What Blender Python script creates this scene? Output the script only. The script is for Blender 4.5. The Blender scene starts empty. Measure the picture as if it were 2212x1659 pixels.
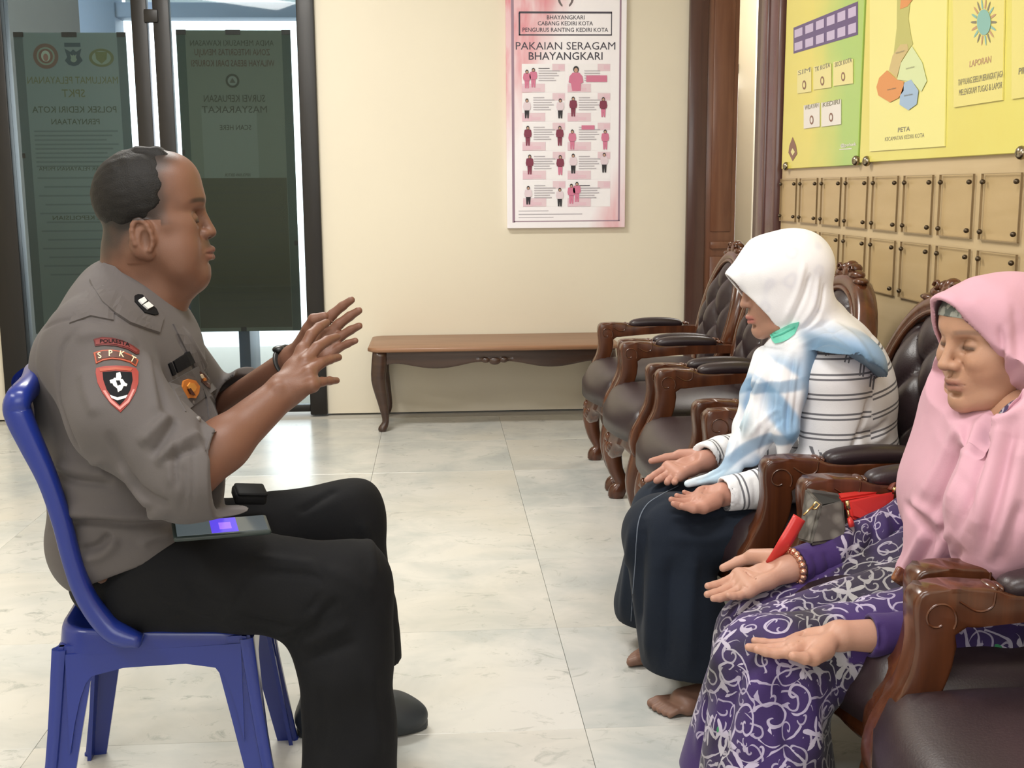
import bpy, bmesh, math, random
import numpy as np
from mathutils import Vector, Matrix
from mathutils.bvhtree import BVHTree
random.seed(7); np.random.seed(7)
S = bpy.context.scene
C = S.collection
# ------------------------------------------------------------------ camera
F, H = 2500.0, 1.19                       # focal length in pixels of the 2212 x 1659 frame, lens height
_pit = math.atan((829.5-405)/F); _yaw = math.atan(161/F*math.cos(_pit)); _rol = math.radians(0.4)
_f = np.array([math.sin(_yaw)*math.cos(_pit), math.cos(_yaw)*math.cos(_pit), -math.sin(_pit)])
_r = np.array([math.cos(_yaw), -math.sin(_yaw), 0]); _u = np.cross(_r, _f)
_R = _r*math.cos(_rol)-_u*math.sin(_rol); _U = _r*math.sin(_rol)+_u*math.cos(_rol)
EYE = np.array([0, 0, H])
cd = bpy.data.cameras.new('camera'); cam = bpy.data.objects.new('camera', cd); C.objects.link(cam)
cd.sensor_width = 36; cd.lens = 36*F/2212; cd.clip_start = 0.05; cd.clip_end = 200
m = Matrix.Identity(4)
for i in range(3):
    m[i][0], m[i][1], m[i][2], m[i][3] = _R[i], _U[i], -_f[i], EYE[i]
cam.matrix_world = m
S.camera = cam
# ------------------------------------------------------------------ world, lights, exposure
W = bpy.data.worlds.new('sky'); S.world = W; W.use_nodes = True
wn = W.node_tree.nodes; wn['Background'].inputs[0].default_value = (0.86, 0.93, 1.0, 1); wn['Background'].inputs[1].default_value = 6.0
def area(name, loc, target, sx, sy, power, col):
    l = bpy.data.lights.new(name, 'AREA'); l.shape = 'RECTANGLE'; l.size = sx; l.size_y = sy; l.energy = power; l.color = col
    o = bpy.data.objects.new(name, l); C.objects.link(o); o.location = loc
    o.rotation_euler = (Vector(target)-Vector(loc)).to_track_quat('-Z', 'Y').to_euler()
    return o
area('fill_light_side', (-1.9, 0.4, 3.02), (-1.7, 0.6, 0), 1.2, 0.35, 34, (1.0, 0.98, 0.95))  # unseen fill added overhead on the left, to light the faces
area('fill_light_front', (0.6, -1.9, 2.1), (0.5, 3.0, 0.7), 3.4, 1.7, 66, (0.93, 0.965, 1.0))  # broad soft fill added behind the camera; the front wall has no window
area('ceiling_lamp_far', (-0.9, 4.1, 3.02), (-0.9, 4.1, 0), 1.2, 0.35, 88, (1.0, 0.97, 0.92))
area('ceiling_lamp_near', (-0.2, 1.2, 3.02), (-0.2, 1.2, 0), 1.2, 0.35, 50, (1.0, 0.985, 0.965))
area('fill_light_next_room', (2.2, 7.0, 3.02), (2.2, 7.0, 0), 1.0, 0.3, 65, (1.0, 0.97, 0.93))  # unseen light added to brighten the room behind the doorway
S.view_settings.view_transform = 'Standard'; S.view_settings.look = 'None'; S.view_settings.gamma = 1
S.view_settings.use_curve_mapping = False
S.view_settings.exposure = -0.13
S.cycles.use_denoising = True
S.cycles.max_bounces = 8; S.cycles.transparent_max_bounces = 12

def ray(x, y):
    return _f+_R*(x-1106)/F+_U*(829.5-y)/F
def at(x, y, Y):                          # the point on the sight line of a pixel at distance Y into the room
    d = ray(x, y); return EYE+d*(Y/d[1])
def atX(x, y, X):
    d = ray(x, y); return EYE+d*(X/d[0])
def atZ(x, y, Z=0.0):
    d = ray(x, y); return EYE+d*((Z-H)/d[2])
# ------------------------------------------------------------------ object helpers
def mesh_obj(name, v, f, mat=None, parent=None, smooth=True, uv=None, auto=None):
    me = bpy.data.meshes.new(name)
    v = np.asarray(v, dtype=float)
    me.from_pydata(v.tolist(), [], [list(map(int, q)) for q in f])
    if mat: me.materials.append(mat)
    if smooth: me.polygons.foreach_set('use_smooth', [True]*len(me.polygons))
    me.update()
    if auto is not None and smooth:
        me.set_sharp_from_angle(angle=math.radians(auto))
    o = bpy.data.objects.new(name, me); C.objects.link(o)
    if parent is not None:
        o.parent = parent; o.matrix_parent_inverse = Matrix.Identity(4)
    return o
def empty(name, loc=(0, 0, 0), rz=0.0):
    o = bpy.data.objects.new(name, None); C.objects.link(o); o.location = loc; o.rotation_euler = (0, 0, rz); o.empty_display_size = 0.05
    return o
def tag(o, label, cat, group=None):
    o['label'] = label; o['category'] = cat
    if group: o['group'] = group
    return o
def struct(o, label=None):
    o['kind'] = 'structure'
    if label: o['label'] = label
    return o
class MB:                                 # collects shapes into one mesh
    def __init__(s): s.v = []; s.f = []; s.n = 0
    def add(s, v, f, M=None):
        v = np.asarray(v, float)
        if M is not None: v = v@np.asarray(M)[:3, :3].T+np.asarray(M)[:3, 3]
        s.v.append(v); s.f += [[i+s.n for i in q] for q in f]; s.n += len(v); return s
    def build(s, name, mat=None, parent=None, smooth=True, auto=None, origin=None):
        v = np.concatenate(s.v)
        if origin is not None: v = v-np.asarray(origin)
        o = mesh_obj(name, v, s.f, mat, parent, smooth, auto=auto)
        if origin is not None: o.location = tuple(origin)
        return o
_bc = {}
def box(lo, hi, bev=0.0, seg=2):
    lo = np.array(lo, float); hi = np.array(hi, float)
    if bev <= 0:
        x0, y0, z0 = lo; x1, y1, z1 = hi
        v = [(x0, y0, z0), (x1, y0, z0), (x1, y1, z0), (x0, y1, z0), (x0, y0, z1), (x1, y0, z1), (x1, y1, z1), (x0, y1, z1)]
        return np.array(v), [(0, 3, 2, 1), (4, 5, 6, 7), (0, 1, 5, 4), (1, 2, 6, 5), (2, 3, 7, 6), (3, 0, 4, 7)]
    bm = bmesh.new(); bmesh.ops.create_cube(bm, size=1)
    for q in bm.verts: q.co = Vector((lo+hi)/2)+Vector([q.co[i]*(hi-lo)[i] for i in range(3)])
    bmesh.ops.bevel(bm, geom=bm.edges[:], offset=bev, segments=seg, affect='EDGES', profile=0.5)
    v = np.array([q.co[:] for q in bm.verts]); bm.verts.index_update()
    f = [[q.index for q in p.verts] for p in bm.faces]; bm.free()
    return v, f
def grid_faces(n, k, closed=True, caps=True):
    f = []
    kk = k if closed else k-1
    for i in range(n-1):
        for j in range(kk):
            a = i*k+j; b = i*k+(j+1) % k
            f.append((a, b, b+k, a+k))
    if caps and closed:
        f.append(tuple(range(k-1, -1, -1))); f.append(tuple((n-1)*k+j for j in range(k)))
    return f
def spline(P, n):                         # Catmull-Rom resample
    P = np.asarray(P, float)
    Q = np.vstack([2*P[0]-P[1], P, 2*P[-1]-P[-2]]); out = []
    m_ = len(P)-1
    for t in np.linspace(0, m_, n):
        i = min(int(t), m_-1); u = t-i
        a, b, c, d = Q[i], Q[i+1], Q[i+2], Q[i+3]
        out.append(0.5*(2*b+(c-a)*u+(2*a-5*b+4*c-d)*u*u+(3*b-a-3*c+d)*u**3))
    return np.array(out)
def tube(P, r, seg=10, n=None, sq=2.0, up=(0, 0, 1), closed=False, caps=True):
    """sweep: r per point, a number or (side, up); sq = superellipse exponent"""
    P = np.asarray(P, float); r = np.array([(q, q) if np.isscalar(q) else tuple(q) for q in r], float)
    if n: r = spline(r, n); P = spline(P, n)
    N = len(P); T = np.gradient(P, axis=0)
    if closed: T = np.roll(P, -1, 0)-np.roll(P, 1, 0)
    T /= np.linalg.norm(T, axis=1)[:, None]+1e-12
    v = []
    for i in range(N):
        s_ = np.cross(up, T[i]); l = np.linalg.norm(s_)
        s_ = s_/l if l > 1e-6 else np.array([1., 0, 0])
        u_ = np.cross(T[i], s_)
        for j in range(seg):
            a = 2*math.pi*(j+.5)/seg; c, q = math.cos(a), math.sin(a)
            k = (abs(c)**sq+abs(q)**sq)**(-1/sq)
            v.append(P[i]+s_*r[i][0]*c*k+u_*r[i][1]*q*k)
    f = grid_faces(N, seg, True, caps and not closed)
    if closed:
        a = (N-1)*seg
        f += [(a+j, a+(j+1) % seg, (j+1) % seg, j) for j in range(seg)]
    return np.array(v), f
def ball(c, r, nu=10, nv=7):
    r = np.ones(3)*r; v = []; f = []
    for i in range(1, nv):
        t = math.pi*i/nv
        for j in range(nu):
            p = 2*math.pi*j/nu; v.append((math.sin(t)*math.cos(p), math.sin(t)*math.sin(p), math.cos(t)))
    v += [(0, 0, 1), (0, 0, -1)]; a = (nv-1)*nu; b = a+1
    for i in range(nv-2):
        for j in range(nu): f.append((i*nu+j, (i+1)*nu+j, (i+1)*nu+(j+1) % nu, i*nu+(j+1) % nu))
    for j in range(nu):
        f.append((a, j, (j+1) % nu)); q = (nv-2)*nu; f.append((b, q+(j+1) % nu, q+j))
    return np.array(v)*r+np.array(c), f
def prism(poly, h, bev=0.0, axes=(0, 1, 2), flip=False):
    """extrude a 2-D outline along the third axis; axes says where u, v, w go"""
    bm = bmesh.new(); vs = [bm.verts.new((p[0], p[1], 0)) for p in poly]
    fc = bm.faces.new(vs); bm.normal_update()
    if fc.normal.z > 0: fc.normal_flip()
    e = bmesh.ops.extrude_face_region(bm, geom=[fc])
    for q in e['geom']:
        if isinstance(q, bmesh.types.BMVert): q.co.z += h
    if bev > 0:
        ed = [x for x in bm.edges if abs(x.verts[0].co.z-x.verts[1].co.z) < 1e-7]
        bmesh.ops.bevel(bm, geom=ed, offset=bev, segments=2, affect='EDGES', profile=0.5)
    bm.normal_update(); bm.verts.index_update()
    v = np.array([q.co[:] for q in bm.verts]); f = [[q.index for q in p.verts] for p in bm.faces]; bm.free()
    w = np.zeros_like(v)
    for i in range(3): w[:, axes[i]] = v[:, i]
    if flip: f = [q[::-1] for q in f]
    return w, f
def text_geo(s, size, mirror=False, align='CENTER', bold=0.0, wid=None):
    cu = bpy.data.curves.new('lettering', 'FONT'); cu.body = s; cu.size = size; cu.align_x = align; cu.align_y = 'CENTER'; cu.offset = bold if 'M' not in s else 0
    cu.resolution_u = 2
    o = bpy.data.objects.new('lettering', cu); C.objects.link(o)
    dg = bpy.context.evaluated_depsgraph_get(); me = o.evaluated_get(dg).to_mesh()
    v = np.array([q.co[:] for q in me.vertices]) if len(me.vertices) else np.zeros((0, 3)); f = [list(p.vertices) for p in me.polygons]
    o.evaluated_get(dg).to_mesh_clear(); bpy.data.objects.remove(o); bpy.data.curves.remove(cu)
    if wid and len(v): v[:, 0] *= wid/(v[:, 0].max()-v[:, 0].min())
    if mirror: v[:, 0] *= -1; f = [q[::-1] for q in f]
    return v, f
# ------------------------------------------------------------------ materials
def mat(name, col, rough=0.5, metal=0.0, spec=0.5, coat=0.0, sheen=0.0, bump=None, noise=None, emit=None, sss=0.0, var=None):
    """bump = (scale, strength); noise = (scale, second colour, contrast lo, hi)"""
    M = bpy.data.materials.new(name); M.use_nodes = True; nt = M.node_tree; N = nt.nodes; L = nt.links
    b = N['Principled BSDF']
    b.inputs['Base Color'].default_value = (*col, 1); b.inputs['Roughness'].default_value = rough; b.inputs['Metallic'].default_value = metal
    b.inputs['Specular IOR Level'].default_value = spec; b.inputs['Coat Weight'].default_value = coat; b.inputs['Coat Roughness'].default_value = 0.15
    b.inputs['Sheen Weight'].default_value = sheen
    if sss:
        b.inputs['Subsurface Weight'].default_value = sss; b.inputs['Subsurface Radius'].default_value = (1, .35, .2); b.inputs['Subsurface Scale'].default_value = 0.006
    tc = N.new('ShaderNodeTexCoord')
    if noise:
        n = N.new('ShaderNodeTexNoise'); n.inputs['Scale'].default_value = noise[0]; n.inputs['Detail'].default_value = 5
        L.new(tc.outputs['Object'], n.inputs['Vector'])
        r = N.new('ShaderNodeMapRange'); r.inputs[1].default_value = noise[2]; r.inputs[2].default_value = noise[3]
        L.new(n.outputs['Fac'], r.inputs[0])
        x = N.new('ShaderNodeMix'); x.data_type = 'RGBA'; x.inputs[6].default_value = (*col, 1); x.inputs[7].default_value = (*noise[1], 1)
        L.new(r.outputs[0], x.inputs[0]); L.new(x.outputs[2], b.inputs['Base Color'])
    if bump:
        n = N.new('ShaderNodeTexNoise'); n.inputs['Scale'].default_value = bump[0]; n.inputs['Detail'].default_value = 4
        L.new(tc.outputs['Object'], n.inputs['Vector'])
        bp = N.new('ShaderNodeBump'); bp.inputs['Strength'].default_value = bump[1]; bp.inputs['Distance'].default_value = 0.004
        L.new(n.outputs['Fac'], bp.inputs['Height']); L.new(bp.outputs[0], b.inputs['Normal'])
    if emit:
        b.inputs['Emission Color'].default_value = (*emit[0], 1); b.inputs['Emission Strength'].default_value = emit[1]
    return M
def nodes(M):
    return M.node_tree.nodes, M.node_tree.links, M.node_tree.nodes['Principled BSDF']
def attr_mat(name, rough=0.5, attr='tint', sss=0.0, sheen=0.0, bump=None, spec=0.5):
    M = mat(name, (.5, .5, .5), rough, sss=sss, sheen=sheen, bump=bump, spec=spec); N, L, b = nodes(M)
    a = N.new('ShaderNodeAttribute'); a.attribute_name = attr; L.new(a.outputs['Color'], b.inputs['Base Color'])
    return M
def set_tint(o, col, name='tint'):
    me = o.data; a = me.attributes.new(name, 'FLOAT_COLOR', 'POINT')
    c = np.ones((len(me.vertices), 4), dtype=np.float32); c[:, :3] = col
    a.data.foreach_set('color', c.ravel())
def set_float(o, val, name):
    a = o.data.attributes.new(name, 'FLOAT', 'POINT'); a.data.foreach_set('value', np.asarray(val, dtype=np.float32))
def verts_of(o):
    a = np.empty(len(o.data.vertices)*3, dtype=np.float32); o.data.vertices.foreach_get('co', a); return a.reshape(-1, 3).astype(float)
def normals_of(o):
    a = np.empty(len(o.data.vertices)*3, dtype=np.float32); o.data.vertices.foreach_get('normal', a); return a.reshape(-1, 3).astype(float)
def wood(name, c1, c2, rough=0.3, scale=(3, 3, 30), coat=0.3, axis=0):
    M = mat(name, c1, rough, coat=coat); N, L, b = nodes(M)
    tc = N['Texture Coordinate']; mp = N.new('ShaderNodeMapping'); s = [28, 28, 28]; s[axis] = 2.2
    mp.inputs['Scale'].default_value = s; L.new(tc.outputs['Object'], mp.inputs[0])
    n = N.new('ShaderNodeTexNoise'); n.inputs['Scale'].default_value = 1.0; n.inputs['Detail'].default_value = 6; n.inputs['Distortion'].default_value = 0.6
    L.new(mp.outputs[0], n.inputs['Vector'])
    r = N.new('ShaderNodeMapRange'); r.inputs[1].default_value = .35; r.inputs[2].default_value = .68; L.new(n.outputs['Fac'], r.inputs[0])
    x = N.new('ShaderNodeMix'); x.data_type = 'RGBA'; x.inputs[6].default_value = (*c1, 1); x.inputs[7].default_value = (*c2, 1)
    L.new(r.outputs[0], x.inputs[0]); L.new(x.outputs[2], b.inputs['Base Color'])
    return M
# ------------------------------------------------------------------ smooth-blended distance fields, meshed with surface nets
class Sdf:
    def __init__(s, lo, hi, h):
        s.lo = np.array(lo, float); s.h = h
        s.n = np.maximum(((np.array(hi)-s.lo)/h).astype(int)+1, 4)
        s.D = np.full(s.n, 1.0, dtype=np.float32)
        s.ax = [s.lo[i]+h*np.arange(s.n[i]) for i in range(3)]
    def block(s, lo, hi):
        a = np.clip(np.floor((np.array(lo)-s.lo)/s.h).astype(int), 0, s.n); b = np.clip(np.ceil((np.array(hi)-s.lo)/s.h).astype(int)+1, 0, s.n)
        if np.any(b <= a): return None, None
        sl = tuple(slice(a[i], b[i]) for i in range(3))
        X = s.ax[0][sl[0]].astype(np.float32)[:, None, None]; Y = s.ax[1][sl[1]].astype(np.float32)[None, :, None]; Z = s.ax[2][sl[2]].astype(np.float32)[None, None, :]
        return sl, (X, Y, Z)
    def put(s, d, sl, k, mode):
        a = s.D[sl]
        if mode == 'u':
            if k > 0:
                h = np.clip(.5+.5*(d-a)/k, 0, 1); s.D[sl] = d*(1-h)+a*h-k*h*(1-h)
            else: s.D[sl] = np.minimum(a, d)
        elif mode == 's':
            d = -d
            if k > 0:
                h = np.clip(.5-.5*(d-a)/k, 0, 1); s.D[sl] = d*(1-h)+a*h+k*h*(1-h)
            else: s.D[sl] = np.maximum(a, d)
        elif mode == 'i': s.D[sl] = np.maximum(a, d)
        elif mode == '+': s.D[sl] = a+d
    def cap(s, a, b, ra, rb=None, k=0.01, mode='u'):
        rb = ra if rb is None else rb; a = np.asarray(a, float); b = np.asarray(b, float); R = max(ra, rb)+k+3*s.h
        sl, G = s.block(np.minimum(a, b)-R, np.maximum(a, b)+R)
        if sl is None: return s
        ab = b-a; L2 = ab@ab+1e-12
        t = np.clip(((G[0]-a[0])*ab[0]+(G[1]-a[1])*ab[1]+(G[2]-a[2])*ab[2])/L2, 0, 1)
        d = np.sqrt((G[0]-a[0]-t*ab[0])**2+(G[1]-a[1]-t*ab[1])**2+(G[2]-a[2]-t*ab[2])**2)-(ra+(rb-ra)*t)
        s.put(d.astype(np.float32), sl, k, mode); return s
    def chain(s, P, r, k=0.01, mode='u'):
        r = [r]*len(P) if np.isscalar(r) else r
        for i in range(len(P)-1): s.cap(P[i], P[i+1], r[i], r[i+1], k, mode)
        return s
    def ell(s, c, r, R=None, k=0.01, mode='u'):
        c = np.asarray(c, float); r = np.ones(3)*r; m_ = max(r)+k+3*s.h
        R = np.eye(3) if R is None else np.asarray(R)
        e = np.sqrt(((R*r)**2).sum(1))+k+3*s.h
        sl, G = s.block(c-e, c+e)
        if sl is None: return s
        p = [R[0, j]*(G[0]-c[0])+R[1, j]*(G[1]-c[1])+R[2, j]*(G[2]-c[2]) for j in range(3)]
        k0 = np.sqrt(sum((p[j]/r[j])**2 for j in range(3))); k1 = np.sqrt(sum((p[j]/r[j]**2)**2 for j in range(3)))
        s.put((k0*(k0-1)/(k1+1e-9)).astype(np.float32), sl, k, mode); return s
    def rbox(s, c, hx, rad, R=None, k=0.01, mode='u'):
        c = np.asarray(c, float); hx = np.asarray(hx, float); R = np.eye(3) if R is None else np.asarray(R)
        e = np.abs(R)@hx+k+rad+3*s.h
        sl, G = s.block(c-e, c+e)
        if sl is None: return s
        q = [np.abs(R[0, j]*(G[0]-c[0])+R[1, j]*(G[1]-c[1])+R[2, j]*(G[2]-c[2]))-(hx[j]-rad) for j in range(3)]
        d = np.sqrt(sum(np.maximum(t, 0)**2 for t in q))+np.minimum(np.maximum(np.maximum(q[0], q[1]), q[2]), 0)-rad
        s.put(d.astype(np.float32), sl, k, mode); return s
    def plane(s, p, n, lo=None, hi=None):  # keeps the side the normal points away from
        n = np.asarray(n, float); n = n/np.linalg.norm(n); p = np.asarray(p, float)
        sl, G = s.block(s.lo if lo is None else lo, s.lo+s.n*s.h if hi is None else hi)
        s.put(((G[0]-p[0])*n[0]+(G[1]-p[1])*n[1]+(G[2]-p[2])*n[2]).astype(np.float32)+np.zeros([q.stop-q.start for q in sl], np.float32), sl, 0, 'i'); return s
    def func(s, fn, lo=None, hi=None, k=0, mode='+'):
        sl, G = s.block(s.lo if lo is None else lo, s.lo+s.n*s.h if hi is None else hi)
        if sl is None: return s
        s.put((fn(*G)+np.zeros([q.stop-q.start for q in sl])).astype(np.float32), sl, k, mode); return s
    def shell(s, t, p, n):                # hollows the solid to a cloth of thickness t on the side of the plane the normal points to
        n = unit(n); p = np.asarray(p, float); sl, G = s.block(s.lo, s.lo+s.n*s.h)
        side = (G[0]-p[0])*n[0]+(G[1]-p[1])*n[1]+(G[2]-p[2])*n[2]
        s.D = np.maximum(s.D, np.minimum(-(s.D+t), side)).astype(np.float32); return s
    def mesh(s, smooth=1):
        D = s.D.copy(); D[0] = D[-1] = 1; D[:, 0] = D[:, -1] = 1; D[:, :, 0] = D[:, :, -1] = 1
        D[D == 0] = 1e-6
        ins = D < 0; nx, ny, nz = D.shape
        cnt = np.zeros((nx-1, ny-1, nz-1), np.int8)
        offs = [(i, j, k) for i in (0, 1) for j in (0, 1) for k in (0, 1)]
        for i, j, k in offs: cnt += ins[i:nx-1+i, j:ny-1+j, k:nz-1+k]
        act = np.argwhere((cnt > 0) & (cnt < 8))
        val = {o_: D[act[:, 0]+o_[0], act[:, 1]+o_[1], act[:, 2]+o_[2]] for o_ in offs}
        acc = np.zeros((len(act), 3)); w = np.zeros(len(act))
        for a in offs:
            for ax in range(3):
                if a[ax] == 0:
                    b = list(a); b[ax] = 1; b = tuple(b)
                    va, vb = val[a], val[b]; x = (va < 0) != (vb < 0)
                    t = np.where(x, va/np.where(x, va-vb, 1), 0)
                    for q in range(3): acc[:, q] += np.where(x, a[q]+(t if q == ax else 0), 0)
                    w += x
        v = (acc/w[:, None]+act)*s.h+s.lo
        idx = np.full((nx-1, ny-1, nz-1), -1, np.int64); idx[tuple(act.T)] = np.arange(len(act))
        faces = []
        for ax in range(3):
            A = [slice(None)]*3; B = [slice(None)]*3; A[ax] = slice(0, -1); B[ax] = slice(1, None)
            x = ins[tuple(A)] != ins[tuple(B)]
            e = np.argwhere(x); sgn = ins[tuple(A)][x]
            u, w_ = [(1, 2), (2, 0), (0, 1)][ax]
            ok = (e[:, u] > 0) & (e[:, w_] > 0) & (e[:, u] < D.shape[u]-1) & (e[:, w_] < D.shape[w_]-1)
            e = e[ok]; sgn = sgn[ok]
            def ci(du, dw):
                c = e.copy(); c[:, u] += du; c[:, w_] += dw; return idx[tuple(c.T)]
            q = np.stack([ci(-1, -1), ci(0, -1), ci(0, 0), ci(-1, 0)], 1)
            q[~sgn] = q[~sgn][:, ::-1]; faces.append(q)
        f = np.concatenate(faces)
        for _ in range(smooth):
            E = np.concatenate([f[:, [0, 1]], f[:, [1, 2]], f[:, [2, 3]], f[:, [3, 0]]])
            s_ = np.zeros_like(v); c = np.bincount(E[:, 0], minlength=len(v)).astype(float)
            for q in range(3): s_[:, q] = np.bincount(E[:, 0], weights=v[E[:, 1], q], minlength=len(v))
            v = .45*v+.55*s_/np.maximum(c, 1)[:, None]
        return v, f
def fast_obj(name, v, f, mat_, parent=None):
    me = bpy.data.meshes.new(name); f = np.asarray(f); n = len(f)
    me.vertices.add(len(v)); me.vertices.foreach_set('co', np.asarray(v, np.float32).ravel())
    me.loops.add(n*4); me.loops.foreach_set('vertex_index', f.ravel().astype(np.int32))
    me.polygons.add(n); me.polygons.foreach_set('loop_start', np.arange(0, n*4, 4, dtype=np.int32))
    me.polygons.foreach_set('use_smooth', np.ones(n, bool))
    me.update(calc_edges=True); me.validate()
    if mat_: me.materials.append(mat_)
    o = bpy.data.objects.new(name, me); C.objects.link(o)
    if parent is not None: o.parent = parent
    return o
def join_vf(parts):
    V = []; Fs = []; n = 0
    for v, f in parts:
        V.append(v); Fs.append(np.asarray(f)+n); n += len(v)
    return np.concatenate(V), np.concatenate(Fs)
def unit(v): v = np.asarray(v, float); return v/np.linalg.norm(v)
def frame(fwd, up=(0, 0, 1)):             # columns: forward, left, up
    f = unit(fwd); l = unit(np.cross(up, f)); u = np.cross(f, l); return np.stack([f, l, u], 1)
def ripple(seed, n, scale, amp):          # sum of random sine waves, for soft cloth unevenness
    g = np.random.RandomState(seed); k = g.normal(size=(n, 3)); k = k/np.linalg.norm(k, axis=1)[:, None]*scale*(0.6+0.8*g.rand(n, 1)); p = g.rand(n)*6.28
    return lambda x, y, z: sum(np.sin(k[i, 0]*x+k[i, 1]*y+k[i, 2]*z+p[i]) for i in range(n))*(amp/math.sqrt(n))
def loc_pts(M, o, s=1.0):                 # local head or hand coordinates to the room
    return lambda p: np.asarray(o)+M@(np.asarray(p, float)*s)
def vnormals(V, Fq):
    n = np.cross(V[Fq[:, 2]]-V[Fq[:, 0]], V[Fq[:, 3]]-V[Fq[:, 1]]); N = np.zeros_like(V)
    for k in range(4):
        for q in range(3): N[:, q] += np.bincount(Fq[:, k], weights=n[:, q], minlength=len(V))
    return N/(np.linalg.norm(N, axis=1)[:, None]+1e-12)
def crease(V, Fq, specs, it=1):
    """folds and seams pressed into a cloth: each is a line on the surface, a width and a height (negative = groove)"""
    V = V.copy(); Fq = np.asarray(Fq)
    tri = np.concatenate([Fq[:, [0, 1, 2]], Fq[:, [0, 2, 3]]])
    bv = BVHTree.FromPolygons([Vector(q) for q in V], tri.tolist()); N = vnormals(V, Fq); disp = np.zeros(len(V))
    for px, w, amp in specs:
        P_ = spline(np.array([(a, b, 0) for a, b in px]), 8*len(px)); pts = []
        for p in P_:
            h = bv.ray_cast(Vector(EYE), Vector(ray(p[0], p[1])).normalized())
            if h[0] is not None: pts.append(np.array(h[0]))
        if len(pts) < 3: continue
        pts = np.array(pts); lo, hi = pts.min(0)-3*w, pts.max(0)+3*w
        idx = np.where(((V > lo) & (V < hi)).all(1))[0]; best = np.full(len(idx), 1e9); tt = np.zeros(len(idx))
        for i in range(len(pts)-1):
            a, b = pts[i], pts[i+1]; ab = b-a; L2 = ab@ab+1e-12
            if L2 > (6*w+.03)**2: continue
            t = np.clip(((V[idx]-a)@ab)/L2, 0, 1); d = np.linalg.norm(V[idx]-a-t[:, None]*ab, axis=1); m_ = d < best
            best[m_] = d[m_]; tt[m_] = (i+t[m_])/(len(pts)-1)
        fade = np.clip(np.minimum(tt, 1-tt)*6, .0, 1)
        disp[idx] += amp*np.exp(-(best/w)**2)*(fade if abs(amp) > .0021 else 1)
    return V+N*disp[:, None], Fq
# ------------------------------------------------------------------ the room
YB, XW, ZC = 6.15, 1.42, 3.1
def marble():
    M = mat('marble', (.62, .6, .53), 0.22, spec=.5); N, L, b = nodes(M)
    g = N.new('ShaderNodeNewGeometry'); oi = N.new('ShaderNodeObjectInfo')
    sc = N.new('ShaderNodeVectorMath'); sc.operation = 'SCALE'; sc.inputs[3].default_value = 37; 
    cmb = N.new('ShaderNodeCombineXYZ'); 
    for i in range(3): L.new(oi.outputs['Random'], cmb.inputs[i])
    L.new(cmb.outputs[0], sc.inputs[0])
    ad = N.new('ShaderNodeVectorMath'); L.new(g.outputs['Position'], ad.inputs[0]); L.new(sc.outputs[0], ad.inputs[1])
    def noise(s, d, r, dist=0.0, stretch=None):
        n = N.new('ShaderNodeTexNoise'); n.inputs['Scale'].default_value = s; n.inputs['Detail'].default_value = d; n.inputs['Roughness'].default_value = r; n.inputs['Distortion'].default_value = dist
        if stretch:
            mp = N.new('ShaderNodeMapping'); mp.inputs['Scale'].default_value = stretch; L.new(ad.outputs[0], mp.inputs[0]); L.new(mp.outputs[0], n.inputs['Vector'])
        else: L.new(ad.outputs[0], n.inputs['Vector'])
        return n.outputs['Fac']
    def rng(x, a, c):
        r = N.new('ShaderNodeMapRange'); r.inputs[1].default_value = a; r.inputs[2].default_value = c; L.new(x, r.inputs[0]); return r.outputs[0]
    def mix(f, a, c):
        x = N.new('ShaderNodeMix'); x.data_type = 'RGBA'; L.new(f, x.inputs[0])
        if isinstance(a, tuple): x.inputs[6].default_value = (*a, 1)
        else: L.new(a, x.inputs[6])
        x.inputs[7].default_value = (*c, 1); return x.outputs[2]
    c = mix(rng(noise(3.0, 4, .6, .5, (1, 1.2, 1)), .40, .66), (.63, .622, .585), (.47, .49, .475))
    c = mix(rng(noise(1.3, 3, .5), .5, .8), c, (.61, .575, .50))
    c = mix(rng(noise(11, 6, .72, 1.2, (1, 1.3, 1)), .57, .72), c, (.38, .39, .36))
    c = mix(rng(noise(24, 7, .75, 2.0, (1, 1.2, 1)), .665, .745), c, (.15, .14, .12))
    r = N.new('ShaderNodeHueSaturation'); v = N.new('ShaderNodeMapRange'); v.inputs[3].default_value = .94; v.inputs[4].default_value = 1.05
    L.new(oi.outputs['Random'], v.inputs[0]); L.new(v.outputs[0], r.inputs['Value']); L.new(c, r.inputs['Color']); L.new(r.outputs[0], b.inputs['Base Color'])
    return M
MARBLE = marble()
GROUT = mat('grout', (.45, .43, .38), .8)
floor = struct(mesh_obj('floor', *box((-3.15, -2.3, -.10), (3.2, 9.0, -.011)), GROUT, smooth=False))
tv, tf = box((-.2995, -.2995, -.012), (.2995, .2995, 0), .0007, 1)
tile0 = None
for i in range(-5, 2):
    for j in range(-3, 7):
        cx = .01+.6*i-.0; cy = 2.1+.6*j
        if tile0 is None: tile0 = t = mesh_obj('floor_tile', tv, tf, MARBLE, floor, smooth=False)
        else:
            t = tile0.copy(); C.objects.link(t)
        t.location = (cx, cy, random.uniform(-.0004, .0003))
# strip of floor in the next room
t = mesh_obj('floor_tile', *box((.912, -.6, -.012), (3.1, 9.0, -.001)), MARBLE, floor, smooth=False)
t = mesh_obj('floor_tile', *box((-3.1, -2.2, -.012), (.91, -.005, -.001)), MARBLE, floor, smooth=False)
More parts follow.
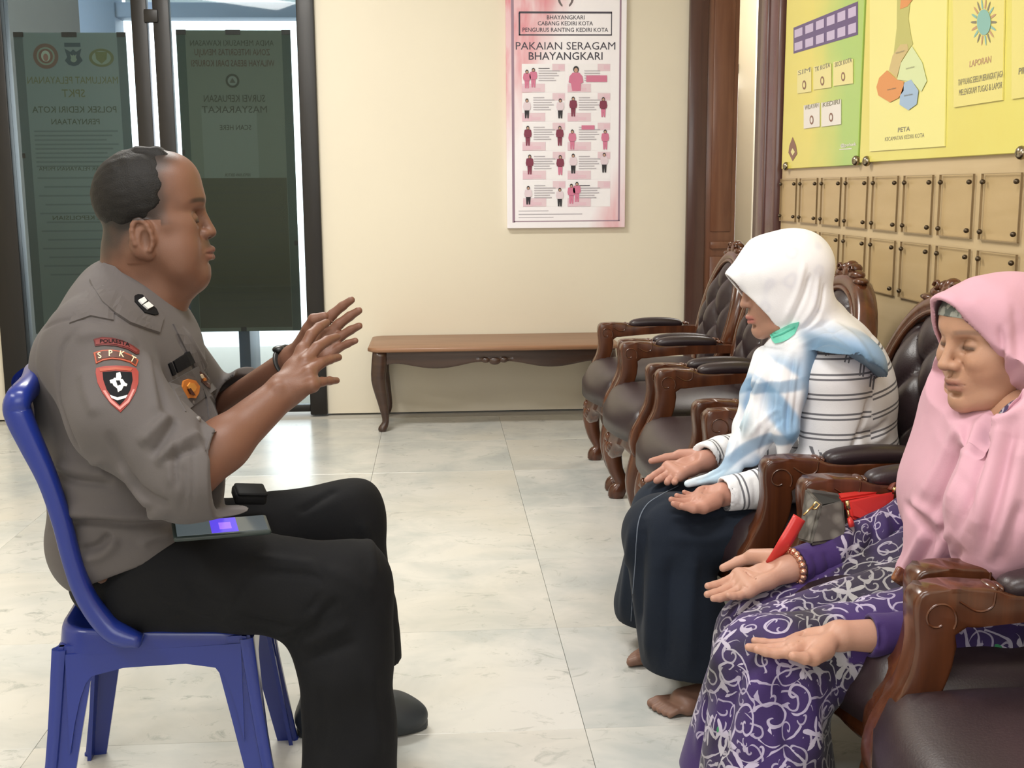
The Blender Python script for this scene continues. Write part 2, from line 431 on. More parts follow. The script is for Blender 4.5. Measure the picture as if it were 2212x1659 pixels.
# wall paint
WALL = mat('cream_paint', (.80, .735, .60), .55, bump=(60, .05), noise=(1.2, (.775, .71, .58), .4, .7))
PALE = mat('pale_paint', (.85, .80, .68), .6)
CEIL = mat('ceiling_paint', (.85, .83, .78), .8)
DARKWOOD = wood('dark_brown_wood', (.006, .0045, .004), (.010, .007, .006), .45, coat=.03, axis=2)
REDWOOD = wood('red_brown_wood', (.085, .030, .022), (.13, .05, .033), .3, axis=2)
BROWNWOOD = wood('mid_brown_wood', (.14, .052, .026), (.20, .085, .045), .35, axis=2)
PURPLEWOOD = wood('varnished_post_wood', (.088, .036, .034), (.12, .052, .046), .25, axis=2)
wb = MB(); wb.add(*box((-.60, YB, 0), (1.42, YB+.15, ZC))); wb.add(*box((-3.1, YB, 0), (-2.25, YB+.15, ZC))); wb.add(*box((-2.25, YB, 2.45), (-.60, YB+.15, ZC)))
struct(wb.build('wall_back', WALL, smooth=False))
wr = MB(); wr.add(*box((XW, -2.2, 0), (XW+.15, 4.74, ZC))); wr.add(*box((XW, 4.74, 2.35), (XW+.15, 6.3, ZC)))
struct(wr.build('wall_right', WALL, smooth=False))
wl = MB(); wl.add(*box((-3.25, -2.2, 0), (-3.1, 6.3, ZC)))
struct(wl.build('wall_left', WALL, smooth=False))
struct(mesh_obj('wall_front', *box((-3.1, -2.35, 0), (1.42, -2.2, ZC)), WALL, smooth=False))
struct(mesh_obj('ceiling', *box((-3.2, -2.3, ZC), (3.2, 9.0, ZC+.1)), CEIL, smooth=False))
# next room behind the doorway
nr = MB(); nr.add(*box((1.57, 8.2, 1.98), (3.1, 8.3, ZC))); nr.add(*box((3.0, 4.0, 0), (3.1, 8.3, ZC))); nr.add(*box((1.57, 4.0, 0), (3.1, 4.1, ZC))); nr.add(*box((1.44, 6.3, 0), (1.57, 8.3, ZC)))
struct(nr.build('wall_next_room', WALL, smooth=False))
struct(mesh_obj('trim_8', *box((2.10, 7.7, 0), (2.26, 8.2, ZC), .004, 1), PALE, smooth=False))
# wooden trim round the two doorways
struct(mesh_obj('trim_1', *box((1.320, YB-.035, 0), (1.42, YB, 2.4), .008), wood('casing_wood', (.062, .026, .02), (.09, .04, .03), .3, axis=2), smooth=True, auto=40))
tb = MB(); tb.add(*box((1.42, YB-.02, 0), (1.585, YB+.03, 2.35), .006)); tb.add(*box((1.45, YB-.035, .86), (1.57, YB-.018, .90), .006)); tb.add(*box((1.45, YB-.028, .2), (1.56, YB-.018, .82), .005)); tb.add(*box((1.45, YB-.028, .95), (1.56, YB-.018, 2.2), .005))
struct(tb.build('trim_2', BROWNWOOD, auto=40))
tb = MB(); tb.add(*box((1.372, 4.70, 0), (XW, 5.02, 2.4), .012)); tb.add(*box((1.38, 5.015, 0), (1.57, 5.035, 2.35), .006)); tb.add(*box((1.362, 4.83, 0), (1.38, 4.95, 2.4), .008))
struct(tb.build('trim_3', PURPLEWOOD, auto=40))
d2 = struct(empty('door_2', (1.70, 7.0, 0)))
mesh_obj('door_leaf', *box((-.11, -.35, 0), (-.06, .45, 2.3), .006), wood('deep_brown_door', (.03, .014, .01), (.05, .022, .016), .35, axis=2), d2, auto=40)
mesh_obj('handle', *tube([(-.11, -.3, 1.0), (-.16, -.3, 1.0), (-.16, -.2, 1.0)], [.009]*3, 8), mat('steel', (.6, .6, .6), .25, 1), d2)
d3 = struct(empty('door_3', (2.0, 8.15, 0)))
mesh_obj('door_leaf', *box((-.42, -.02, 0), (.42, .03, 1.86), .006), REDWOOD, d3, auto=40)
mesh_obj('door_frame', *box((-.45, -.03, 1.955), (.45, .05, 2.02), .006), DARKWOOD, d3, auto=40)
mesh_obj('fanlight', *box((-.42, -.01, 1.865), (.42, .02, 1.95)), mat('lit_fanlight', (.9, .9, .85), .4, emit=((1, .96, .9), .8)), d3, smooth=False)
# ------------------------------------------------------------------ glazed double door in the back wall, porch outside
GLASS = bpy.data.materials.new('tinted_glass'); GLASS.use_nodes = True; N_ = GLASS.node_tree.nodes; L_ = GLASS.node_tree.links
N_.remove(N_['Principled BSDF']); tr = N_.new('ShaderNodeBsdfTransparent'); tr.inputs[0].default_value = (.74, .775, .77, 1); gl = N_.new('ShaderNodeBsdfGlossy'); gl.inputs['Roughness'].default_value = .02
fr = N_.new('ShaderNodeFresnel'); fr.inputs[0].default_value = 1.35; mx = N_.new('ShaderNodeMixShader'); L_.new(fr.outputs[0], mx.inputs[0]); L_.new(tr.outputs[0], mx.inputs[1]); L_.new(gl.outputs[0], mx.inputs[2]); L_.new(mx.outputs[0], N_['Material Output'].inputs[0])
d1 = struct(empty('door_1', (-1.4, YB, 0)))
def dbox(name, x0, x1, z0, z1, y0=-.03, y1=.09, m_=None, b=.006):
    return mesh_obj(name, *box((x0+1.4, y0, z0), (x1+1.4, y1, z1), b), m_ or DARKWOOD, d1, auto=40)
dbox('door_frame', -2.27, -2.142, 0, 2.45); dbox('door_frame', -.690, -.60, 0, 2.45); dbox('door_frame', -2.27, -.60, 2.38, 2.46)
dbox('stile', -1.515, -1.437, .01, 2.38, .0, .05); dbox('stile', -1.408, -1.326, .01, 2.38, .0, .05)
dbox('bottom_rail', -2.142, -1.515, .012, .05, .0, .05); dbox('bottom_rail', -1.326, -.69, .012, .05, .0, .05)
dbox('latch_bar', -1.45, -1.38, 2.02, 2.085, -.01, .02)
p1 = dbox('pane', -2.142, -1.515, .05, 2.38, .02, .026, GLASS, 0); p2 = dbox('pane', -1.326, -.69, .05, 2.38, .02, .026, GLASS, 0)
# porch
GREY = mat('porch_grey', (.085, .085, .075), .8, noise=(3, (.075, .075, .066), .4, .7)); BLUEP = mat('porch_blue_paint', (.12, .17, .24), .5)
struct(mesh_obj('trim_4', *box((-16, 6.3, -.12), (12, 40, -.03)), mat('paving_outside', (.62, .64, .64), .5, noise=(2, (.5, .52, .53), .4, .7)), smooth=False))
struct(mesh_obj('wall_outside', *box((-7, 9.3, 0), (-2.62, 9.5, 4.0)), GREY, smooth=False))
struct(mesh_obj('trim_5', *box((-2.62, 9.1, -.03), (-2.36, 9.35, 4.0), .01), BLUEP, auto=40))
struct(mesh_obj('trim_6', *box((-2.62, 9.12, 2.46), (3.0, 9.32, 2.57), .01), BLUEP, auto=40))
struct(mesh_obj('trim_7', *box((-2.4, 9.6, 2.60), (3.0, 9.7, 3.4)), mat('porch_fascia', (.45, .52, .54), .6), smooth=False))
pb = MB(); pb.add(*box((-.30, -.22, .42), (.30, .22, .50), .02)); pb.add(*box((-.27, -.19, .04), (-.2, .19, .44), .01)); pb.add(*box((.2, -.19, .04), (.27, .19, .44), .01)); pb.add(*box((-.3, .16, .5), (.3, .22, .86), .02))
o = pb.build('porch_bench', mat('navy_plastic', (.03, .05, .085), .4), auto=40); o.location = (-1.42, 7.3, -.03-.04)
tag(o, 'dark navy bench outside on the porch, behind the glass below the right banner', 'bench')
# banners taped to the outside of the glass; their print is seen from behind
def flat(name, pts, y, m_, parent, off=(0, 0, 0)):
    v = [(p[0]-off[0], y-off[1], p[1]-off[2]) for p in pts]
    return mesh_obj(name, v, [tuple(range(len(v)))], m_, parent, smooth=False)
def ring(cx, cz, r, n=24, rz=None):
    rz = rz or r; return [(cx+r*math.cos(6.2832*i/n), cz+rz*math.sin(6.2832*i/n)) for i in range(n)]
def put_text(name, s, size, x, y, z, m_, parent, off, mirror=False, wid=None, align='CENTER', bold=0.0):
    v, f = text_geo(s, size, mirror, align, bold, wid)
    w = np.stack([v[:, 0]+x-off[0], np.full(len(v), y-off[1]), v[:, 1]+z-off[2]], 1)
    return mesh_obj(name, w, f, m_, parent, smooth=False)
def banner(loc, w, h, base, edge, label):
    b = mesh_obj('banner', *box((-w/2, 0, 0), (w/2, .002, h)), base, smooth=False); b.location = loc
    b.location[0] += .0; tag(b, label, 'banner', 'banners taped behind the glass doors'); return b
def bmat(n, c):
    c = tuple(q*1.2 for q in c)
    M = mat(n, c, .6); N, L, bb = nodes(M); t = N.new('ShaderNodeBsdfTranslucent'); t.inputs[0].default_value = (*c, 1); x = N.new('ShaderNodeMixShader'); x.inputs[0].default_value = .05
    L.new(bb.outputs[0], x.inputs[1]); L.new(t.outputs[0], x.inputs[2]); L.new(x.outputs[0], N['Material Output'].inputs[0]); return M
TAPE = mat('black_tape', (.006, .008, .008), .5)
def dress_banner(b, w, h, edge, panel, ink):
    z = -.0008
    flat('border', [(-w/2, 0), (-w/2+.045, 0), (-w/2+.045, h), (-w/2, h)], z, edge, b); flat('border', [(w/2-.045, 0), (w/2, 0), (w/2, h), (w/2-.045, h)], z, edge, b)
    for x, zz, ww in ((-w/2, h-.022, .05), (-.04, h-.022, .075), (w/2-.045, h-.022, .045), (-.03, 0, .03), (w/2-.02, .45, .02), (-w/2, h-.62, .015)):
        mesh_obj('tape', *box((x, -.003, zz), (x+ww, -.0012, zz+.024)), TAPE, b, smooth=False)
lb = banner((-1.83, YB+.028, .45), .555, 1.525, bmat('teal_banner', (.17, .235, .235)), None, 'teal service banner with three crests, taped behind the left glass leaf')
LINE1 = bmat('faint_lines', (.115, .165, .165)); EDGE1 = bmat('teal_edge', (.07, .115, .125)); INK1 = bmat('banner_ink', (.055, .085, .055)); PANEL1 = bmat('banner_panel', (.20, .27, .22)); RUST = bmat('rust_ink', (.15, .09, .07)); OLIVE = bmat('olive_ink', (.115, .14, .06)); NAVY = bmat('navy_ink', (.03, .07, .09))
dress_banner(lb, .555, 1.525, EDGE1, PANEL1, INK1)
def emblem_round(b, cx, cz, r, a, c):
    flat('crest', ring(cx, cz, r), -.0012, a, b); flat('crest', ring(cx, cz, r*.72), -.0016, c, b); flat('crest', ring(cx, cz, r*.58), -.002, a, b); flat('crest', ring(cx, cz, r*.36, rz=r*.44), -.0024, c, b); flat('crest', ring(cx, cz-.1*r, r*.2, rz=r*.3), -.0028, a, b)
emblem_round(lb, -.125, 1.41, .062, RUST, PANEL1)
sh = [(-.04, .05), (-.012, .03), (0, .045), (.014, .03), (.04, .05), (.03, .01), (.042, -.02), (.02, -.045), (0, -.052), (-.025, -.045), (-.042, -.02), (-.03, .0)]
flat('crest', [(.012+x*1.05, 1.405+zz*.85) for x, zz in sh], -.0012, NAVY, lb); flat('crest', [(.012+x*.4, 1.40+zz*.4) for x, zz in sh], -.0016, PANEL1, lb); flat('crest', [(-.03, 1.455), (.05, 1.455), (.05, 1.475), (-.03, 1.475)], -.0012, NAVY, lb)
flat('crest', ring(.15, 1.402, .062, rz=.045), -.0012, OLIVE, lb); flat('crest', ring(.15, 1.402, .047, rz=.034), -.0016, PANEL1, lb)
flat('crest', [(.15+x*.75, 1.404+zz*.66) for x, zz in [(-.04, .04), (.04, .04), (.034, -.015), (0, -.048), (-.034, -.015)]], -.002, OLIVE, lb)
for s_, size, z_, m_, wid in (('MAKLUMAT PELAYANAN', .05, 1.29, OLIVE, .45), ('SPKT', .055, 1.225, OLIVE, .115), ('POLSEK KEDIRI KOTA', .045, 1.145, INK1, .42), ('PERNYATAAN', .04, 1.085, INK1, .24), ('STANDAR PELAYANAN PRIMA', .03, .85, INK1, .40), ('TIPE KEPOLISIAN', .03, .60, INK1, .3), ('KAPOLSEK', .03, .20, INK1, .2)):
    put_text('lettering', s_, size, 0, -.0012, z_, m_, lb, (0, 0, 0), True, wid, bold=.0003)
for q in range(9):
    flat('text_line', [(-.21, 1.035-.022*q), (.21-.03*(q % 3), 1.035-.022*q), (.21-.03*(q % 3), 1.043-.022*q), (-.21, 1.043-.022*q)], -.0012, LINE1, lb)
for q in range(12):
    flat('text_line', [(-.21+.03*(q % 2), .80-.045*q), (.20-.05*(q % 3), .80-.045*q), (.20-.05*(q % 3), .808-.045*q), (-.21+.03*(q % 2), .808-.045*q)], -.0012, LINE1, lb)
rb_ = banner((-1.015, YB+.028, .448), .575, 1.54, bmat('dark_banner', (.135, .165, .135)), None, 'dark green-grey integrity zone banner taped behind the right glass leaf')
EDGE2 = bmat('dark_edge', (.055, .085, .075)); INK2 = bmat('dark_ink', (.05, .06, .045)); RUST2 = bmat('dark_rust', (.085, .06, .045)); PANEL2 = bmat('lower_panel', (.058, .066, .043)); PANEL3 = bmat('pale_panel', (.165, .20, .175))
dress_banner(rb_, .575, 1.54, EDGE2, PANEL2, INK2)
flat('panel', [(-.24, .02), (.24, .02), (.24, .80), (-.24, .80)], -.0009, PANEL2, rb_); flat('panel', [(-.18, .80), (.10, .80), (.10, 1.15), (-.18, 1.15)], -.0009, PANEL3, rb_)
for s_, size, z_, m_, wid in (('ANDA MEMASUKI KAWASAN', .04, 1.475, INK2, .42), ('ZONA INTEGRITAS MENUJU', .045, 1.43, RUST2, .38), ('WILAYAH BEBAS DARI KORUPSI', .045, 1.375, RUST2, .42), ('SURVEI KEPUASAN', .05, 1.20, INK2, .31), ('MASYARAKAT', .05, 1.145, INK2, .33), ('SCAN HERE', .035, 1.055, INK2, .16), ('KEPOLISIAN SEKTOR', .022, .815, INK2, .13), ('KEDIRI KOTA', .022, .79, INK2, .2)):
    put_text('lettering', s_, size, -.01, -.0014, z_, m_, rb_, (0, 0, 0), True, wid, bold=.0003)
flat('crest', ring(-.015, 1.29, .035), -.0012, INK2, rb_); flat('crest', ring(-.015, 1.29, .024), -.0016, PANEL3, rb_); flat('crest', [(-.03, 1.28), (0, 1.28), (-.015, 1.305)], -.002, INK2, rb_)
for q in range(17):
    zz = .76-.04*q
    flat('text_line', [(-.22+.05*(q % 2), zz), (.22-.04*(q % 3), zz), (.22-.04*(q % 3), zz+.01), (-.22+.05*(q % 2), zz+.01)], -.0014, INK2, rb_)
# ------------------------------------------------------------------ uniform poster on the back wall
PY = YB-.032
def poster():
    x0, x1, z0, z1 = .370, .992, .978, 2.32
    M = mat('poster_print', (.86, .83, .88), .45); N, L, b = nodes(M)
    tc = N['Texture Coordinate']; sep = N.new('ShaderNodeSeparateXYZ'); L.new(tc.outputs['Object'], sep.inputs[0])
    mp = N.new('ShaderNodeMapping'); mp.inputs['Rotation'].default_value = (0, .75, 0); mp.inputs['Scale'].default_value = (9, 1, 2.2); L.new(tc.outputs['Object'], mp.inputs[0])
    n = N.new('ShaderNodeTexNoise'); n.inputs['Scale'].default_value = 1.0; n.inputs['Detail'].default_value = 4; L.new(mp.outputs[0], n.inputs['Vector'])
    def mth(op, a, c):
        q = N.new('ShaderNodeMath'); q.operation = op; q.use_clamp = op == 'MAXIMUM' or op == 'MULTIPLY'
        for i, t in enumerate((a, c)):
            if isinstance(t, (int, float)): q.inputs[i].default_value = t
            else: L.new(t, q.inputs[i])
        return q.outputs[0]
    # pink brush marks grow towards the upper left and lower right corners of the print
    d1 = mth('ADD', mth('MULTIPLY_ADD', sep.outputs['X'], -2.2), mth('SUBTRACT', sep.outputs['Z'], 1.06))
    d1 = N.new('ShaderNodeVectorMath'); d1.operation = 'DOT_PRODUCT'; d1.inputs[1].default_value = (-2.3, 0, 1.0); L.new(tc.outputs['Object'], d1.inputs[0])
    ra = N.new('ShaderNodeMapRange'); ra.inputs[1].default_value = .30; ra.inputs[2].default_value = 1.0; L.new(d1.outputs['Value'], ra.inputs[0])
    rb = N.new('ShaderNodeMapRange'); rb.inputs[1].default_value = -.95; rb.inputs[2].default_value = -1.6; L.new(d1.outputs['Value'], rb.inputs[0])
    amt = mth('ADD', ra.outputs[0], rb.outputs[0])
    rn = N.new('ShaderNodeMapRange'); rn.inputs[1].default_value = .38; rn.inputs[2].default_value = .62; L.new(n.outputs['Fac'], rn.inputs[0])
    f = mth('MULTIPLY', amt, mth('ADD', rn.outputs[0], .5))
    x = N.new('ShaderNodeMix'); x.data_type = 'RGBA'; x.inputs[6].default_value = (.95, .92, .98, 1); x.inputs[7].default_value = (.72, .16, .22, 1); L.new(f, x.inputs[0]); L.new(x.outputs[2], b.inputs['Base Color'])
    p = mesh_obj('poster', *box((0, 0, 0), (x1-x0, .03, z1-z0), .002, 1), M, smooth=False); p.location = (x0, PY, z0)
    tag(p, 'tall white and pink uniform guide poster mounted on the cream back wall', 'poster')
    off = (x0, PY, z0)
    INK = mat('poster_ink', (.055, .05, .075), .5); MAUVE = mat('poster_mauve', (.33, .22, .30), .5); PINK = mat('poster_pink', (.66, .20, .33), .5); PALEP = mat('poster_pale_pink', (.80, .56, .66), .5)
    WHITE = mat('poster_white', (.93, .91, .96), .5); GREY_ = mat('poster_grey_text', (.50, .47, .53), .5); MAROON = mat('poster_maroon', (.22, .035, .075), .5); BLK = mat('poster_black', (.02, .018, .025), .5); SKIN_ = mat('poster_skin', (.55, .33, .25), .5); LPINK = mat('poster_light_pink', (.80, .62, .70), .5)
    yy = PY-.0006
    def P(x, y): q = at(x, y, PY); return (q[0], q[2])
    def rect(name, a, b_, m_, d=0): (u0, w1), (u1, w0) = P(*a), P(*b_); return flat(name, [(u0, w0), (u1, w0), (u1, w1), (u0, w1)], yy-d, m_, p, off)
    def line(a, b_, wd, m_=MAUVE):
        (u0, w0), (u1, w1) = P(*a), P(*b_); h = wd/2
        return flat('rule', [(min(u0, u1)-h, min(w0, w1)-h), (max(u0, u1)+h, min(w0, w1)-h), (max(u0, u1)+h, max(w0, w1)+h), (min(u0, u1)-h, max(w0, w1)+h)], yy, m_, p, off)
    line((1104, -60), (1112, 480), .003); line((1340, -60), (1338, 476), .003); line((1111, 479), (1338, 476), .003)
    for a, b_ in (((1122, 28), (1321, 26)), ((1122, 76), (1321, 75)), ((1121, 28), (1123, 76)), ((1321, 26), (1321, 75))): line(a, b_, .004, INK)
    def tx(s, x, y, wpx, hpx, m_=INK, bold=.0002, align='CENTER'):
        c = P(x, y); w = wpx*PY/F; put_text('lettering', s, hpx*PY/F*1.38, c[0], yy-.0003, c[1], m_, p, off, False, w, align, bold)
    tx('BHAYANGKARI', 1222, 38, 79, 8.5, INK); tx('CABANG KEDIRI KOTA', 1221, 51, 116, 8.5, INK); tx('PENGURUS RANTING KEDIRI KOTA', 1221, 65, 180, 8.5, INK)
    tx('PAKAIAN SERAGAM', 1222, 100, 210, 16, INK, .0004); tx('BHAYANGKARI', 1222, 122, 156, 16, INK, .0004)
    # crest half above the frame
    c = P(1222, -6)
    for k, s_ in ((0, -1), (1, 1)):
        pts = [(c[0]+s_*.042*math.cos(t), c[1]+.052*math.sin(t)) for t in np.linspace(-1.15, 1.2, 9)]+[(c[0]+s_*.03*math.cos(t), c[1]+.045*math.sin(t)) for t in np.linspace(1.2, -1.0, 9)]
        flat('crest', pts if s_ > 0 else pts[::-1], yy, mat('crest_grey', (.16, .13, .14), .5), p, off)
    flat('crest', ring(c[0], c[1]+.02, .022), yy, GREY_, p, off)
    for q in range(3): line((1121, 456+7*q), (1121+[63, 136, 74][q], 455.5+7*q), .0035, GREY_)
    # ten outfit cells
    def person(cx, cy, hp, top, low, head=BLK, sc=1.0):
        """small printed figure: head, jacket with sleeves, legs"""
        def poly(pts, m_, d=.0034): flat('figure', [P(cx+a*sc, cy+b_*hp) for a, b_ in pts][::-1], yy-d, m_, p, off)
        poly([(-7, .18), (-3, .15), (3, .15), (7, .18), (8.5, .40), (7, .55), (5, .52), (5, .58), (-5, .58), (-5, .52), (-7, .55), (-8.5, .40)], top)
        poly([(-5, .57), (5, .57), (4, .97), (1, .97), (0, .70), (-1, .97), (-4, .97)], low)
        hc = P(cx, cy+.075*hp); flat('figure', ring(hc[0], hc[1], 3.4*sc*PY/F, 12, 4.3*sc*PY/F), yy-.0040, head, p, off)
        hc = P(cx, cy+.095*hp); flat('figure', ring(hc[0], hc[1], 2.3*sc*PY/F, 10, 2.8*sc*PY/F), yy-.0046, SKIN_, p, off)
    rows = [(138, 199), (201, 262), (265, 325), (328, 387), (391, 446)]
    for r_, (a, b_) in enumerate(rows):
        for c_ in (0, 1):
            xa, xb = ((1127+1.2*r_*.6, 1220+.3*r_), (1226, 1318))[c_]
            rect('cell', (xa, a), (xb, b_), WHITE)
            for ti, (u0, v0, u1, v1, m_) in enumerate(((xb-27, a, xb, a+16, LPINK), (xb-14, a+3, xb-1, a+12, PALEP), (xa, b_-18, xa+50, b_, LPINK), (xa, b_-13, xa+22, b_, PALEP), (xa+6, b_-9, xa+40, b_-3, PALEP))):
                rect('tint', (u0, v0), (u1, v1), m_, .0005+.0004*ti)
            xl = xa+24
            for q in range(6):
                wl_ = (24, 46, 40, 44, 34, 38)[q]
                if r_ == 0 and c_ == 1: wl_ = 0 if q < 1 else 34
                if wl_: rect('text_line', (xl+(12 if r_ == 0 else 0), a+9+q*5.2), (xl+(12 if r_ == 0 else 0)+wl_, a+10.6+q*5.2), INK if (q == 0 and (r_, c_) in ((0, 0), (4, 1))) else GREY_, .0030)
    rect('swatch', (1266, 163), (1311, 177), PINK, .0036); rect('swatch', (1256, 271), (1284, 280), PINK, .0036)
    person(1138, 152, 40, PINK, PINK); person(1152, 148, 42, PINK, PINK)
    cx = 1244
    flat('figure', [P(cx+a, b_) for a, b_ in [(-14, 165), (-7, 157), (7, 157), (14, 165), (16, 178), (11, 180), (10, 196), (-8, 196), (-11, 180), (-16, 178)]][::-1], yy-.0034, PINK, p, off)
    hc = P(1244, 150); flat('figure', ring(hc[0], hc[1], 6*PY/F, 14, 7*PY/F), yy-.0040, BLK, p, off); hc = P(1244, 152); flat('figure', ring(hc[0], hc[1], 4*PY/F, 12, 5*PY/F), yy-.0046, SKIN_, p, off)
    WT = mat('poster_blouse', (.78, .66, .74), .5)
    for (x, y, t, l) in ((1138, 214, WT, BLK), (1210, 214, WT, BLK), (1238, 210, MAROON, MAROON), (1303, 211, MAROON, PINK), (1140, 273, MAROON, MAROON), (1209, 273, MAROON, MAROON), (1236, 281, PINK, PINK), (1307, 281, PINK, PINK),
                         (1144, 335, MAROON, MAROON), (1210, 336, MAROON, PINK), (1238, 333, WT, BLK), (1305, 331, WT, BLK), (1141, 403, WT, BLK), (1209, 407, WT, BLK), (1234, 398, PINK, PINK), (1246, 394, PINK, PINK)):
        person(x, y, 43 if y < 400 else 40, t, l)
    return p
poster()
# ------------------------------------------------------------------ panelled notice wall on the right, boards and plastic holders
TAN = wood('tan_panel', (.56, .42, .235), (.61, .465, .27), .38, axis=1, coat=.2)
nb = mesh_obj('notice_board', *box((-.019, 0, 0), (0, 3.95, 2.3), .003, 1), TAN, smooth=False); nb.location = (XW-.001, .735, .12)
tag(nb, 'tan wooden wall panel carrying the yellow boards and empty plastic holders', 'notice board')
BRASS = mat('screw_metal', (.10, .075, .05), .3, .8)
ACR = bpy.data.materials.new('clear_acrylic'); ACR.use_nodes = True; N_ = ACR.node_tree.nodes; L_ = ACR.node_tree.links
bb = N_['Principled BSDF']; bb.inputs['Base Color'].default_value = (.62, .47, .29, 1); bb.inputs['Roughness'].default_value = .12
tr = N_.new('ShaderNodeBsdfTransparent'); tr.inputs[0].default_value = (.985, .975, .95, 1); mx = N_.new('ShaderNodeMixShader'); mx.inputs[0].default_value = .05; L_.new(tr.outputs[0], mx.inputs[1]); L_.new(bb.outputs[0], mx.inputs[2]); L_.new(mx.outputs[0], N_['Material Output'].inputs[0])
EDGEA = mat('acrylic_edge', (.30, .21, .11), .3)
CARD1 = mat('faded_card', (.52, .37, .25), .6); CARD2 = mat('pinkish_card', (.50, .33, .24), .6)
sv, sf = ball((0, 0, 0), (.0075, .0068, .0068), 10, 6)
words = ['first', 'second', 'third', 'fourth', 'fifth', 'sixth', 'seventh', 'eighth']
BX = XW-.02
hold0 = None
def holder(Yc, zc, label):
    global hold0
    w, h = .205, .168
    if hold0 is None:
        r = mesh_obj('plastic_holder', *box((-.009, -w/2, -h/2), (-.005, w/2, h/2)), ACR, smooth=False)
        eb = MB()
        for a, b_ in (((-.0095, -w/2, -h/2), (-.003, -w/2+.0018, h/2)), ((-.0095, w/2-.0018, -h/2), (-.003, w/2, h/2)), ((-.0095, -w/2, -h/2), (-.003, w/2, -h/2+.0022)), ((-.0095, -w/2, h/2-.0012), (-.006, w/2, h/2))): eb.add(*box(a, b_))
        eb.build('edge_strip', EDGEA, r, smooth=False)
        for sy in (-1, 1):
            for sz in (-1, 1):
                s_ = mesh_obj('screw', sv, sf, BRASS, r); s_.location = (-.012, sy*.0875, sz*.063)
        hold0 = r
    else:
        r = hold0.copy(); C.objects.link(r)
        for ch in hold0.children: c = ch.copy(); C.objects.link(c); c.parent = r
    r.location = (BX, Yc, zc); tag(r, label, 'document holder', 'plastic holders on the notice panel')
    return r
for row in range(2):
    for k in range(8):
        if row == 1 and k == 0: continue
        Yc = 4.66-.0875-.2505*k; zc = 1.133-.195*row
        if k == 0: lab = 'empty plastic holder beside the wooden post, %s row' % ('upper', 'lower')[row]
        elif row == 0: lab = '%s plastic holder from the wooden post in the upper row' % words[k]
        else: lab = 'plastic holder of the lower row, %s from the wooden post' % words[k]
        holder(Yc, zc, lab)
# the two printed boards
def wallpt(x, y, d=0): q = atX(x, y, BX-.012-d); return (BX-.012-d, q[1], q[2])
def board_print(name, px, m_, parent, d, thick=0.0):
    v = [wallpt(x, y, d) for x, y in px]; n = len(v)
    loc = np.array(parent.location)
    f = [tuple(range(n))]
    if thick:
        v = v+[(q[0]+thick, q[1], q[2]) for q in v]; f += [(i, i+n, (i+1) % n+n, (i+1) % n) for i in range(n)]
    return mesh_obj(name, np.array(v)-loc, f, m_, parent, smooth=False)
def wall_text(s, px, py, hpx, wpx, m_, parent, d, bold=.0003):
    c = atX(px, py, BX-.012-d); v, f = text_geo(s, hpx*c[1]/F*1.38, bold=bold)
    a = atX(px-wpx/2, py, BX-.012-d)[1]; b_ = atX(px+wpx/2, py, BX-.012-d)[1]
    v[:, 0] *= abs(a-b_)/(v[:, 0].max()-v[:, 0].min()+1e-9)
    w = np.stack([np.full(len(v), c[0]), c[1]-v[:, 0], c[2]+v[:, 1]], 1)-np.array(parent.location)
    return mesh_obj('lettering', w, f, m_, parent, smooth=False)
def grad(name, c1, c2, axis, a, b_, rough=.3):
    M = mat(name, c1, rough, coat=.35); N, L, b = nodes(M); sp = N.new('ShaderNodeSeparateXYZ'); L.new(N['Texture Coordinate'].outputs['Object'], sp.inputs[0])
    nz = N.new('ShaderNodeTexNoise'); nz.inputs['Scale'].default_value = 3; L.new(N['Texture Coordinate'].outputs['Object'], nz.inputs['Vector'])
    ad = N.new('ShaderNodeMath'); ad.operation = 'MULTIPLY_ADD'; ad.inputs[1].default_value = .35; L.new(nz.outputs['Fac'], ad.inputs[0]); L.new(sp.outputs[axis], ad.inputs[2])
    r = N.new('ShaderNodeMapRange'); r.inputs[1].default_value = a+.17; r.inputs[2].default_value = b_+.17; L.new(ad.outputs[0], r.inputs[0])
    x = N.new('ShaderNodeMix'); x.data_type = 'RGBA'; x.inputs[6].default_value = (*c1, 1); x.inputs[7].default_value = (*c2, 1); L.new(r.outputs[0], x.inputs[0]); L.new(x.outputs[2], b.inputs['Base Color']); return M
b1 = mesh_obj('information_board', *box((0, -.43, 0), (.012, .42, 1.1), .002, 1), grad('yellow_green_print', (.40, .60, .14), (.78, .68, .13), 1, -.28, .06), smooth=False); b1.location = (BX-.012, 4.235, 1.255)
tag(b1, 'yellow and green printed board nearest the wooden post, with a purple table', 'board')
b2 = mesh_obj('information_board', *box((0, -.55, 0), (.012, .54, 1.1), .002, 1), mat('yellow_print', (.78, .71, .17), .3, coat=.35, noise=(2, (.76, .66, .14), .45, .7)), smooth=False); b2.location = (BX-.012, 3.245, 1.262)
tag(b2, 'bright yellow printed board with a district map sheet, right of the green one', 'board')
PUR = mat('purple_ink', (.10, .06, .19), .4, coat=.3); LAV = mat('lavender_ink', (.55, .46, .66), .4, coat=.3); GRY = mat('grey_ink', (.24, .22, .16), .4); PLY = mat('pale_yellow_card', (.80, .72, .30), .35, coat=.3); WHT = mat('white_card', (.80, .76, .70), .35, coat=.3); BRN = mat('brown_ink', (.25, .12, .08), .4)
quad = [(1714, 60), (1853, 3), (1853, 75), (1714, 116)]
board_print('table_strip', quad, PUR, b1, .0008)
def lerp2(u, w):
    A, B, C_, D_ = [np.array(q, float) for q in quad]; return A*(1-u)*(1-w)+B*u*(1-w)+C_*u*w+D_*(1-u)*w
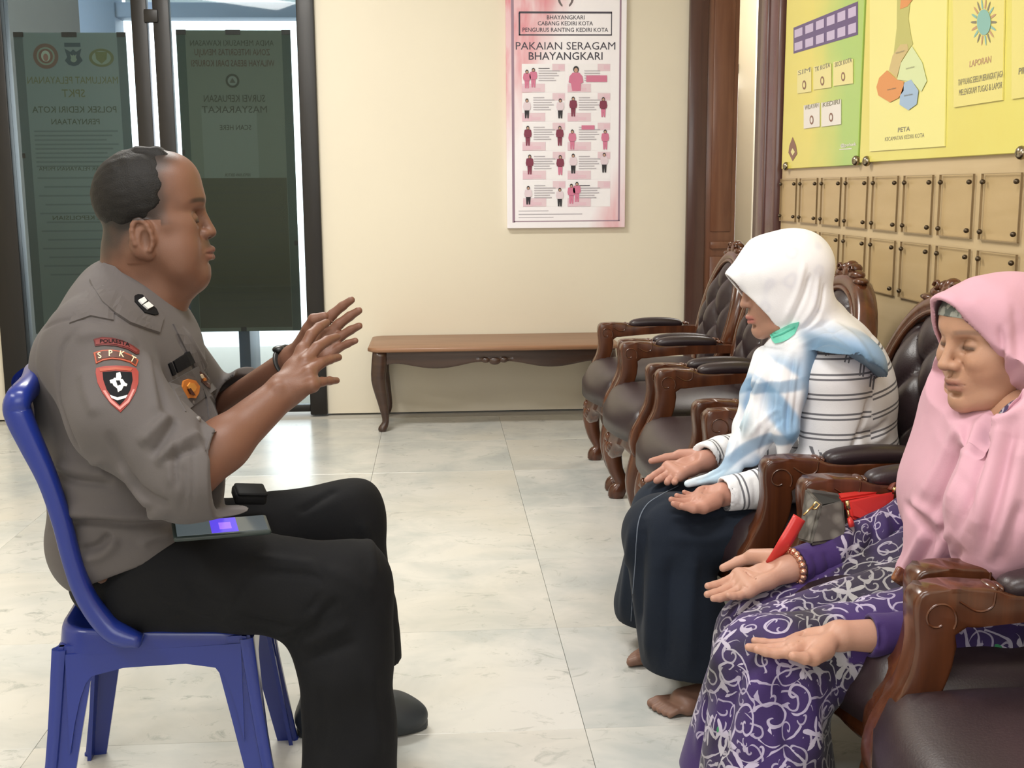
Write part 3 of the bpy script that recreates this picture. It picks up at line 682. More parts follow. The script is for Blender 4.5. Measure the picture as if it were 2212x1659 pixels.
for i in range(6):
    for j in range(2):
        u0, u1 = (i+.10)/6, (i+.84)/6; w0, w1 = (j+.22)/2, (j+.82)/2
        board_print('table_cell', [lerp2(u0, w0), lerp2(u1, w0), lerp2(u1, w1), lerp2(u0, w1)], LAV, b1, .0014)
def mini(x0, y0, x1, y1, m_, title, par=b1):
    dy = -(x1-x0)*.17
    board_print('card', [(x0, y0), (x1, y0+dy), (x1, y1+dy*.8), (x0, y1)], m_, par, .0035, .0025)
    wall_text(title, (x0+x1)/2, y0+dy/2+5, 10, (x1-x0)*.86, GRY, par, .004)
    cx, cy = (x0+x1)/2, (y0+y1)/2+9+dy/2
    board_print('figure', [(cx+4.2*math.cos(t), cy+10*math.sin(t)) for t in np.linspace(6.28, .4, 14)], BRN, par, .0042); board_print('figure', [(cx+2.4*math.cos(t), cy+6*math.sin(t)) for t in np.linspace(6.28, .4, 14)], m_, par, .0046)
mini(1722, 152, 1752, 202, PLY, 'SIM'); mini(1757, 144, 1795, 194, PLY, 'TK KOTA'); mini(1800, 134, 1842, 186, PLY, 'SKCK KOTA')
mini(1736, 228, 1770, 278, WHT, 'WILAYAH'); mini(1774, 222, 1816, 274, WHT, 'KEDIRI')
board_print('emblem', [(1703, 330), (1705, 315), (1712, 296), (1719, 313), (1722, 332), (1712, 348)], BRN, b1, .001); board_print('emblem', [(1708, 328), (1712, 320), (1717, 328), (1712, 336)], PLY, b1, .0016)
wall_text('@polsek', 1832, 313, 7, 34, WHT, b1, .001); board_print('rule', [(1813, 322), (1840, 320), (1840, 322), (1813, 324)], WHT, b1, .001)
# map sheet and notes on the yellow board
SHEET = mat('pale_yellow_sheet', (.86, .80, .28), .3, coat=.4)
board_print('map_sheet', [(1879, -40), (2046, -40), (2040, 316), (1878, 327)], SHEET, b2, .004, .0035)
GRN = mat('map_olive', (.52, .50, .16), .4); PGN = mat('map_pale_green', (.68, .76, .42), .4); ORG = mat('map_orange', (.72, .30, .10), .4); BLU = mat('map_blue', (.36, .50, .68), .4); TANM = mat('map_tan', (.62, .48, .22), .4)
board_print('map_area', [(1938, -30), (1965, -30), (1966, 5), (1962, 40), (1968, 78), (1972, 95), (1955, 118), (1927, 150), (1930, 120), (1937, 60)], GRN, b2, .0050)
board_print('map_area', [(1952, -30), (1975, -30), (1972, -2), (1960, 14), (1944, 20), (1946, -5)], ORG, b2, .0056)
board_print('map_area', [(1928, 120), (1945, 96), (1960, 95), (1962, 108), (1947, 132), (1937, 168), (1920, 152)], TANM, b2, .0056)
board_print('map_area', [(1970, 100), (1992, 135), (2002, 175), (1990, 198), (1970, 176), (1938, 172), (1946, 136)], PGN, b2, .0060)
board_print('map_area', [(1916, 152), (1938, 172), (1952, 176), (1952, 196), (1940, 212), (1922, 221), (1897, 206), (1893, 188), (1899, 168)], ORG, b2, .0066)
board_print('map_area', [(1954, 178), (1968, 172), (1984, 196), (1980, 225), (1962, 238), (1943, 226), (1944, 208)], BLU, b2, .0066)
wall_text('PETA', 1952, 280, 10, 26, GRY, b2, .0044); wall_text('KECAMATAN KEDIRI KOTA', 1952, 297, 9, 84, GRY, b2, .0044)
for x, y in ((1966, 146), (1926, 192), (1962, 205), (1944, 112)): wall_text('kelurahan', x, y, 4, 18, GRY, b2, .0072, 0)
NOTE = mat('clear_note', (.80, .71, .22), .2, coat=.5)
board_print('note_sheet', [(2058, -40), (2170, -40), (2165, 216), (2060, 232)], NOTE, b2, .004, .0035); board_print('note_sheet', [(2186, -40), (2230, -40), (2230, 208), (2185, 214)], NOTE, b2, .004, .0035)
TEAL = mat('rosette_teal', (.26, .50, .45), .4); ROSE = mat('rosette_rose', (.55, .33, .20), .4)
for k in range(18):
    a = 6.283*k/18; cx, cy = 2125, 48
    e = [(cx+math.cos(a+s_)*r*.55, cy+math.sin(a+s_)*r) for s_, r in ((-.10, 30), (-.05, 46), (.0, 52), (.05, 46), (.10, 30))]
    board_print('rosette_point', e[::-1], (GRY, TEAL, ROSE)[k % 3], b2, .0048)
board_print('rosette_disc', [(2125+15*math.cos(t), 48+28*math.sin(t)) for t in np.linspace(6.28, .3, 20)], TEAL, b2, .0056)
wall_text('LAPORAN', 2117, 134, 14, 46, ROSE, b2, .0046); wall_text('TIAP PULANG SEBELUM BERANGKAT JAGA', 2116, 170, 14, 96, GRY, b2, .0046); wall_text('MELENGKAPI TUGAS & LAPOR', 2116, 193, 14, 92, GRY, b2, .0046); wall_text('PIKET', 2215, 152, 14, 30, GRY, b2, .0046)
BULB = mat('chrome_screw', (.35, .30, .22), .2, 1)
for par, x, y in ((b1, 1698, 359), (b1, 1849, 347), (b2, 1872, 348), (b2, 2206, 330)):
    q = atX(x, y, BX-.016); s_ = mesh_obj('screw', *ball((0, 0, 0), (.014, .017, .017), 10, 6), BULB, par); s_.location = tuple(q-np.array(par.location))
# ------------------------------------------------------------------ carved armchairs (front towards -X, origin on the floor under the seat centre)
CW = wood('carved_wood', (.060, .018, .0075), (.118, .036, .0135), .26, coat=.3, axis=2)
LEATHER = mat('maroon_leather', (.025, .0145, .0175), .36, spec=.5, bump=(260, .10), noise=(6, (.033, .020, .023), .4, .7))
STUD = mat('brass_stud', (.35, .24, .12), .25, 1)
def armchair_meshes():
    P = {}
    # local x: 0 at the arm fronts (world X .69); seat spans x -.06 .. .47, y -.28 .. .28
    # seat cushion: domed, bow-fronted
    rings = []; nx, ny = 22, 22; V = []; Fs = []
    def halfw(x): return .275-.045*max(0, (x-.1)/.4)
    for side in (1, 0):
        for i in range(nx):
            for j in range(ny):
                u, w = i/(nx-1)*2-1, j/(ny-1)*2-1
                a, b_ = u*math.sqrt(1-w*w*.34), w*math.sqrt(1-u*u*.30)
                x = .205+a*.305; y = b_*(.315-.03*u)
                e = max(abs(u), abs(w)); d = 1-e**3.2
                z = .405+(.05*d*(1-.35*e*e)+.028*(1-e**10) if side else 0)-(.0 if side else .07)
                if side and e > .985: z = .385
                V.append((x, y, z))
        o_ = 0 if side else nx*ny
        for i in range(nx-1):
            for j in range(ny-1):
                q = (o_+i*ny+j, o_+(i+1)*ny+j, o_+(i+1)*ny+j+1, o_+i*ny+j+1); Fs.append(q if side else q[::-1])
    edge = [(i, 0) for i in range(nx)]+[(nx-1, j) for j in range(1, ny)]+[(i, ny-1) for i in range(nx-2, -1, -1)]+[(0, j) for j in range(ny-2, 0, -1)]
    n_ = len(edge)
    for q in range(n_):
        a = edge[q][0]*ny+edge[q][1]; b_ = edge[(q+1) % n_][0]*ny+edge[(q+1) % n_][1]; Fs.append((b_, a, a+nx*ny, b_+nx*ny))
    P['seat_cushion'] = (np.array(V), Fs, LEATHER)
    # apron: scalloped rail round the front and sides, carved shell in the middle
    m_ = MB(); path = []
    for t in np.linspace(-1, 1, 41): path.append((-.075+.11*t*t+.02*abs(t)**6, t*.305))
    V = []; Fs = []; k = len(path)
    for i, (x, y) in enumerate(path):
        t = (i/(k-1))*2-1
        zb = .285-.045*math.cos(t*math.pi*1.0)*(1 if abs(t) < .5 else .4)-.02*math.cos(t*math.pi*3)
        for dx, z in ((0, .385), (-.010, .375), (-.006, .34), (-.016, .30), (-.012, zb+.012), (0, zb), (.03, zb+.005), (.03, .385)): V.append((x+dx, y, z))
    Fs = grid_faces(k, 8, True, True); m_.add(V, Fs)
    for s in (-1, 1):
        m_.add(*tube([(.06, s*.300, .335), (.25, s*.296, .325), (.46, s*.262, .325)], [(.016, .05), (.016, .043), (.016, .045)], 10, 9, 4))
    m_.add(*tube([(.46, -.26, .33), (.46, .26, .33)], [(.016, .045)]*2, 10, 5, 4))
    for q, (y, z, r) in enumerate(((0, .265, .026), (-.03, .272, .018), (.03, .272, .018), (-.055, .285, .012), (.055, .285, .012), (0, .30, .02))): m_.add(*ball((-.088+abs(y)*.1, y, z), (.012, r, r*.9), 8, 6))
    P['apron'] = (*_cat(m_), CW)
    # cabriole front legs and raked rear legs
    for s in (-1, 1):
        P['leg_front%d' % s] = (*tube([(.015, s*.262, .345), (-.01, s*.266, .27), (-.03, s*.268, .20), (-.02, s*.266, .12), (.005, s*.264, .06), (-.012, s*.264, .025), (-.02, s*.264, .0)],
                                [(.036, .042), (.036, .044), (.032, .038), (.026, .030), (.022, .026), (.027, .033), (.022, .028)], 12, 22, 3.2, up=(1, 0, 0)), CW)
        P['leg_rear%d' % s] = (*tube([(.455, s*.235, .36), (.465, s*.24, .2), (.52, s*.245, 0)], [(.026, .028), (.024, .026), (.02, .022)], 10, 12, 3, up=(1, 0, 0)), CW)
    # arms: one sawn S-shaped post and rail, carved scroll, padded leather top
    front = spline(np.array([(-.045, .295, 0), (-.058, .335, 0), (-.050, .385, 0), (-.026, .430, 0), (-.006, .475, 0), (.001, .520, 0), (-.003, .560, 0), (-.003, .585, 0), (.004, .600, 0), (.018, .606, 0)]), 26)[:, :2]
    topl = spline(np.array([(.018, .606, 0), (.06, .607, 0), (.108, .606, 0), (.128, .600, 0), (.150, .594, 0), (.25, .592, 0), (.36, .592, 0), (.46, .588, 0), (.53, .584, 0)]), 20)[1:, :2]
    und = spline(np.array([(.53, .558, 0), (.42, .560, 0), (.30, .560, 0), (.20, .555, 0), (.12, .549, 0), (.078, .545, 0)]), 14)[:, :2]
    rear = spline(np.array([(.062, .534, 0), (.060, .485, 0), (.040, .430, 0), (.014, .385, 0), (.002, .340, 0), (.008, .295, 0)]), 16)[:, :2]
    outline = [tuple(p) for p in np.concatenate([front, topl, und, rear])][::-1]
    for s in (-1, 1):
        m_ = MB(); y = s*.278
        v, f = prism(outline, .052, .007, axes=(0, 2, 1)); v[:, 1] += y-.026
        m_.add(v, [q[::-1] for q in f])
        for e in (-1, 1):
            t = np.linspace(-.6, 5.2, 26); rr = .027*(1-t/9)
            m_.add(*tube(np.stack([.032+rr*np.cos(t), np.full(26, y+e*.0262), .562+rr*np.sin(t)], 1), [.0022]*26, 6, up=(0, 1, 0)))
            m_.add(*tube([(.062, y+e*.0262, .588), (.09, y+e*.0262, .572), (.112, y+e*.0262, .578), (.116, y+e*.0262, .60)], [.002]*4, 6, 14, up=(0, 1, 0)))
        for x in (.118, .378): m_.add(*ball((x, y, .602), (.010, .024, .007), 10, 6)); m_.add(*ball((x+.013, y, .600), (.006, .02, .006), 8, 6))
        P['arm%d' % s] = (*_cat(m_), CW)
        P['arm_pad%d' % s] = (*tube([(.138, y, .592), (.15, y, .600), (.19, y, .605), (.25, y, .607), (.31, y, .605), (.352, y, .600), (.364, y, .592)], [(.014, .006), (.025, .016), (.029, .020), (.030, .021), (.029, .020), (.025, .016), (.014, .006)], 14, 20, 2.8), LEATHER)
    # back: leaning oval frame and deeply buttoned cushion
    tilt = .25; Mx = np.eye(4); c, s_ = math.cos(tilt), math.sin(tilt)
    # local back axes: v up along the back, n forward (-x)
    def bk(y, v, n): return (.468+v*s_-n*c, y, .648+v*c+n*s_)
    fr = MB(); pts = []; rad = []
    for t in np.linspace(0, 2*math.pi, 56, endpoint=False):
        q = math.sin(t); yy = .245*math.cos(t)*(1-.06*(q < 0)*abs(q)); vv = .265*q
        pts.append(bk(yy, vv, 0)); rad.append((.030, .034))
    v, f = tube(pts, rad, 12, sq=2.4, up=(c, 0, -s_), closed=True); fr.add(v, f)
    pts2 = [bk(.222*math.cos(t), .242*math.sin(t), .026) for t in np.linspace(0, 2*math.pi, 56, endpoint=False)]
    v, f = tube(pts2, [.008]*56, 8, up=(c, 0, -s_), closed=True); fr.add(v, f)
    for e in (-1, 1):
        fr.add(*tube([bk(e*.17, -.20, 0), (.455, e*.215, .45), (.46, e*.235, .36)], [(.026, .026), (.027, .028), (.027, .028)], 10, 10, 3, up=(1, 0, 0)))
    fr.add(*tube([(.43, -.2, .44), (.43, .2, .44)], [(.015, .025)]*2, 10, 4, 3))
    P['back_frame'] = (*_cat(fr), CW)
    cr = MB()
    for y, v_, ry, rv in ((0, .292, .045, .026), (-.055, .288, .04, .016), (.055, .288, .04, .016), (-.10, .272, .035, .011), (.10, .272, .035, .011), (0, .308, .02, .02), (-.03, .305, .018, .016), (.03, .305, .018, .016)):
        cr.add(*ball(bk(y, v_, .012), (.022, ry, rv), 12, 8))
    for e in (-1, 1):
        t = np.linspace(0, 5.0, 20); cr.add(*tube([bk(e*(.045+.018*(1-q/7)*math.cos(q)), .30+.014*(1-q/7)*math.sin(q), .032) for q in t], [.005]*20, 6, up=(1, 0, 0)))
    P['crest'] = (*_cat(cr), CW)
    nu = nv = 56; V = []; Fs = []
    for i in range(nu):
        for j in range(nv):
            a, b_ = i/(nu-1)*2-1, j/(nv-1)*2-1
            x_, y_ = a*math.sqrt(1-b_*b_/2), b_*math.sqrt(1-a*a/2)
            yy, vv = x_*.222, y_*.243; r2 = x_*x_+y_*y_
            dome = .052*max(0, 1-r2)**.45
            p_, q_ = (yy/.185+vv/.205), (yy/.185-vv/.205)
            fp, fq = abs(math.sin(math.pi*(p_*1.0+.5))), abs(math.sin(math.pi*(q_*1.0+.5)))
            tuft = min(fp, fq)**.5*(.3+.7*max(fp, fq))
            pit = math.exp(-(fp*fp+fq*fq)/.10)
            n_ = .010+dome*(.42+.72*tuft)-.026*pit*max(0, 1-r2)**.3
            V.append(bk(yy, vv, n_))
    Fs = grid_faces(nu, nv, False, False)
    V = np.array(V); a = V[Fs[0][1]]-V[Fs[0][0]]; b_ = V[Fs[0][2]]-V[Fs[0][0]]
    mid = Fs[len(Fs)//2]; nn = np.cross(V[mid[1]]-V[mid[0]], V[mid[2]]-V[mid[0]])
    if nn[0] > 0: Fs = [q[::-1] for q in Fs]
    P['back_cushion'] = (V, Fs, LEATHER)
    P['back_panel'] = (np.array([bk(.225*math.cos(t), .245*math.sin(t), -.015) for t in np.linspace(0, 2*math.pi, 40, endpoint=False)]), [tuple(range(40))], LEATHER)
    bt = MB()
    for p_ in np.arange(-2.5, 3, 1):
        for q_ in np.arange(-2.5, 3, 1):
            yy, vv = .185*(p_+q_)/2, .205*(p_-q_)/2
            if (yy/.222)**2+(vv/.243)**2 < .80:
                r2 = (yy/.222)**2+(vv/.243)**2
                bt.add(*ball(bk(yy, vv, .012+.052*max(0, 1-r2)**.45*.42-.026*max(0, 1-r2)**.3+.003), (.007, .009, .009), 8, 6))
    P['buttons'] = (*_cat(bt), LEATHER)
    return P
def _cat(m_): return np.concatenate(m_.v), m_.f
_AM = armchair_meshes()
def build_chair():
    r = empty('armchair')
    for key, (v, f, m_) in _AM.items():
        nm = key.rstrip('-1').rstrip('1') if key[-1] == '1' else key
        nm = {'leg_front': 'leg', 'leg_rear': 'leg', 'arm_pad': 'arm_pad'}.get(nm, nm)
        if nm == 'buttons': nm = 'button_row'
        o = mesh_obj(nm, v, f, m_, r, auto=60 if nm not in ('seat_cushion', 'back_cushion') else None)
        if nm == 'back_panel': o.data.polygons.foreach_set('use_smooth', [False])
    arms = [c for c in r.children if c.name.split('.')[0] == 'arm']; pads = [c for c in r.children if c.name.startswith('arm_pad')]
    for a, p in zip(arms, pads): p.parent = a
    bc = [c for c in r.children if c.name.startswith('back_cushion')][0]
    for c in r.children:
        if c.name.startswith('button_row'): c.parent = bc
        if c.name.startswith('crest'):
            c.parent = [k for k in r.children if k.name.startswith('back_frame')][0]
    return r
def dup(root):
    r = root.copy(); C.objects.link(r)
    for ch in root.children:
        c = ch.copy(); C.objects.link(c); c.parent = r
        for g in ch.children: d = g.copy(); C.objects.link(d); d.parent = c
    return r
ch0 = build_chair()
CH = [(.695, 4.70, 'empty carved armchair with maroon leather, farthest in the row, beside the bench'), (.692, 4.06, 'empty carved armchair second from the far end, its back hidden by the white headscarf'),
      (.700, 3.385, 'empty carved armchair next to the woman in the white headscarf'), (.700, 2.70, 'carved armchair on which the woman in the white headscarf sits'),
      (.728, 1.965, 'carved armchair on which the woman in the pink headscarf sits, handbag inside'), (.692, 1.32, 'empty carved armchair nearest the camera at the lower right edge')]
for i, (x, y, lab) in enumerate(CH):
    r = ch0 if i == 0 else dup(ch0)
    r.location = (x, y, 0); tag(r, lab, 'armchair', 'carved armchairs in a row along the wall')
# ------------------------------------------------------------------ low bench by the back wall
TOPW = wood('bench_top_wood', (.25, .125, .065), (.31, .16, .088), .42, coat=.1, axis=0)
BW = wood('bench_wood', (.036, .016, .010), (.060, .028, .017), .35, axis=0)
bl = empty('bench', (.275, 5.88, 0)); tag(bl, 'long low wooden bench with curved legs against the cream back wall', 'bench')
tp = []
L2, D2 = .625, .255
out = []
for sx, sy in ((-1, -1), (1, -1), (1, 1), (-1, 1)):
    cs = [(sx*L2, sy*(D2-.05)), (sx*(L2-.018), sy*(D2-.022)), (sx*(L2-.05), sy*D2)]
    out += cs if sx*sy > 0 else cs[::-1]
v, f = prism(out, .022, .007); v[:, 2] += .398; mesh_obj('bench_top', v, f, TOPW, bl, auto=50)
ap = MB()
for yy in (-.215, .215):
    V = []; n_ = 49
    for i in range(n_):
        t = i/(n_-1)*2-1; x = t*.57
        zb = .332+.020*math.cos(t*math.pi*2)-.012*math.exp(-(t/.12)**2)-.045*abs(t)**14
        for dy, z in ((-.011, .398), (-.013, .372), (-.009, .362), (-.014, zb+.012), (-.009, zb), (.012, zb+.002), (.012, .398)): V.append((x, yy+dy*(1 if yy < 0 else -1), z))
    f = grid_faces(n_, 7); ap.add(V, f if yy > 0 else f)
for xx in (-.575, .575): ap.add(*box((xx-.011, -.2, .33), (xx+.011, .2, .398), .003, 1))
for y, z, r in ((0, .345, .03), (-.045, .35, .022), (.045, .35, .022)): ap.add(*ball((y, -.228, z), (r, .009, r*.62), 10, 6))
ap.build('apron', BW, bl, auto=50)
for sx in (-1, 1):
    for sy in (-1, 1):
        mesh_obj('leg', *tube([(sx*.565, sy*.21, .395), (sx*.57, sy*.215, .33), (sx*.575, sy*.222, .25), (sx*.555, sy*.215, .13), (sx*.545, sy*.212, .05), (sx*.562, sy*.22, .012), (sx*.566, sy*.222, 0)],
                 [(.036, .036), (.038, .036), (.034, .032), (.023, .022), (.017, .017), (.021, .022), (.016, .018)], 12, 20, 3, up=(0, 1, 0)), BW, bl)
# ------------------------------------------------------------------ blue plastic chair
BLUE = mat('blue_plastic', (.012, .028, .215), .28, spec=.5, coat=.2, bump=(160, .03))
CA = math.radians(5); CO = np.array([-.528, 2.165, 0]); pc = empty('plastic_chair', tuple(CO), CA); tag(pc, 'glossy blue plastic stacking chair under the policeman', 'chair')
def cl_(p): d = np.asarray(p, float)-CO; return (d[0]*math.cos(CA)+d[1]*math.sin(CA), -d[0]*math.sin(CA)+d[1]*math.cos(CA), d[2])
sf_ = MB()
def rr(hx, hy, r, n=6):
    p = []
    for sx, sy, a0 in ((1, 1, 0), (-1, 1, 90), (-1, -1, 180), (1, -1, 270)):
        for q in range(n+1):
            a = math.radians(a0+90*q/n); p.append((sx*(hx-r)+r*math.cos(a), sy*(hy-r)+r*math.sin(a)))
    return p
rings = []
for z, d in ((.402, -.05), (.404, -.042), (.410, -.032), (.420, -.018), (.425, -.009), (.424, -.003), (.416, 0), (.40, .002), (.382, .004)):
    rings.append([(x, y, z+.012*(-x/.165)) for x, y in rr(.163+d, .192+d, .05)])
n_ = len(rings[0]); sf_.add([p for q in rings for p in q], [q[::-1] for q in grid_faces(len(rings), n_, True, False)]+[tuple(range(n_))])
sf_.build('seat', BLUE, pc)
sk = MB()
for (ax, s, half, dist) in ((1, -1, .150, .195), (1, 1, .150, .195), (0, -1, .175, .171), (0, 1, .175, .171)):
    n_ = 29; V = []
    for i in range(n_):
        t = i/(n_-1)*2-1; lo = .362-.020*max(0, abs(t)-.35)/.65-.13*max(0, abs(t)-.70)**2/.09
        for off, z in ((0, .392), (.0, lo), (-.006, lo), (-.006, .392)):
            a = t*half; dd = s*(dist+off+(.392-z)*.10); V.append((a, dd, z) if ax == 1 else (dd, a, z))
    f = grid_faces(n_, 4); sk.add(V, f)
sk.build('skirt', BLUE, pc, auto=40)
for sx in (-1, 1):
    for sy in (-1, 1):
        lg = MB()
        # hollow leg: two tapering flanges meeting in a rounded corner
        for flange in (0, 1):
            R_ = []
            for z, t in ((.405, 0), (.34, .15), (.25, .38), (.12, .70), (.0, 1)):
                ox, oy = .160+.052*t, .190+.030*t; w = .062-.030*t+(.03 if t == 0 else 0)
                if flange == 0: pr = [(sx*(ox+.006), sy*oy), (sx*(ox-w), sy*(oy+.002)), (sx*(ox-w), sy*(oy-.006)), (sx*(ox+.003), sy*(oy-.008))]
                else: pr = [(sx*ox, sy*(oy+.006)), (sx*(ox+.002), sy*(oy-w)), (sx*(ox-.006), sy*(oy-w)), (sx*(ox-.008), sy*(oy+.003))]
                R_ += [(x, y, z) for x, y in pr]
            f = grid_faces(5, 4); lg.add(R_, f)
        lg.add(*tube([(sx*.160, sy*.188, .40), (sx*.180, sy*.204, .22), (sx*.211, sy*.219, .012), (sx*.212, sy*.220, 0)], [(.013, .013), (.011, .011), (.011, .011), (.014, .014)], 10, 12, 2.6, up=(1, 0, 0)))
        o = lg.build('leg', BLUE, pc, auto=40)
        bm = bmesh.new(); bm.from_mesh(o.data); bmesh.ops.recalc_face_normals(bm, faces=bm.faces[:]); bm.to_mesh(o.data); bm.free()
POST = [(305, 1384), (262, 1372), (228, 1348), (184, 1286), (155, 1207), (134, 1127), (105, 1040), (72, 968), (46, 912), (36, 880), (42, 858)]
NP = [cl_(at(x, y, 1.945)) for x, y in POST]
bk_ = MB(); rad = [(.020, .012), (.024, .020), (.022, .019), (.020, .017), (.018, .016), (.017, .016), (.017, .017), (.018, .020), (.020, .022), (.020, .022), (.018, .020)]
for s in (-1, 1):
    P_ = [(x, s*abs(y), z) for x, y, z in NP]
    top = [(NP[-1][0]+.004, s*.14, NP[-1][2]+.012), (NP[-1][0]-.010, s*.06, NP[-1][2]+.016), (NP[-1][0]-.014, 0, NP[-1][2]+.017)]
    bk_.add(*tube(P_+top, rad+[(.018, .018)]*3, 12, 46, 3, up=(1, 0, 0)))
bk_.build('backrest_frame', BLUE, pc)
V = []; n1, n2 = 17, 9
xt, zt = NP[-1][0], NP[-1][2]+.02; xb, zb = NP[7][0], NP[7][2]
for thick in (0, -.006):
    for i in range(n1):
        for jj in range(n2):
            t = i/(n1-1)*2-1; u_ = jj/(n2-1)
            V.append((xb+(xt-xb)*u_-.030*(1-t*t)-.006+thick, t*.20, zb+(zt-zb)*u_))
f = grid_faces(n1, n2, False, False); o_ = n1*n2
f = f+[tuple(q+o_ for q in p[::-1]) for p in f]
mesh_obj('back_panel', V, f, BLUE, pc)
# ------------------------------------------------------------------ people: shared head and hand builders
SKIN = attr_mat('skin', .48, sss=.12, bump=(420, .10), spec=.4)
def head_field(S_, o, M, s, kind):
    """local axes: x forward, y left, z up; origin between the ears"""
    sv = np.ones(3)*s; s = float(sv.mean()); T = lambda p: np.asarray(o)+M@(np.asarray(p, float)*sv)
    def E(c, r, k=.012, mode='u', ang=None):
        R = M
        if ang is not None:
            a = math.radians(ang); R = M@np.array([[math.cos(a), 0, math.sin(a)], [0, 1, 0], [-math.sin(a), 0, math.cos(a)]])
        S_.ell(T(c), np.array(r)*sv, R, k*s, mode)
    def K(a, b, ra, rb=None, k=.010, mode='u'): S_.cap(T(a), T(b), ra*s, (ra if rb is None else rb)*s, k*s, mode)
    full = kind == 'man'
    old = kind == 'old'
    E((-.012, 0, .026 if old else .036), (.098, .076, .072 if old else .080))                       # skull
    E((.030, 0, -.020), (.062, .064, .085), .03)                  # face mass
    for q in (1, -1):
        K((-.005, q*.050, -.040), (.045, q*.034, -.088), .022, .022, .03)      # jaw line
        K((.045, q*.034, -.088), (.073, q*.010, -.100), .021, .017, .02)
        E((.052, q*.036, -.035), (.030, .028, .036) if full else (.032, .029, .034), .02)    # cheek
        K((.030, q*.058, -.012), (.066, q*.040, -.014), .012, .014, .02)       # cheek bone
        K((.060, q*.044, .024), (.087, q*.014, .026), .011, .012 if not full else .013, .016)        # brow ridge
    E((.070, 0, -.064), (.030, .030, .030), .016)                 # mouth mound
    E((.075 if not full else .068, 0, -.098), (.018, .018, .015), .014)                 # chin
    E((.046, 0, .048 if old else .058), (.048, .058, .040 if old else .046), .03)                   # forehead
    ez = -.007 if full else 0; mo = .009 if full else 0
    for q in (1, -1): E((.090, q*.030, .004+ez), (.016, .017, .011), .012, 's')   # eye hollows
    for q in (1, -1):
        E((.0745, q*.030, .002+ez), (.0135, .0155, .0125), .003)     # lidded eyeball
        lid = [(.0745+.0138*math.cos(a)*.95, q*.030+.0150*math.sin(a)*.92, ez-.0015-.002*math.cos(a)) for a in np.linspace(-1.15, 1.15, 8)]
        S_.chain([T(p) for p in lid], .0015*s, .0025*s, 'u')
        lid2 = [(p[0]+.0006, p[1], p[2]-.0022) for p in lid]; S_.chain([T(p) for p in lid2], .0008*s, .0015*s, 's')
        fold = [(.0745+.0125*math.cos(a), q*.030+.0152*math.sin(a), ez+.0085-.0015*abs(math.sin(a))) for a in np.linspace(-1.1, 1.1, 8)]; S_.chain([T(p) for p in fold], .0008*s, .002*s, 's')
    nt = {'man': (.113, -.030), 'young': (.108, -.028), 'old': (.114, -.031)}[kind]
    K((.086, 0, .022), (nt[0]-.008, 0, nt[1]+.010), .0075, .0085, .010)        # nose bridge
    E((nt[0]-.006, 0, nt[1]), (.0125, .0125, .0105), .006)
    for q in (1, -1):
        E((nt[0]-.018, q*.0125, nt[1]-.002), (.0125, .0085, .0085), .005)      # wings
        E((nt[0]-.011, q*.007, nt[1]-.0105), (.006, .0035, .004), .002, 's')   # nostrils
        S_.chain([T(p) for p in ((nt[0]-.026, q*.0215, nt[1]+.002), (.0815, q*.0295, -.046), (.0775, q*.0345, -.060))], [.0015*s, .0014*s, .0004*s], .006*s, 's')   # laugh line
    zl = -.064
    if full:
        E((.078, 0, -.062), (.030, .027, .026), .014); E((.070, 0, -.099), (.020, .020, .017), .014); E((.045, 0, -.105), (.040, .040, .026), .03)
        for q in (1, -1): E((.045, q*.042, -.066), (.036, .026, .036), .025)
    up_ = [(.083, .025, zl-.001), (.094, .012, zl+.003), (.099, .004, zl+.0042), (.0995, 0, zl+.0035), (.099, -.004, zl+.0042), (.094, -.012, zl+.003), (.083, -.025, zl-.001)]
    up_ = [(a+mo, b, c) for a, b, c in up_]
    S_.chain([T(p) for p in up_], [.0025*s, .0048*s, .0052*s, .0048*s, .0052*s, .0048*s, .0025*s], .004*s)
    lo_ = [(.083, .023, zl-.004), (.093, .012, zl-.0085), (.0965, 0, zl-.0095), (.093, -.012, zl-.0085), (.083, -.023, zl-.004)]
    lo_ = [(a+mo, b, c) for a, b, c in lo_]
    S_.chain([T(p) for p in lo_], [.0025*s, .0058*s, .0066*s, .0058*s, .0025*s], .004*s)
    S_.chain([T((p[0]+.004, p[1], zl-.0028+.001*abs(p[1])/.02)) for p in up_], .0009*s, .0022*s, 's')
    E((.092+mo, 0, -.083), (.008, .016, .005), .008, 's')            # dip under the lip
    K((.094+mo, 0, -.046), (.098+mo, 0, -.055), .0022, .0025, .004, 's')
    if full:                                                      # ears
        for q in (1, -1):
            E((-.014, q*.074, -.034), (.021, .010, .033), .004, ang=12); E((-.006, q*.072, -.060), (.011, .008, .011), .006)
            S_.chain([T((-.015+.017*math.cos(a)-.004*math.sin(a), q*.081, -.031+.028*math.sin(a))) for a in np.linspace(-1.0, 3.6, 12)], .0045*s, .003*s)
            E((-.010, q*.083, -.037), (.009, .006, .016), .004, 's'); E((.004, q*.075, -.038), (.006, .006, .008), .004)
        E((-.018, 0, -.045), (.070, .060, .050), .03)
    return T
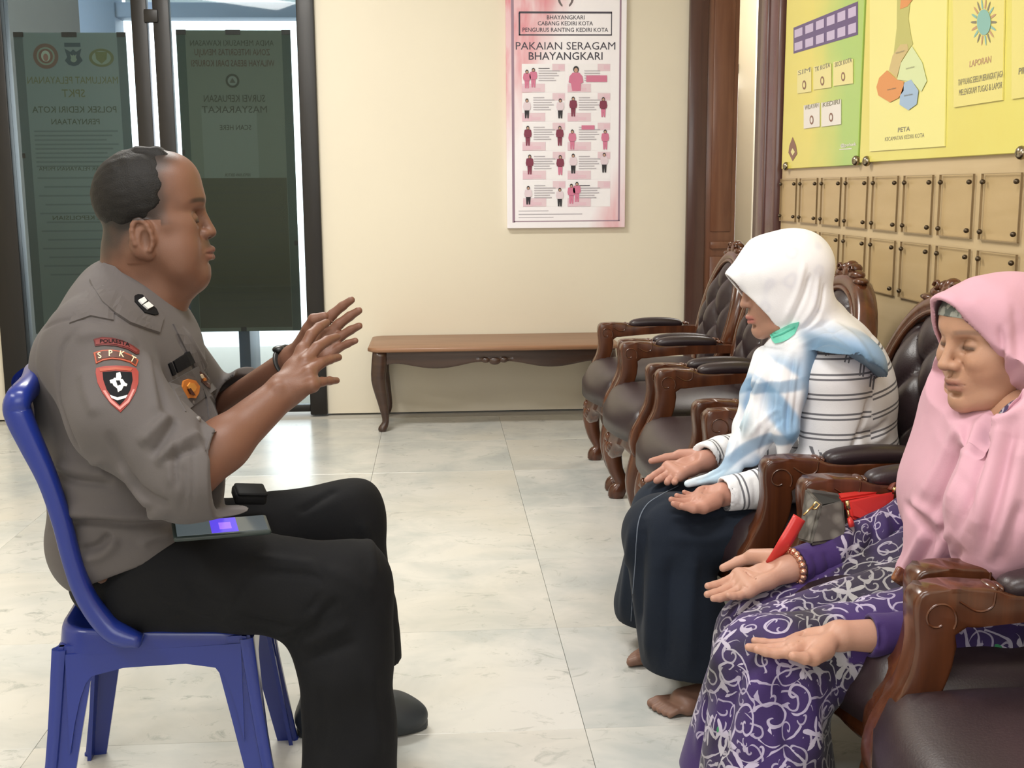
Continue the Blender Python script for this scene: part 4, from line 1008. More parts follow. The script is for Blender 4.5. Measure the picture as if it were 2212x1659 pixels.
def face_tint(loc, base, lip, brow, kind):
    """skin colours: lips, brows, lashes, stubble, darker sockets; shade painted into lip seam and nostrils"""
    x, y, z = loc.T; c = np.tile(np.array(base), (len(loc), 1)); zl = -.064
    def blend(m_, col): 
        m_ = np.clip(m_, 0, 1)[:, None]; c[:] = c*(1-m_)+np.array(col)*m_
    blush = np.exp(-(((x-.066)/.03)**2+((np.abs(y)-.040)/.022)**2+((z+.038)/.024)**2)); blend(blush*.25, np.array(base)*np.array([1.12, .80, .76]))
    lipm = np.exp(-(((z-(zl-.002))/.0095)**4+(y/.023)**6))*(x > .084); blend(lipm*.85, lip)
    seam = np.exp(-(((z-(zl-.0028))/.0016)**2+(y/.023)**6))*(x > .080); blend(seam*.8, np.array(lip)*.35)  # shade of the mouth line painted into the lip colour
    for q in (1, -1):
        ezb = -.007 if kind == 'man' else 0; bz = .026+.004*np.cos((y-q*.034)/.02*1.2)-.003
        m_ = np.exp(-(((z-bz)/.0042)**4+((y-q*.034)/.019)**6))*(x > .045); blend(m_*(.85 if kind != 'old' else .6), brow)
        lash = np.exp(-(((z-ezb+.0028-.0015*np.cos((y-q*.030)/.014))/.0036)**2+((y-q*.030)/.0145)**6))*(x > .066); blend(np.minimum(lash*1.25, .97), (.02, .012, .01))
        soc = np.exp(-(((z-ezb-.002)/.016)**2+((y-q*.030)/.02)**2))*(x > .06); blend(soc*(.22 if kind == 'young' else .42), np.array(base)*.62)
    nos = np.exp(-(((z+.040)/.006)**2+((np.abs(y)-.007)/.006)**2))*(x > .088); blend(nos*.6, np.array(base)*.25)  # shade of the nostrils painted into the skin colour
    return c
def hand_field(S_, wrist, mcp, tip, bulge, thumb, s=1.0, arm=None, palm_n=None, thick=1.0):
    """wrist: point; mcp/tip: index..little; bulge: vectors pushing the middle joints out of the straight line; thumb: 4 joints"""
    wrist = np.asarray(wrist, float); mcp = [np.asarray(q, float) for q in mcp]; tip = [np.asarray(q, float) for q in tip]
    for i in range(4):
        S_.cap(wrist*.85+mcp[i]*.15, mcp[i], .0165*s*thick, .0108*s, .014*s)
    S_.cap(mcp[0], mcp[3], .0108*s, .0100*s, .008*s); 
    mid = [wrist*.45+q*.55 for q in mcp]; S_.cap(mid[0], mid[3], .0150*s*thick, .0145*s*thick, .010*s)
    rr_ = [(.0098, .0090, .0080, .0066), (.0100, .0092, .0082, .0067), (.0094, .0087, .0077, .0063), (.0082, .0075, .0067, .0056)]
    for i in range(4):
        d = tip[i]-mcp[i]; b_ = np.asarray(bulge[i], float)
        pip = mcp[i]+d*.46+b_; dip = mcp[i]+d*.76+b_*.72
        r = [q*s for q in rr_[i]]
        S_.cap(mcp[i], pip, r[0], r[1], .0045*s); S_.cap(pip, dip, r[1]*.97, r[2], .003*s); S_.cap(dip, tip[i], r[2]*.98, r[3], .003*s)
    t = [np.asarray(q, float) for q in thumb]
    S_.cap(t[0], t[1], .0165*s, .0125*s, .012*s); S_.cap(t[1], t[2], .0115*s, .0102*s, .005*s); S_.cap(t[2], t[3], .0100*s, .0075*s, .003*s)
    if arm is not None: S_.cap(wrist, arm[0], .0215*s, arm[1], .012*s)
def palm_detail(S_, w, mcp, tip, th, s=1.0):
    """the open side of a hand: hollow, ball of the thumb, heel, creases"""
    w = np.asarray(w, float); mcp = [np.asarray(q, float) for q in mcp]; tip = [np.asarray(q, float) for q in tip]; th = [np.asarray(q, float) for q in th]
    mm = sum(mcp)/4; d = unit(mm-w); n = unit(np.cross(mcp[3]-mcp[0], d)); n = n if n@np.array([0, -.5, 1.0]) > 0 else -n
    A = np.stack([d, np.cross(n, d), n], 1)
    S_.cap(th[0]*.75+w*.25+n*.007*s, th[1]*.85+th[0]*.15+n*.005*s, .0135*s, .0105*s, .010*s); S_.cap(w*.75+mcp[3]*.25+n*.005*s, mcp[3]*.72+w*.28+n*.006*s, .0125*s, .0105*s, .010*s)
    S_.cap(mcp[0]*.93+w*.07+n*.004*s, mcp[3]*.93+w*.07+n*.004*s, .0100*s, .0092*s, .012*s)
    S_.ell(mm*.52+w*.48+n*.026*s, np.array((.026, .019, .015))*s, A, .012*s, 's')
    S_.chain([mcp[0]*.8+th[1]*.2+n*.013*s, mm*.62+w*.38+n*.0125*s, w*.70+mm*.30+n*.014*s], .0013*s, .0035*s, 's'); S_.chain([mcp[0]*.92+w*.08+n*.0125*s, mm*.80+w*.20+n*.0125*s, mcp[3]*.78+w*.22+n*.0135*s], .0012*s, .003*s, 's')
    for i in range(4):
        f = unit(tip[i]-mcp[i]); a = unit(np.cross(f, n)); k = unit(np.cross(a, f)); L_ = np.linalg.norm(tip[i]-mcp[i])
        for t, r in ((.16, .0100), (.46, .0092), (.76, .0080)):
            p = mcp[i]+f*L_*t+k*r*.97*s; S_.cap(p-a*.006*s, p+a*.006*s, .0006*s, None, .002*s, 's')
def bbox(P, m_): P = np.array(P); return P.min(0)-m_, P.max(0)+m_
def bvh_of(o):
    v = verts_of(o); return BVHTree.FromPolygons([Vector(q) for q in v], [list(p.vertices) for p in o.data.polygons])
def decal(name, px, bvh, mat_, parent, off=.0015, thick=.0015, cuts=2, holes=None, geo=None):
    """a flat badge or pocket laid on a garment: its outline is carried onto the surface and given thickness"""
    bm = bmesh.new()
    if geo is None:
        vs = [bm.verts.new((x, y, 0)) for x, y in px]; es = [bm.edges.new((vs[i], vs[(i+1) % len(vs)])) for i in range(len(vs))]
        bmesh.ops.triangle_fill(bm, use_beauty=True, edges=es)
    else:
        vs = [bm.verts.new((x, y, 0)) for x, y in geo[0]]
        for q in geo[1]:
            try: bm.faces.new([vs[i] for i in q])
            except ValueError: pass
        bmesh.ops.triangulate(bm, faces=bm.faces[:])
    if cuts:
        for _ in range(cuts):
            L_ = [e for e in bm.edges if e.calc_length() > 8]
            if not L_: break
            bmesh.ops.subdivide_edges(bm, edges=L_, cuts=1); bmesh.ops.triangulate(bm, faces=bm.faces[:])
    bm.verts.index_update()
    P_, Nn, last = [], [], None
    for q in bm.verts:
        d = Vector(ray(q.co.x, q.co.y)).normalized(); h = bvh.ray_cast(Vector(EYE), d)
        P_.append(h[0]); Nn.append(h[1])
    ok = [p for p in P_ if p is not None]
    if not ok: bm.free(); return None
    md = sum((p-Vector(EYE)).length for p in ok)/len(ok); av = sum((n for n in Nn if n is not None), Vector()).normalized()
    if av.dot(Vector(ray(1106, 829))) > 0: av = -av
    V = []
    for q, p, n in zip(bm.verts, P_, Nn):
        if p is None: p = Vector(EYE)+Vector(ray(q.co.x, q.co.y)).normalized()*md
        V.append(p+av*off)
    f = [[q.index for q in p.verts] for p in bm.faces]
    n_ = len(V); be = [(e.verts[0].index, e.verts[1].index) for e in bm.edges if len(e.link_faces) == 1]
    bm.free()
    # face the camera
    g = []
    for t in f:
        nn = (V[t[1]]-V[t[0]]).cross(V[t[2]]-V[t[0]]); g.append(t if nn.dot(V[t[0]]-Vector(EYE)) < 0 else t[::-1])
    if thick > 0:
        W_ = [p-av*(thick+off*.8) for p in V]; V = V+W_
        g += [(a, b_, b_+n_, a+n_) for a, b_ in be]
    return mesh_obj(name, [tuple(p) for p in V], g, mat_, parent, smooth=False)
# ------------------------------------------------------------------ the policeman
ply = empty('person', (-.52, 2.16, 0)); tag(ply, 'policeman in grey-brown shirt and black trousers on the blue chair, hands raised', 'person')
PO = np.array(ply.location)
def own(o): o.location = tuple(np.array(o.location)-PO) if o.parent is ply else o.location; return o
def pobj(name, v, f, m_): o = fast_obj(name, v, f, m_, ply); o.location = tuple(-PO); return o
HS = np.array((.917, .98, 1.03))
hM = frame((math.cos(math.radians(9)), math.sin(math.radians(9)), .02)); hO = at(329, 468, 2.13)
# --- body (skin)
A_sh, A_el, A_wr = at(205, 760, 1.96), at(408, 1025, 1.86), at(612, 846, 1.98)
B_sh, B_el, B_wr = at(345, 765, 2.35), at(470, 905, 2.47), at(634, 779, 2.24)
nb0, nb1 = at(300, 560, 2.14), at(283, 690, 2.14)
hd = Sdf(hO-.19, hO+np.array([.19, .19, .16]), .0020)
head_field(hd, hO, hM, HS, 'man')
hd.cap(nb0, nb1, .064, .072, .03); hd.cap(at(330, 590, 2.14), at(318, 690, 2.14), .052, .062, .03)
hd.cap(at(400, 592, 2.14), at(345, 640, 2.14), .030, .045, .035)     # soft under the chin
v1, f1 = hd.mesh(1)
# near (right) hand, back towards the camera; far (left) hand, palm towards it
def PX(L_): return [at(*q) for q in L_]
m1 = PX([(655, 757, 2.035), (660, 781, 2.00), (668, 805, 1.975), (674, 832, 1.96)])
t1 = PX([(705, 697, 2.09), (727, 728, 2.07), (731, 772, 2.05), (727, 822, 2.02)])
hn = Sdf(*bbox([A_wr, A_el]+m1+t1, .06), .0026)
bu = np.array([-.004, -.010, .006])
hand_field(hn, A_wr, m1, t1, [bu, bu, bu*.9, bu*.5], PX([(626, 812, 2.02), (652, 772, 2.075), (676, 742, 2.10), (690, 715, 2.11)]), 1.12)
hn.cap(A_wr, A_wr*.35+A_el*.65, .029, .042, .02); hn.cap(A_wr*.35+A_el*.65, A_el, .042, .046, .02)
for i in range(4): hn.cap(A_wr*.6+m1[i]*.4+np.array([0, -.012, .003]), m1[i]+np.array([0, -.0085, .002]), .004, .005, .010)
hn.ell(at(600, 838, 1.955), .009, None, .012)
v2, f2 = hn.mesh(1)
m2 = PX([(688, 712, 2.215), (700, 732, 2.20), (706, 752, 2.19), (706, 772, 2.18)])
t2 = PX([(759, 648, 2.21), (775, 671, 2.20), (776, 704, 2.185), (768, 736, 2.17)])
hf = Sdf(*bbox([B_wr, B_el]+m2+t2, .06), .0028)
b2_ = np.array([-.003, .006, .002])
hand_field(hf, B_wr, m2, t2, [b2_]*4, PX([(650, 752, 2.215), (668, 712, 2.19), (678, 690, 2.18), (701, 683, 2.175)]), 1.10)
hf.cap(B_wr, B_el, .028, .044, .02)
v3, f3 = hf.mesh(1)
tb_ = Sdf(*bbox([A_sh, B_sh, at(265, 1250, 2.14), at(300, 560, 2.14), at(760, 1120, 2.3), at(740, 1270, 1.98), at(745, 1600, 2.02), at(840, 1500, 2.4)], .12), .010)
tb_.ell(at(268, 850, 2.14), (.13, .17, .2)); tb_.ell(at(285, 1050, 2.14), (.14, .17, .2), None, .04); tb_.cap(nb0, at(280, 760, 2.14), .055, .07, .03)
for a, b_, c in ((A_sh, A_el, .05), (B_sh, B_el, .05)): tb_.cap(a, b_, .052, .046, .03)
tb_.cap(at(268, 740, 2.14), A_sh, .07, .055, .03); tb_.cap(at(268, 740, 2.14), B_sh, .07, .055, .03)
KN, KF = at(742, 1262, 1.99), at(752, 1120, 2.34); AN, AF = at(748, 1640, 2.02), at(800, 1490, 2.40)
for hp_, kn, an in ((at(300, 1240, 2.03), KN, AN), (at(330, 1190, 2.26), KF, AF)): tb_.cap(hp_, kn, .075, .055, .03); tb_.cap(kn, an, .05, .035, .02)
v4, f4 = tb_.mesh(1)
BV, BF = join_vf([(v1, f1), (v2, f2), (v3, f3), (v4, f4)])
body = pobj('body', BV, BF, SKIN)
base = np.array((.180, .086, .055)); col = np.tile(base, (len(BV), 1))
lc = (v1-hO)@hM/HS; x, y, z = lc.T
fc = face_tint(lc, base, (.19, .075, .06), (.02, .014, .012), 'man')
def bl_(m_, c_): fc[:] = fc*(1-np.clip(m_, 0, 1)[:, None])+np.array(c_)*np.clip(m_, 0, 1)[:, None]
rp = ripple(3, 14, 260, 1.0); rn = rp(x, y, z)
hl = np.where(z > .045, .062-.9*(z-.045)*(np.abs(y) < .2)-.25*np.abs(y)*0, .040+.2*(z-.045))      # x of the hairline by height
hl = np.interp(z, [-.09, -.075, -.045, -.022, -.012, .026, .074, .096, .13], [-.078, -.070, -.050, -.030, .024, .036, .033, .050, .065])
hair = 1/(1+np.exp((x-hl)/.0075+rn*.5)); hair *= 1/(1+np.exp((-.070-z)/.010+rn*.5))
hair *= ~((z < -.004) & (z > -.075) & (x > -.040) & (x < .02) & (np.abs(y) > .0690))
crown = np.exp(-(((x+.062)/.035)**2+((z-.088)/.022)**2+(y/.06)**2))
bl_(hair*(.95-.35*crown+.06*rn), (.017, .013, .012))
st = np.exp(-(((z+.050)/.008)**2+(y/.026)**4))*(x > .088); bl_(st*.9*(1+.3*rn), (.035, .02, .015))
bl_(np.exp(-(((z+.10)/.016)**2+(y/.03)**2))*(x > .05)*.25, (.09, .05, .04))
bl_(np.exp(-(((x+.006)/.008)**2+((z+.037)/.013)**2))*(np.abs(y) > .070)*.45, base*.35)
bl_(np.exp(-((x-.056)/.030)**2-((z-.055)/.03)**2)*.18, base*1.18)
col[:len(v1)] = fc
# nails and palms
col[len(v1):len(v1)+len(v2)] *= np.array([.98, .93, .90]); col[len(v1)+len(v2):len(v1)+len(v2)+len(v3)] *= np.array([1.02, .96, .95])
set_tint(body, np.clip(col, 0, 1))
# cropped hair: thin shell with a combed edge at the front
HAIR = mat('black_hair', (.0065, .0055, .0052), .6, spec=.3, bump=(420, .35)); 
hh = Sdf(hO-np.array([.14, .13, .09]), hO+np.array([.16, .13, .16]), .003)
Th = lambda p: hO+hM@(np.array(p, float)*HS)
hh.ell(Th((-.0125, 0, .037)), np.array((.0986, .0790, .0812))*HS, hM, 0)
hh.chain([Th(p) for p in ((-.02, .02, .113), (.02, .015, .112), (.050, -.004, .097))], .0045, .014); hh.chain([Th(p) for p in ((-.02, -.02, .113), (.02, -.024, .110), (.046, -.03, .093))], .0045, .014)
def hcut(X, Y, Z):
    p = np.stack(np.broadcast_arrays(X, Y, Z), -1)-hO; l = p@hM/HS; x, y, z = l[..., 0], l[..., 1], l[..., 2]
    lim = np.interp(z, [-.09, -.06, -.03, .0, .026, .074, .096, .13], [-.085, -.072, -.05, -.004, .022, .027, .045, .062])
    return np.maximum((x-lim)+(.0022*np.sin(y*420+z*160)+.0018*np.sin(y*700-z*300)), -.052-z+.5*(np.abs(y) > .06)*0)
hh.func(hcut, k=0, mode='i')
hh.func(lambda X, Y, Z: ripple(5, 10, 300, .0006)(X, Y, Z))
pobj('hair', *hh.mesh(1), HAIR)
# --- trousers
BLACK = mat('black_trousers', (.0045, .0048, .0062), .85, spec=.25, bump=(230, .10), noise=(5, (.0065, .0066, .008), .4, .7))
lo, hi = bbox([at(190, 1290, 2.14), at(330, 1150, 2.14), KN, KF, AN, AF, at(760, 1700, 1.98)], .14); lo[2] = .03
tr_ = Sdf(lo, hi, .0058)
tr_.ell(at(312, 1240, 2.15), (.128, .180, .095), None, .02)
hipN, hipF = at(330, 1250, 2.03), at(350, 1195, 2.26)
tr_.cap(hipN, KN*.5+hipN*.5, .094, .088, .03); tr_.cap(KN*.5+hipN*.5, KN, .088, .080, .02)
tr_.cap(hipF, KF, .092, .076, .03)
tr_.cap(KN, at(748, 1430, 1.985), .080, .083, .03); tr_.cap(at(748, 1430, 1.985), at(756, 1760, 1.985), .083, .090, .02)
tr_.cap(KF, at(784, 1300, 2.35), .072, .062, .03); tr_.cap(at(784, 1300, 2.35), at(806, 1440, 2.365), .062, .060, .02)
tr_.cap(at(640, 1330, 2.0), at(700, 1370, 2.0), .04, .05, .05)
q = at(868, 1418, 2.37); tr_.plane(q, at(870, 1422, 2.30)*0+np.array([.10, 0, -1.0]), lo=at(740, 1480, 2.5)-np.array([0, .30, .2]), hi=at(960, 1300, 2.5)+np.array([0, .02, -.06]))
tr_.cap(at(806, 1400, 2.365), at(812, 1470, 2.375), .052, .052, .004, 's')
rp1 = ripple(11, 8, 38, .0045); tr_.func(lambda X, Y, Z: rp1(X, Y*.6, Z))
trousers = pobj('trousers', *crease(*tr_.mesh(1), [([(556, 1232), (620, 1236), (676, 1242), (702, 1272)], .005, -.0035), ([(702, 1272), (672, 1310), (640, 1348), (560, 1340), (500, 1326)], .006, -.005), ([(556, 1232), (530, 1262), (500, 1326)], .005, -.004), ([(552, 1205), (620, 1212), (690, 1222)], .010, .005), ([(690, 1222), (694, 1246), (620, 1240), (556, 1236)], .005, -.003),
    ([(650, 1398), (700, 1372), (760, 1345)], .012, .007), ([(655, 1425), (720, 1405), (775, 1385)], .009, -.006), ([(640, 1372), (690, 1335), (735, 1290)], .010, -.006), ([(580, 1385), (640, 1350), (700, 1320)], .012, .007), ([(700, 1230), (760, 1250), (815, 1290)], .012, .005), ([(400, 1250), (440, 1290), (500, 1310)], .010, -.005), ([(330, 1290), (400, 1310), (470, 1330)], .010, .005), ([(690, 1480), (700, 1560), (690, 1650)], .012, -.005), ([(800, 1430), (810, 1540), (820, 1650)], .014, .005), ([(640, 1110), (690, 1080), (730, 1055)], .010, -.006), ([(780, 1120), (800, 1180), (815, 1260)], .012, .006)]), BLACK)
# --- shirt
KHAKI = mat('grey_brown_uniform_cloth', (.100, .088, .087), .78, sheen=.05, spec=.3, bump=(700, .10), noise=(4, (.109, .096, .094), .4, .7))
lo, hi = bbox([at(75, 720, 2.14), at(520, 1100, 2.14), A_sh, A_el, B_sh, B_el, at(560, 860, 2.47), at(200, 1280, 2.14), at(215, 560, 2.14)], .10)
sh_ = Sdf(lo, hi, .0038)
sh_.ell(at(272, 832, 2.14), (.148, .195, .21), None, .03); sh_.ell(at(292, 1010, 2.13), (.160, .19, .16), None, .05); sh_.ell(at(292, 1145, 2.14), (.160, .20, .125), None, .04)
sh_.cap(at(160, 760, 2.1), at(165, 940, 2.1), .056, .056, .05)
sh_.cap(at(270, 680, 2.14), A_sh, .085, .085, .04); sh_.cap(at(275, 690, 2.14), B_sh, .075, .075, .04)
sh_.cap(at(272, 670, 2.14), at(272, 645, 2.14), .085, .066, .03)
sh_.chain([A_sh, at(262, 905, 1.90), A_el], [.086, .082, .078], .02); sh_.cap(at(400, 1035, 1.86), at(480, 1022, 1.868), .074, .070, .02)
sh_.chain([B_sh, B_el], [.082, .066], .02); sh_.cap(B_el, at(565, 835, 2.38), .062, .058, .02)
# hems and cuffs
pl = at(448, 1015, 1.868); sh_.plane(pl, (1, .12, -.02), lo=at(440, 1150, 1.72), hi=np.array([at(640, 850, 1.98)[0], 1.985, at(440, 880, 1.9)[2]]))
sh_.cap(at(428, 1018, 1.868), at(520, 1012, 1.87), .064, .063, .004, 's')
pl = at(536, 850, 2.39); sh_.plane(pl, unit(B_wr-B_el+np.array([.03, 0, 0])), lo=at(505, 930, 2.30)-np.array([0, .0, .1]), hi=at(640, 760, 2.52)+np.array([0, .1, 0]))
sh_.cap(at(510, 870, 2.40), at(590, 815, 2.34), .048, .048, .004, 's')
hemN = np.cross(at(505, 1112, 2.14)-at(205, 1272, 1.95), np.array([.12, 1, -.02])); hemN = hemN if hemN[2] < 0 else -hemN
sh_.plane(at(330, 1208, 1.97), hemN, lo=(lo[0], lo[1], lo[2]), hi=(at(520, 1100, 2.14)[0]+.2, hi[1], at(300, 1060, 2.0)[2]))
rp2 = ripple(21, 9, 30, .004); sh_.func(lambda X, Y, Z: rp2(X, Y, Z))
shirt = pobj('shirt', *crease(*sh_.mesh(1), [(p_, w_*.9, a_*1.35) for p_, w_, a_ in [([(322, 990), (348, 955), (368, 925), (380, 900)], .008, -.007), ([(335, 1005), (385, 958), (440, 935)], .010, .008), ([(350, 1000), (400, 975), (440, 962)], .007, -.005), ([(300, 962), (340, 920), (368, 895)], .010, .007), ([(285, 1040), (325, 1072), (372, 1092)], .009, -.006), ([(255, 1000), (295, 1058), (330, 1098)], .011, .007), ([(230, 930), (270, 1010), (300, 1050)], .010, -.005),
    ([(395, 1000), (400, 1050), (392, 1105)], .006, -.003), ([(415, 945), (418, 1020), (412, 1110)], .003, -.0018), ([(108, 1020), (160, 1038), (250, 1046)], .009, -.007), ([(110, 1000), (170, 1016), (250, 1026)], .011, .006), ([(105, 1140), (180, 1128), (290, 1134), (380, 1124)], .008, -.008), ([(108, 1112), (190, 1106), (290, 1112), (370, 1104)], .013, .009), ([(165, 1190), (212, 1178), (240, 1152)], .008, -.007), ([(180, 1210), (225, 1196), (255, 1160)], .010, .007), ([(300, 1180), (330, 1160), (380, 1150)], .010, .005),
    ([(172, 702), (132, 760), (126, 850), (150, 930), (175, 980)], .006, -.004), ([(78, 722), (120, 697), (180, 688), (245, 702)], .004, -.0022), ([(245, 702), (246, 660), (250, 632)], .004, -.002), ([(160, 735), (200, 720), (260, 726), (300, 750)], .012, .004), ([(330, 770), (345, 840), (358, 900)], .010, -.006), ([(316, 760), (332, 840), (345, 900)], .012, .006), ([(395, 705), (425, 760), (448, 800)], .008, .005), ([(380, 720), (415, 780), (436, 830)], .007, -.004), ([(435, 900), (450, 960), (470, 1030)], .010, -.006), ([(180, 790), (190, 850), (210, 900)], .012, .004), ([(140, 960), (170, 1000), (240, 990)], .010, .004), ([(384, 945), (378, 1000), (382, 1060)], .005, -.004), ([(372, 950), (366, 1000), (370, 1055)], .008, .003)]]), KHAKI)
bvS = bvh_of(shirt)
# collar: folded bands either side of the neck
def strip(name, top, bot, n=24, th=.004, m_=KHAKI, par=ply):
    A = spline(PX(top), n); B = spline(PX(bot), n); V = []
    for i in range(n):
        nrm = unit(np.cross(B[i]-A[i], (A[min(i+1, n-1)]-A[max(i-1, 0)]))); 
        mid_ = (A[i]+B[i])/2; c_ = at(300, 640, 2.14)
        if (mid_-c_)@nrm < 0: nrm = -nrm
        for p in (A[i], A[i]*.6+B[i]*.4+nrm*.005, B[i]+nrm*.003): V.append(p)
        for p in (B[i]+nrm*(.003-th), A[i]*.6+B[i]*.4+nrm*(.005-th), A[i]-nrm*th): V.append(p)
    f = grid_faces(n, 6)
    o = mesh_obj(name, V, f, m_, par, auto=60); o.location = tuple(-PO); return o
bvJ = BVHTree.FromPolygons([Vector(q) for q in np.concatenate([verts_of(shirt), v1])], [list(p.vertices) for p in shirt.data.polygons]+(f1+len(shirt.data.vertices)).tolist())
cl = decal('collar', [(204, 580), (222, 572), (246, 580), (276, 607), (308, 636), (336, 664), (353, 690), (344, 722), (318, 714), (280, 700), (246, 678), (220, 655), (200, 625), (192, 606)], bvJ, KHAKI, ply, .005, .004, 2); cl.location = tuple(-PO)
cf = strip('collar', [(262, 575, 2.24), (290, 592, 2.245), (320, 618, 2.245), (352, 650, 2.20), (366, 672, 2.18)], [(262, 615, 2.27), (295, 635, 2.275), (335, 662, 2.28), (390, 700, 2.24), (412, 742, 2.20)])
# badges and pocket
RED = mat('badge_red', (.30, .035, .025), .55); DRED = mat('badge_dark_red', (.12, .012, .012), .55); BROWN = mat('badge_brown', (.075, .02, .01), .55); CREAM = mat('badge_cream', (.78, .62, .42), .55); BLK_ = mat('badge_black', (.006, .006, .008), .7, spec=.2); WHT_ = mat('badge_white', (.75, .75, .74), .5); ORA = mat('badge_orange', (.62, .20, .03), .5); PNK = mat('badge_pink', (.60, .22, .20), .5); ORR = mat('badge_orange_red', (.38, .07, .03), .55)
def zp(L_): return [(160+a/5.53, 620+b_/5.53) for a, b_ in L_]
def D(name, L_, m_, off=.002, thick=.002, par=ply, cuts=2):
    o = decal(name, zp(L_), bvS, m_, par, off, thick, cuts)
    if o is not None and par is ply: o.location = tuple(-PO)
    return o
D('arm_title', [(232, 625), (330, 600), (450, 608), (580, 640), (700, 700), (780, 758), (775, 800), (740, 805), (640, 745), (500, 705), (350, 695), (250, 708)], DRED)
D('arm_title', [(250, 640), (340, 615), (450, 625), (570, 655), (690, 715), (755, 765), (740, 785), (640, 727), (500, 690), (350, 680), (258, 692)], mat('badge_faded_red', (.19, .03, .028), .6), .0028)
o = decal('epaulet', [(150, 700), (168, 652), (192, 622), (222, 616), (247, 640), (246, 694), (196, 684)], bvS, KHAKI, ply, .0032, .003, 2); o.location = tuple(-PO)
o = decal('placket', [(372, 700), (388, 704), (434, 780), (462, 850), (472, 930), (455, 935), (444, 860), (414, 785)], bvS, KHAKI, ply, .0032, .003, 2)
if o: o.location = tuple(-PO)
spk = [(230, 790), (330, 760), (450, 755), (580, 775), (690, 820), (770, 880), (740, 955), (660, 905), (560, 875), (450, 865), (350, 880), (260, 920)]
D('unit_tab', spk, ORR); D('unit_tab', [(255, 803), (340, 775), (450, 770), (570, 790), (680, 835), (748, 885), (730, 935), (665, 885), (560, 858), (450, 848), (345, 862), (270, 900)], BROWN, .0028)
for ch_, cx, cy, rot in (('S', 308, 830, -14), ('P', 432, 805, -2), ('K', 562, 815, 12), ('T', 690, 878, 28)):
    v, f = text_geo(ch_, 100, bold=1.5); a = math.radians(rot); xy = [(160+(cx+(p[0]*math.cos(a)+p[1]*math.sin(a)))/5.53, 620+(cy+(p[0]*math.sin(a)-p[1]*math.cos(a)))/5.53) for p in v]
    o = decal('lettering', None, bvS, CREAM, ply, .0036, 0, 0, geo=(xy, f))
    if o: o.location = tuple(-PO)
v, f = text_geo('POLRESTA', 62, bold=1)
xy = []
for p in v:
    u = p[0]/150; xx = 480+p[0]*1.25; yy_ = 650+max(0, u)*35+max(0, u)**2*18-(u < 0)*u*4; xy.append((160+xx/5.53, 620+(yy_-p[1])/5.53))
o = decal('lettering', None, bvS, BLK_, ply, .0036, 0, 0, geo=(xy, f)); o.location = tuple(-PO)
shd = [(262, 975), (370, 950), (500, 945), (630, 950), (740, 975), (770, 1020), (768, 1150), (735, 1260), (660, 1390), (555, 1500), (440, 1400), (340, 1270), (280, 1150), (258, 1030)]
D('arm_badge', shd, RED); 
def shrink(L_, s, c=(510, 1190)): return [(c[0]+(a-c[0])*s, c[1]+(b_-c[1])*s) for a, b_ in L_]
D('arm_badge', [(300, 985), (500, 970), (700, 985), (680, 1015), (500, 1000), (310, 1020)], ORR, .003)
D('arm_badge', [(340, 1028), (500, 1012), (690, 1030), (700, 1120), (670, 1240), (600, 1360), (545, 1420), (470, 1350), (390, 1230), (350, 1120)], BLK_, .003)
D('arm_badge', [(345, 1245), (375, 1240), (450, 1355), (548, 1440), (640, 1360), (705, 1230), (728, 1230), (660, 1380), (548, 1475), (430, 1380)], PNK, .003)
# white interlaced device of the badge
for L_ in ([(505, 1045), (550, 1035), (566, 1090), (545, 1130), (500, 1105)], [(480, 1100), (580, 1115), (610, 1160), (570, 1245), (525, 1270), (515, 1225), (470, 1190), (450, 1140)], [(428, 1130), (470, 1115), (480, 1165), (440, 1165)], [(590, 1150), (634, 1175), (625, 1200), (580, 1195)]): D('arm_badge', L_, WHT_, .004, .001, cuts=1)
D('arm_badge', [(500, 1135), (545, 1135), (560, 1180), (520, 1195)], BLK_, .0048, .0008, cuts=1); D('arm_badge', [(430, 1300), (520, 1330), (640, 1300), (620, 1335), (520, 1365), (450, 1335)], WHT_, .004, .001, cuts=1)
# collar tab with two silver bars, name tag, chest badges, pocket flap
bvC = bvJ
def Dc(name, L_, m_, off=.007, thick=.0015, b=None):
    o = decal(name, zp(L_), b or bvC, m_, ply, off, thick, 1)
    if o: o.location = tuple(-PO)
Dc('collar_tab', [(735, 112), (790, 118), (960, 290), (985, 350), (940, 360), (820, 330), (700, 200), (700, 130)], BLK_)
for L_ in ([(735, 195), (800, 160), (835, 205), (780, 245)], [(785, 250), (850, 212), (910, 265), (845, 300)]): Dc('rank_bar', L_, WHT_, .010, .002)
flap = [(1095, 945), (1345, 735), (1690, 1215), (1320, 1485), (1130, 1175)]
D('pocket_flap', [(1130, 1140), (1470, 950), (1690, 1215), (1320, 1485)], mat('pocket_cloth', (.098, .086, .084), .78, sheen=.05, spec=.3, bump=(700, .1)), .003, .003)
D('name_tag', [(1175, 890), (1360, 770), (1430, 905), (1225, 1025)], BLK_, .004, .003); D('name_tag', [(1118, 920), (1150, 900), (1205, 1040), (1170, 1062)], BLK_, .004, .003)
og = [(1262+0, 1190), (1280, 1120), (1340, 1095), (1420, 1115), (1470, 1180), (1460, 1260), (1420, 1325), (1360, 1320), (1310, 1330), (1265, 1270)]
D('chest_badge', og, ORA, .006, .004, cuts=1); D('chest_badge', [(1310, 1180), (1340, 1135), (1390, 1145), (1420, 1190), (1400, 1240), (1345, 1250)], mat('badge_gold', (.75, .33, .06), .4), .008, .002, cuts=1); D('chest_badge', [(1315, 1215), (1340, 1200), (1400, 1290), (1345, 1275)], BROWN, .0092, .001, cuts=1)
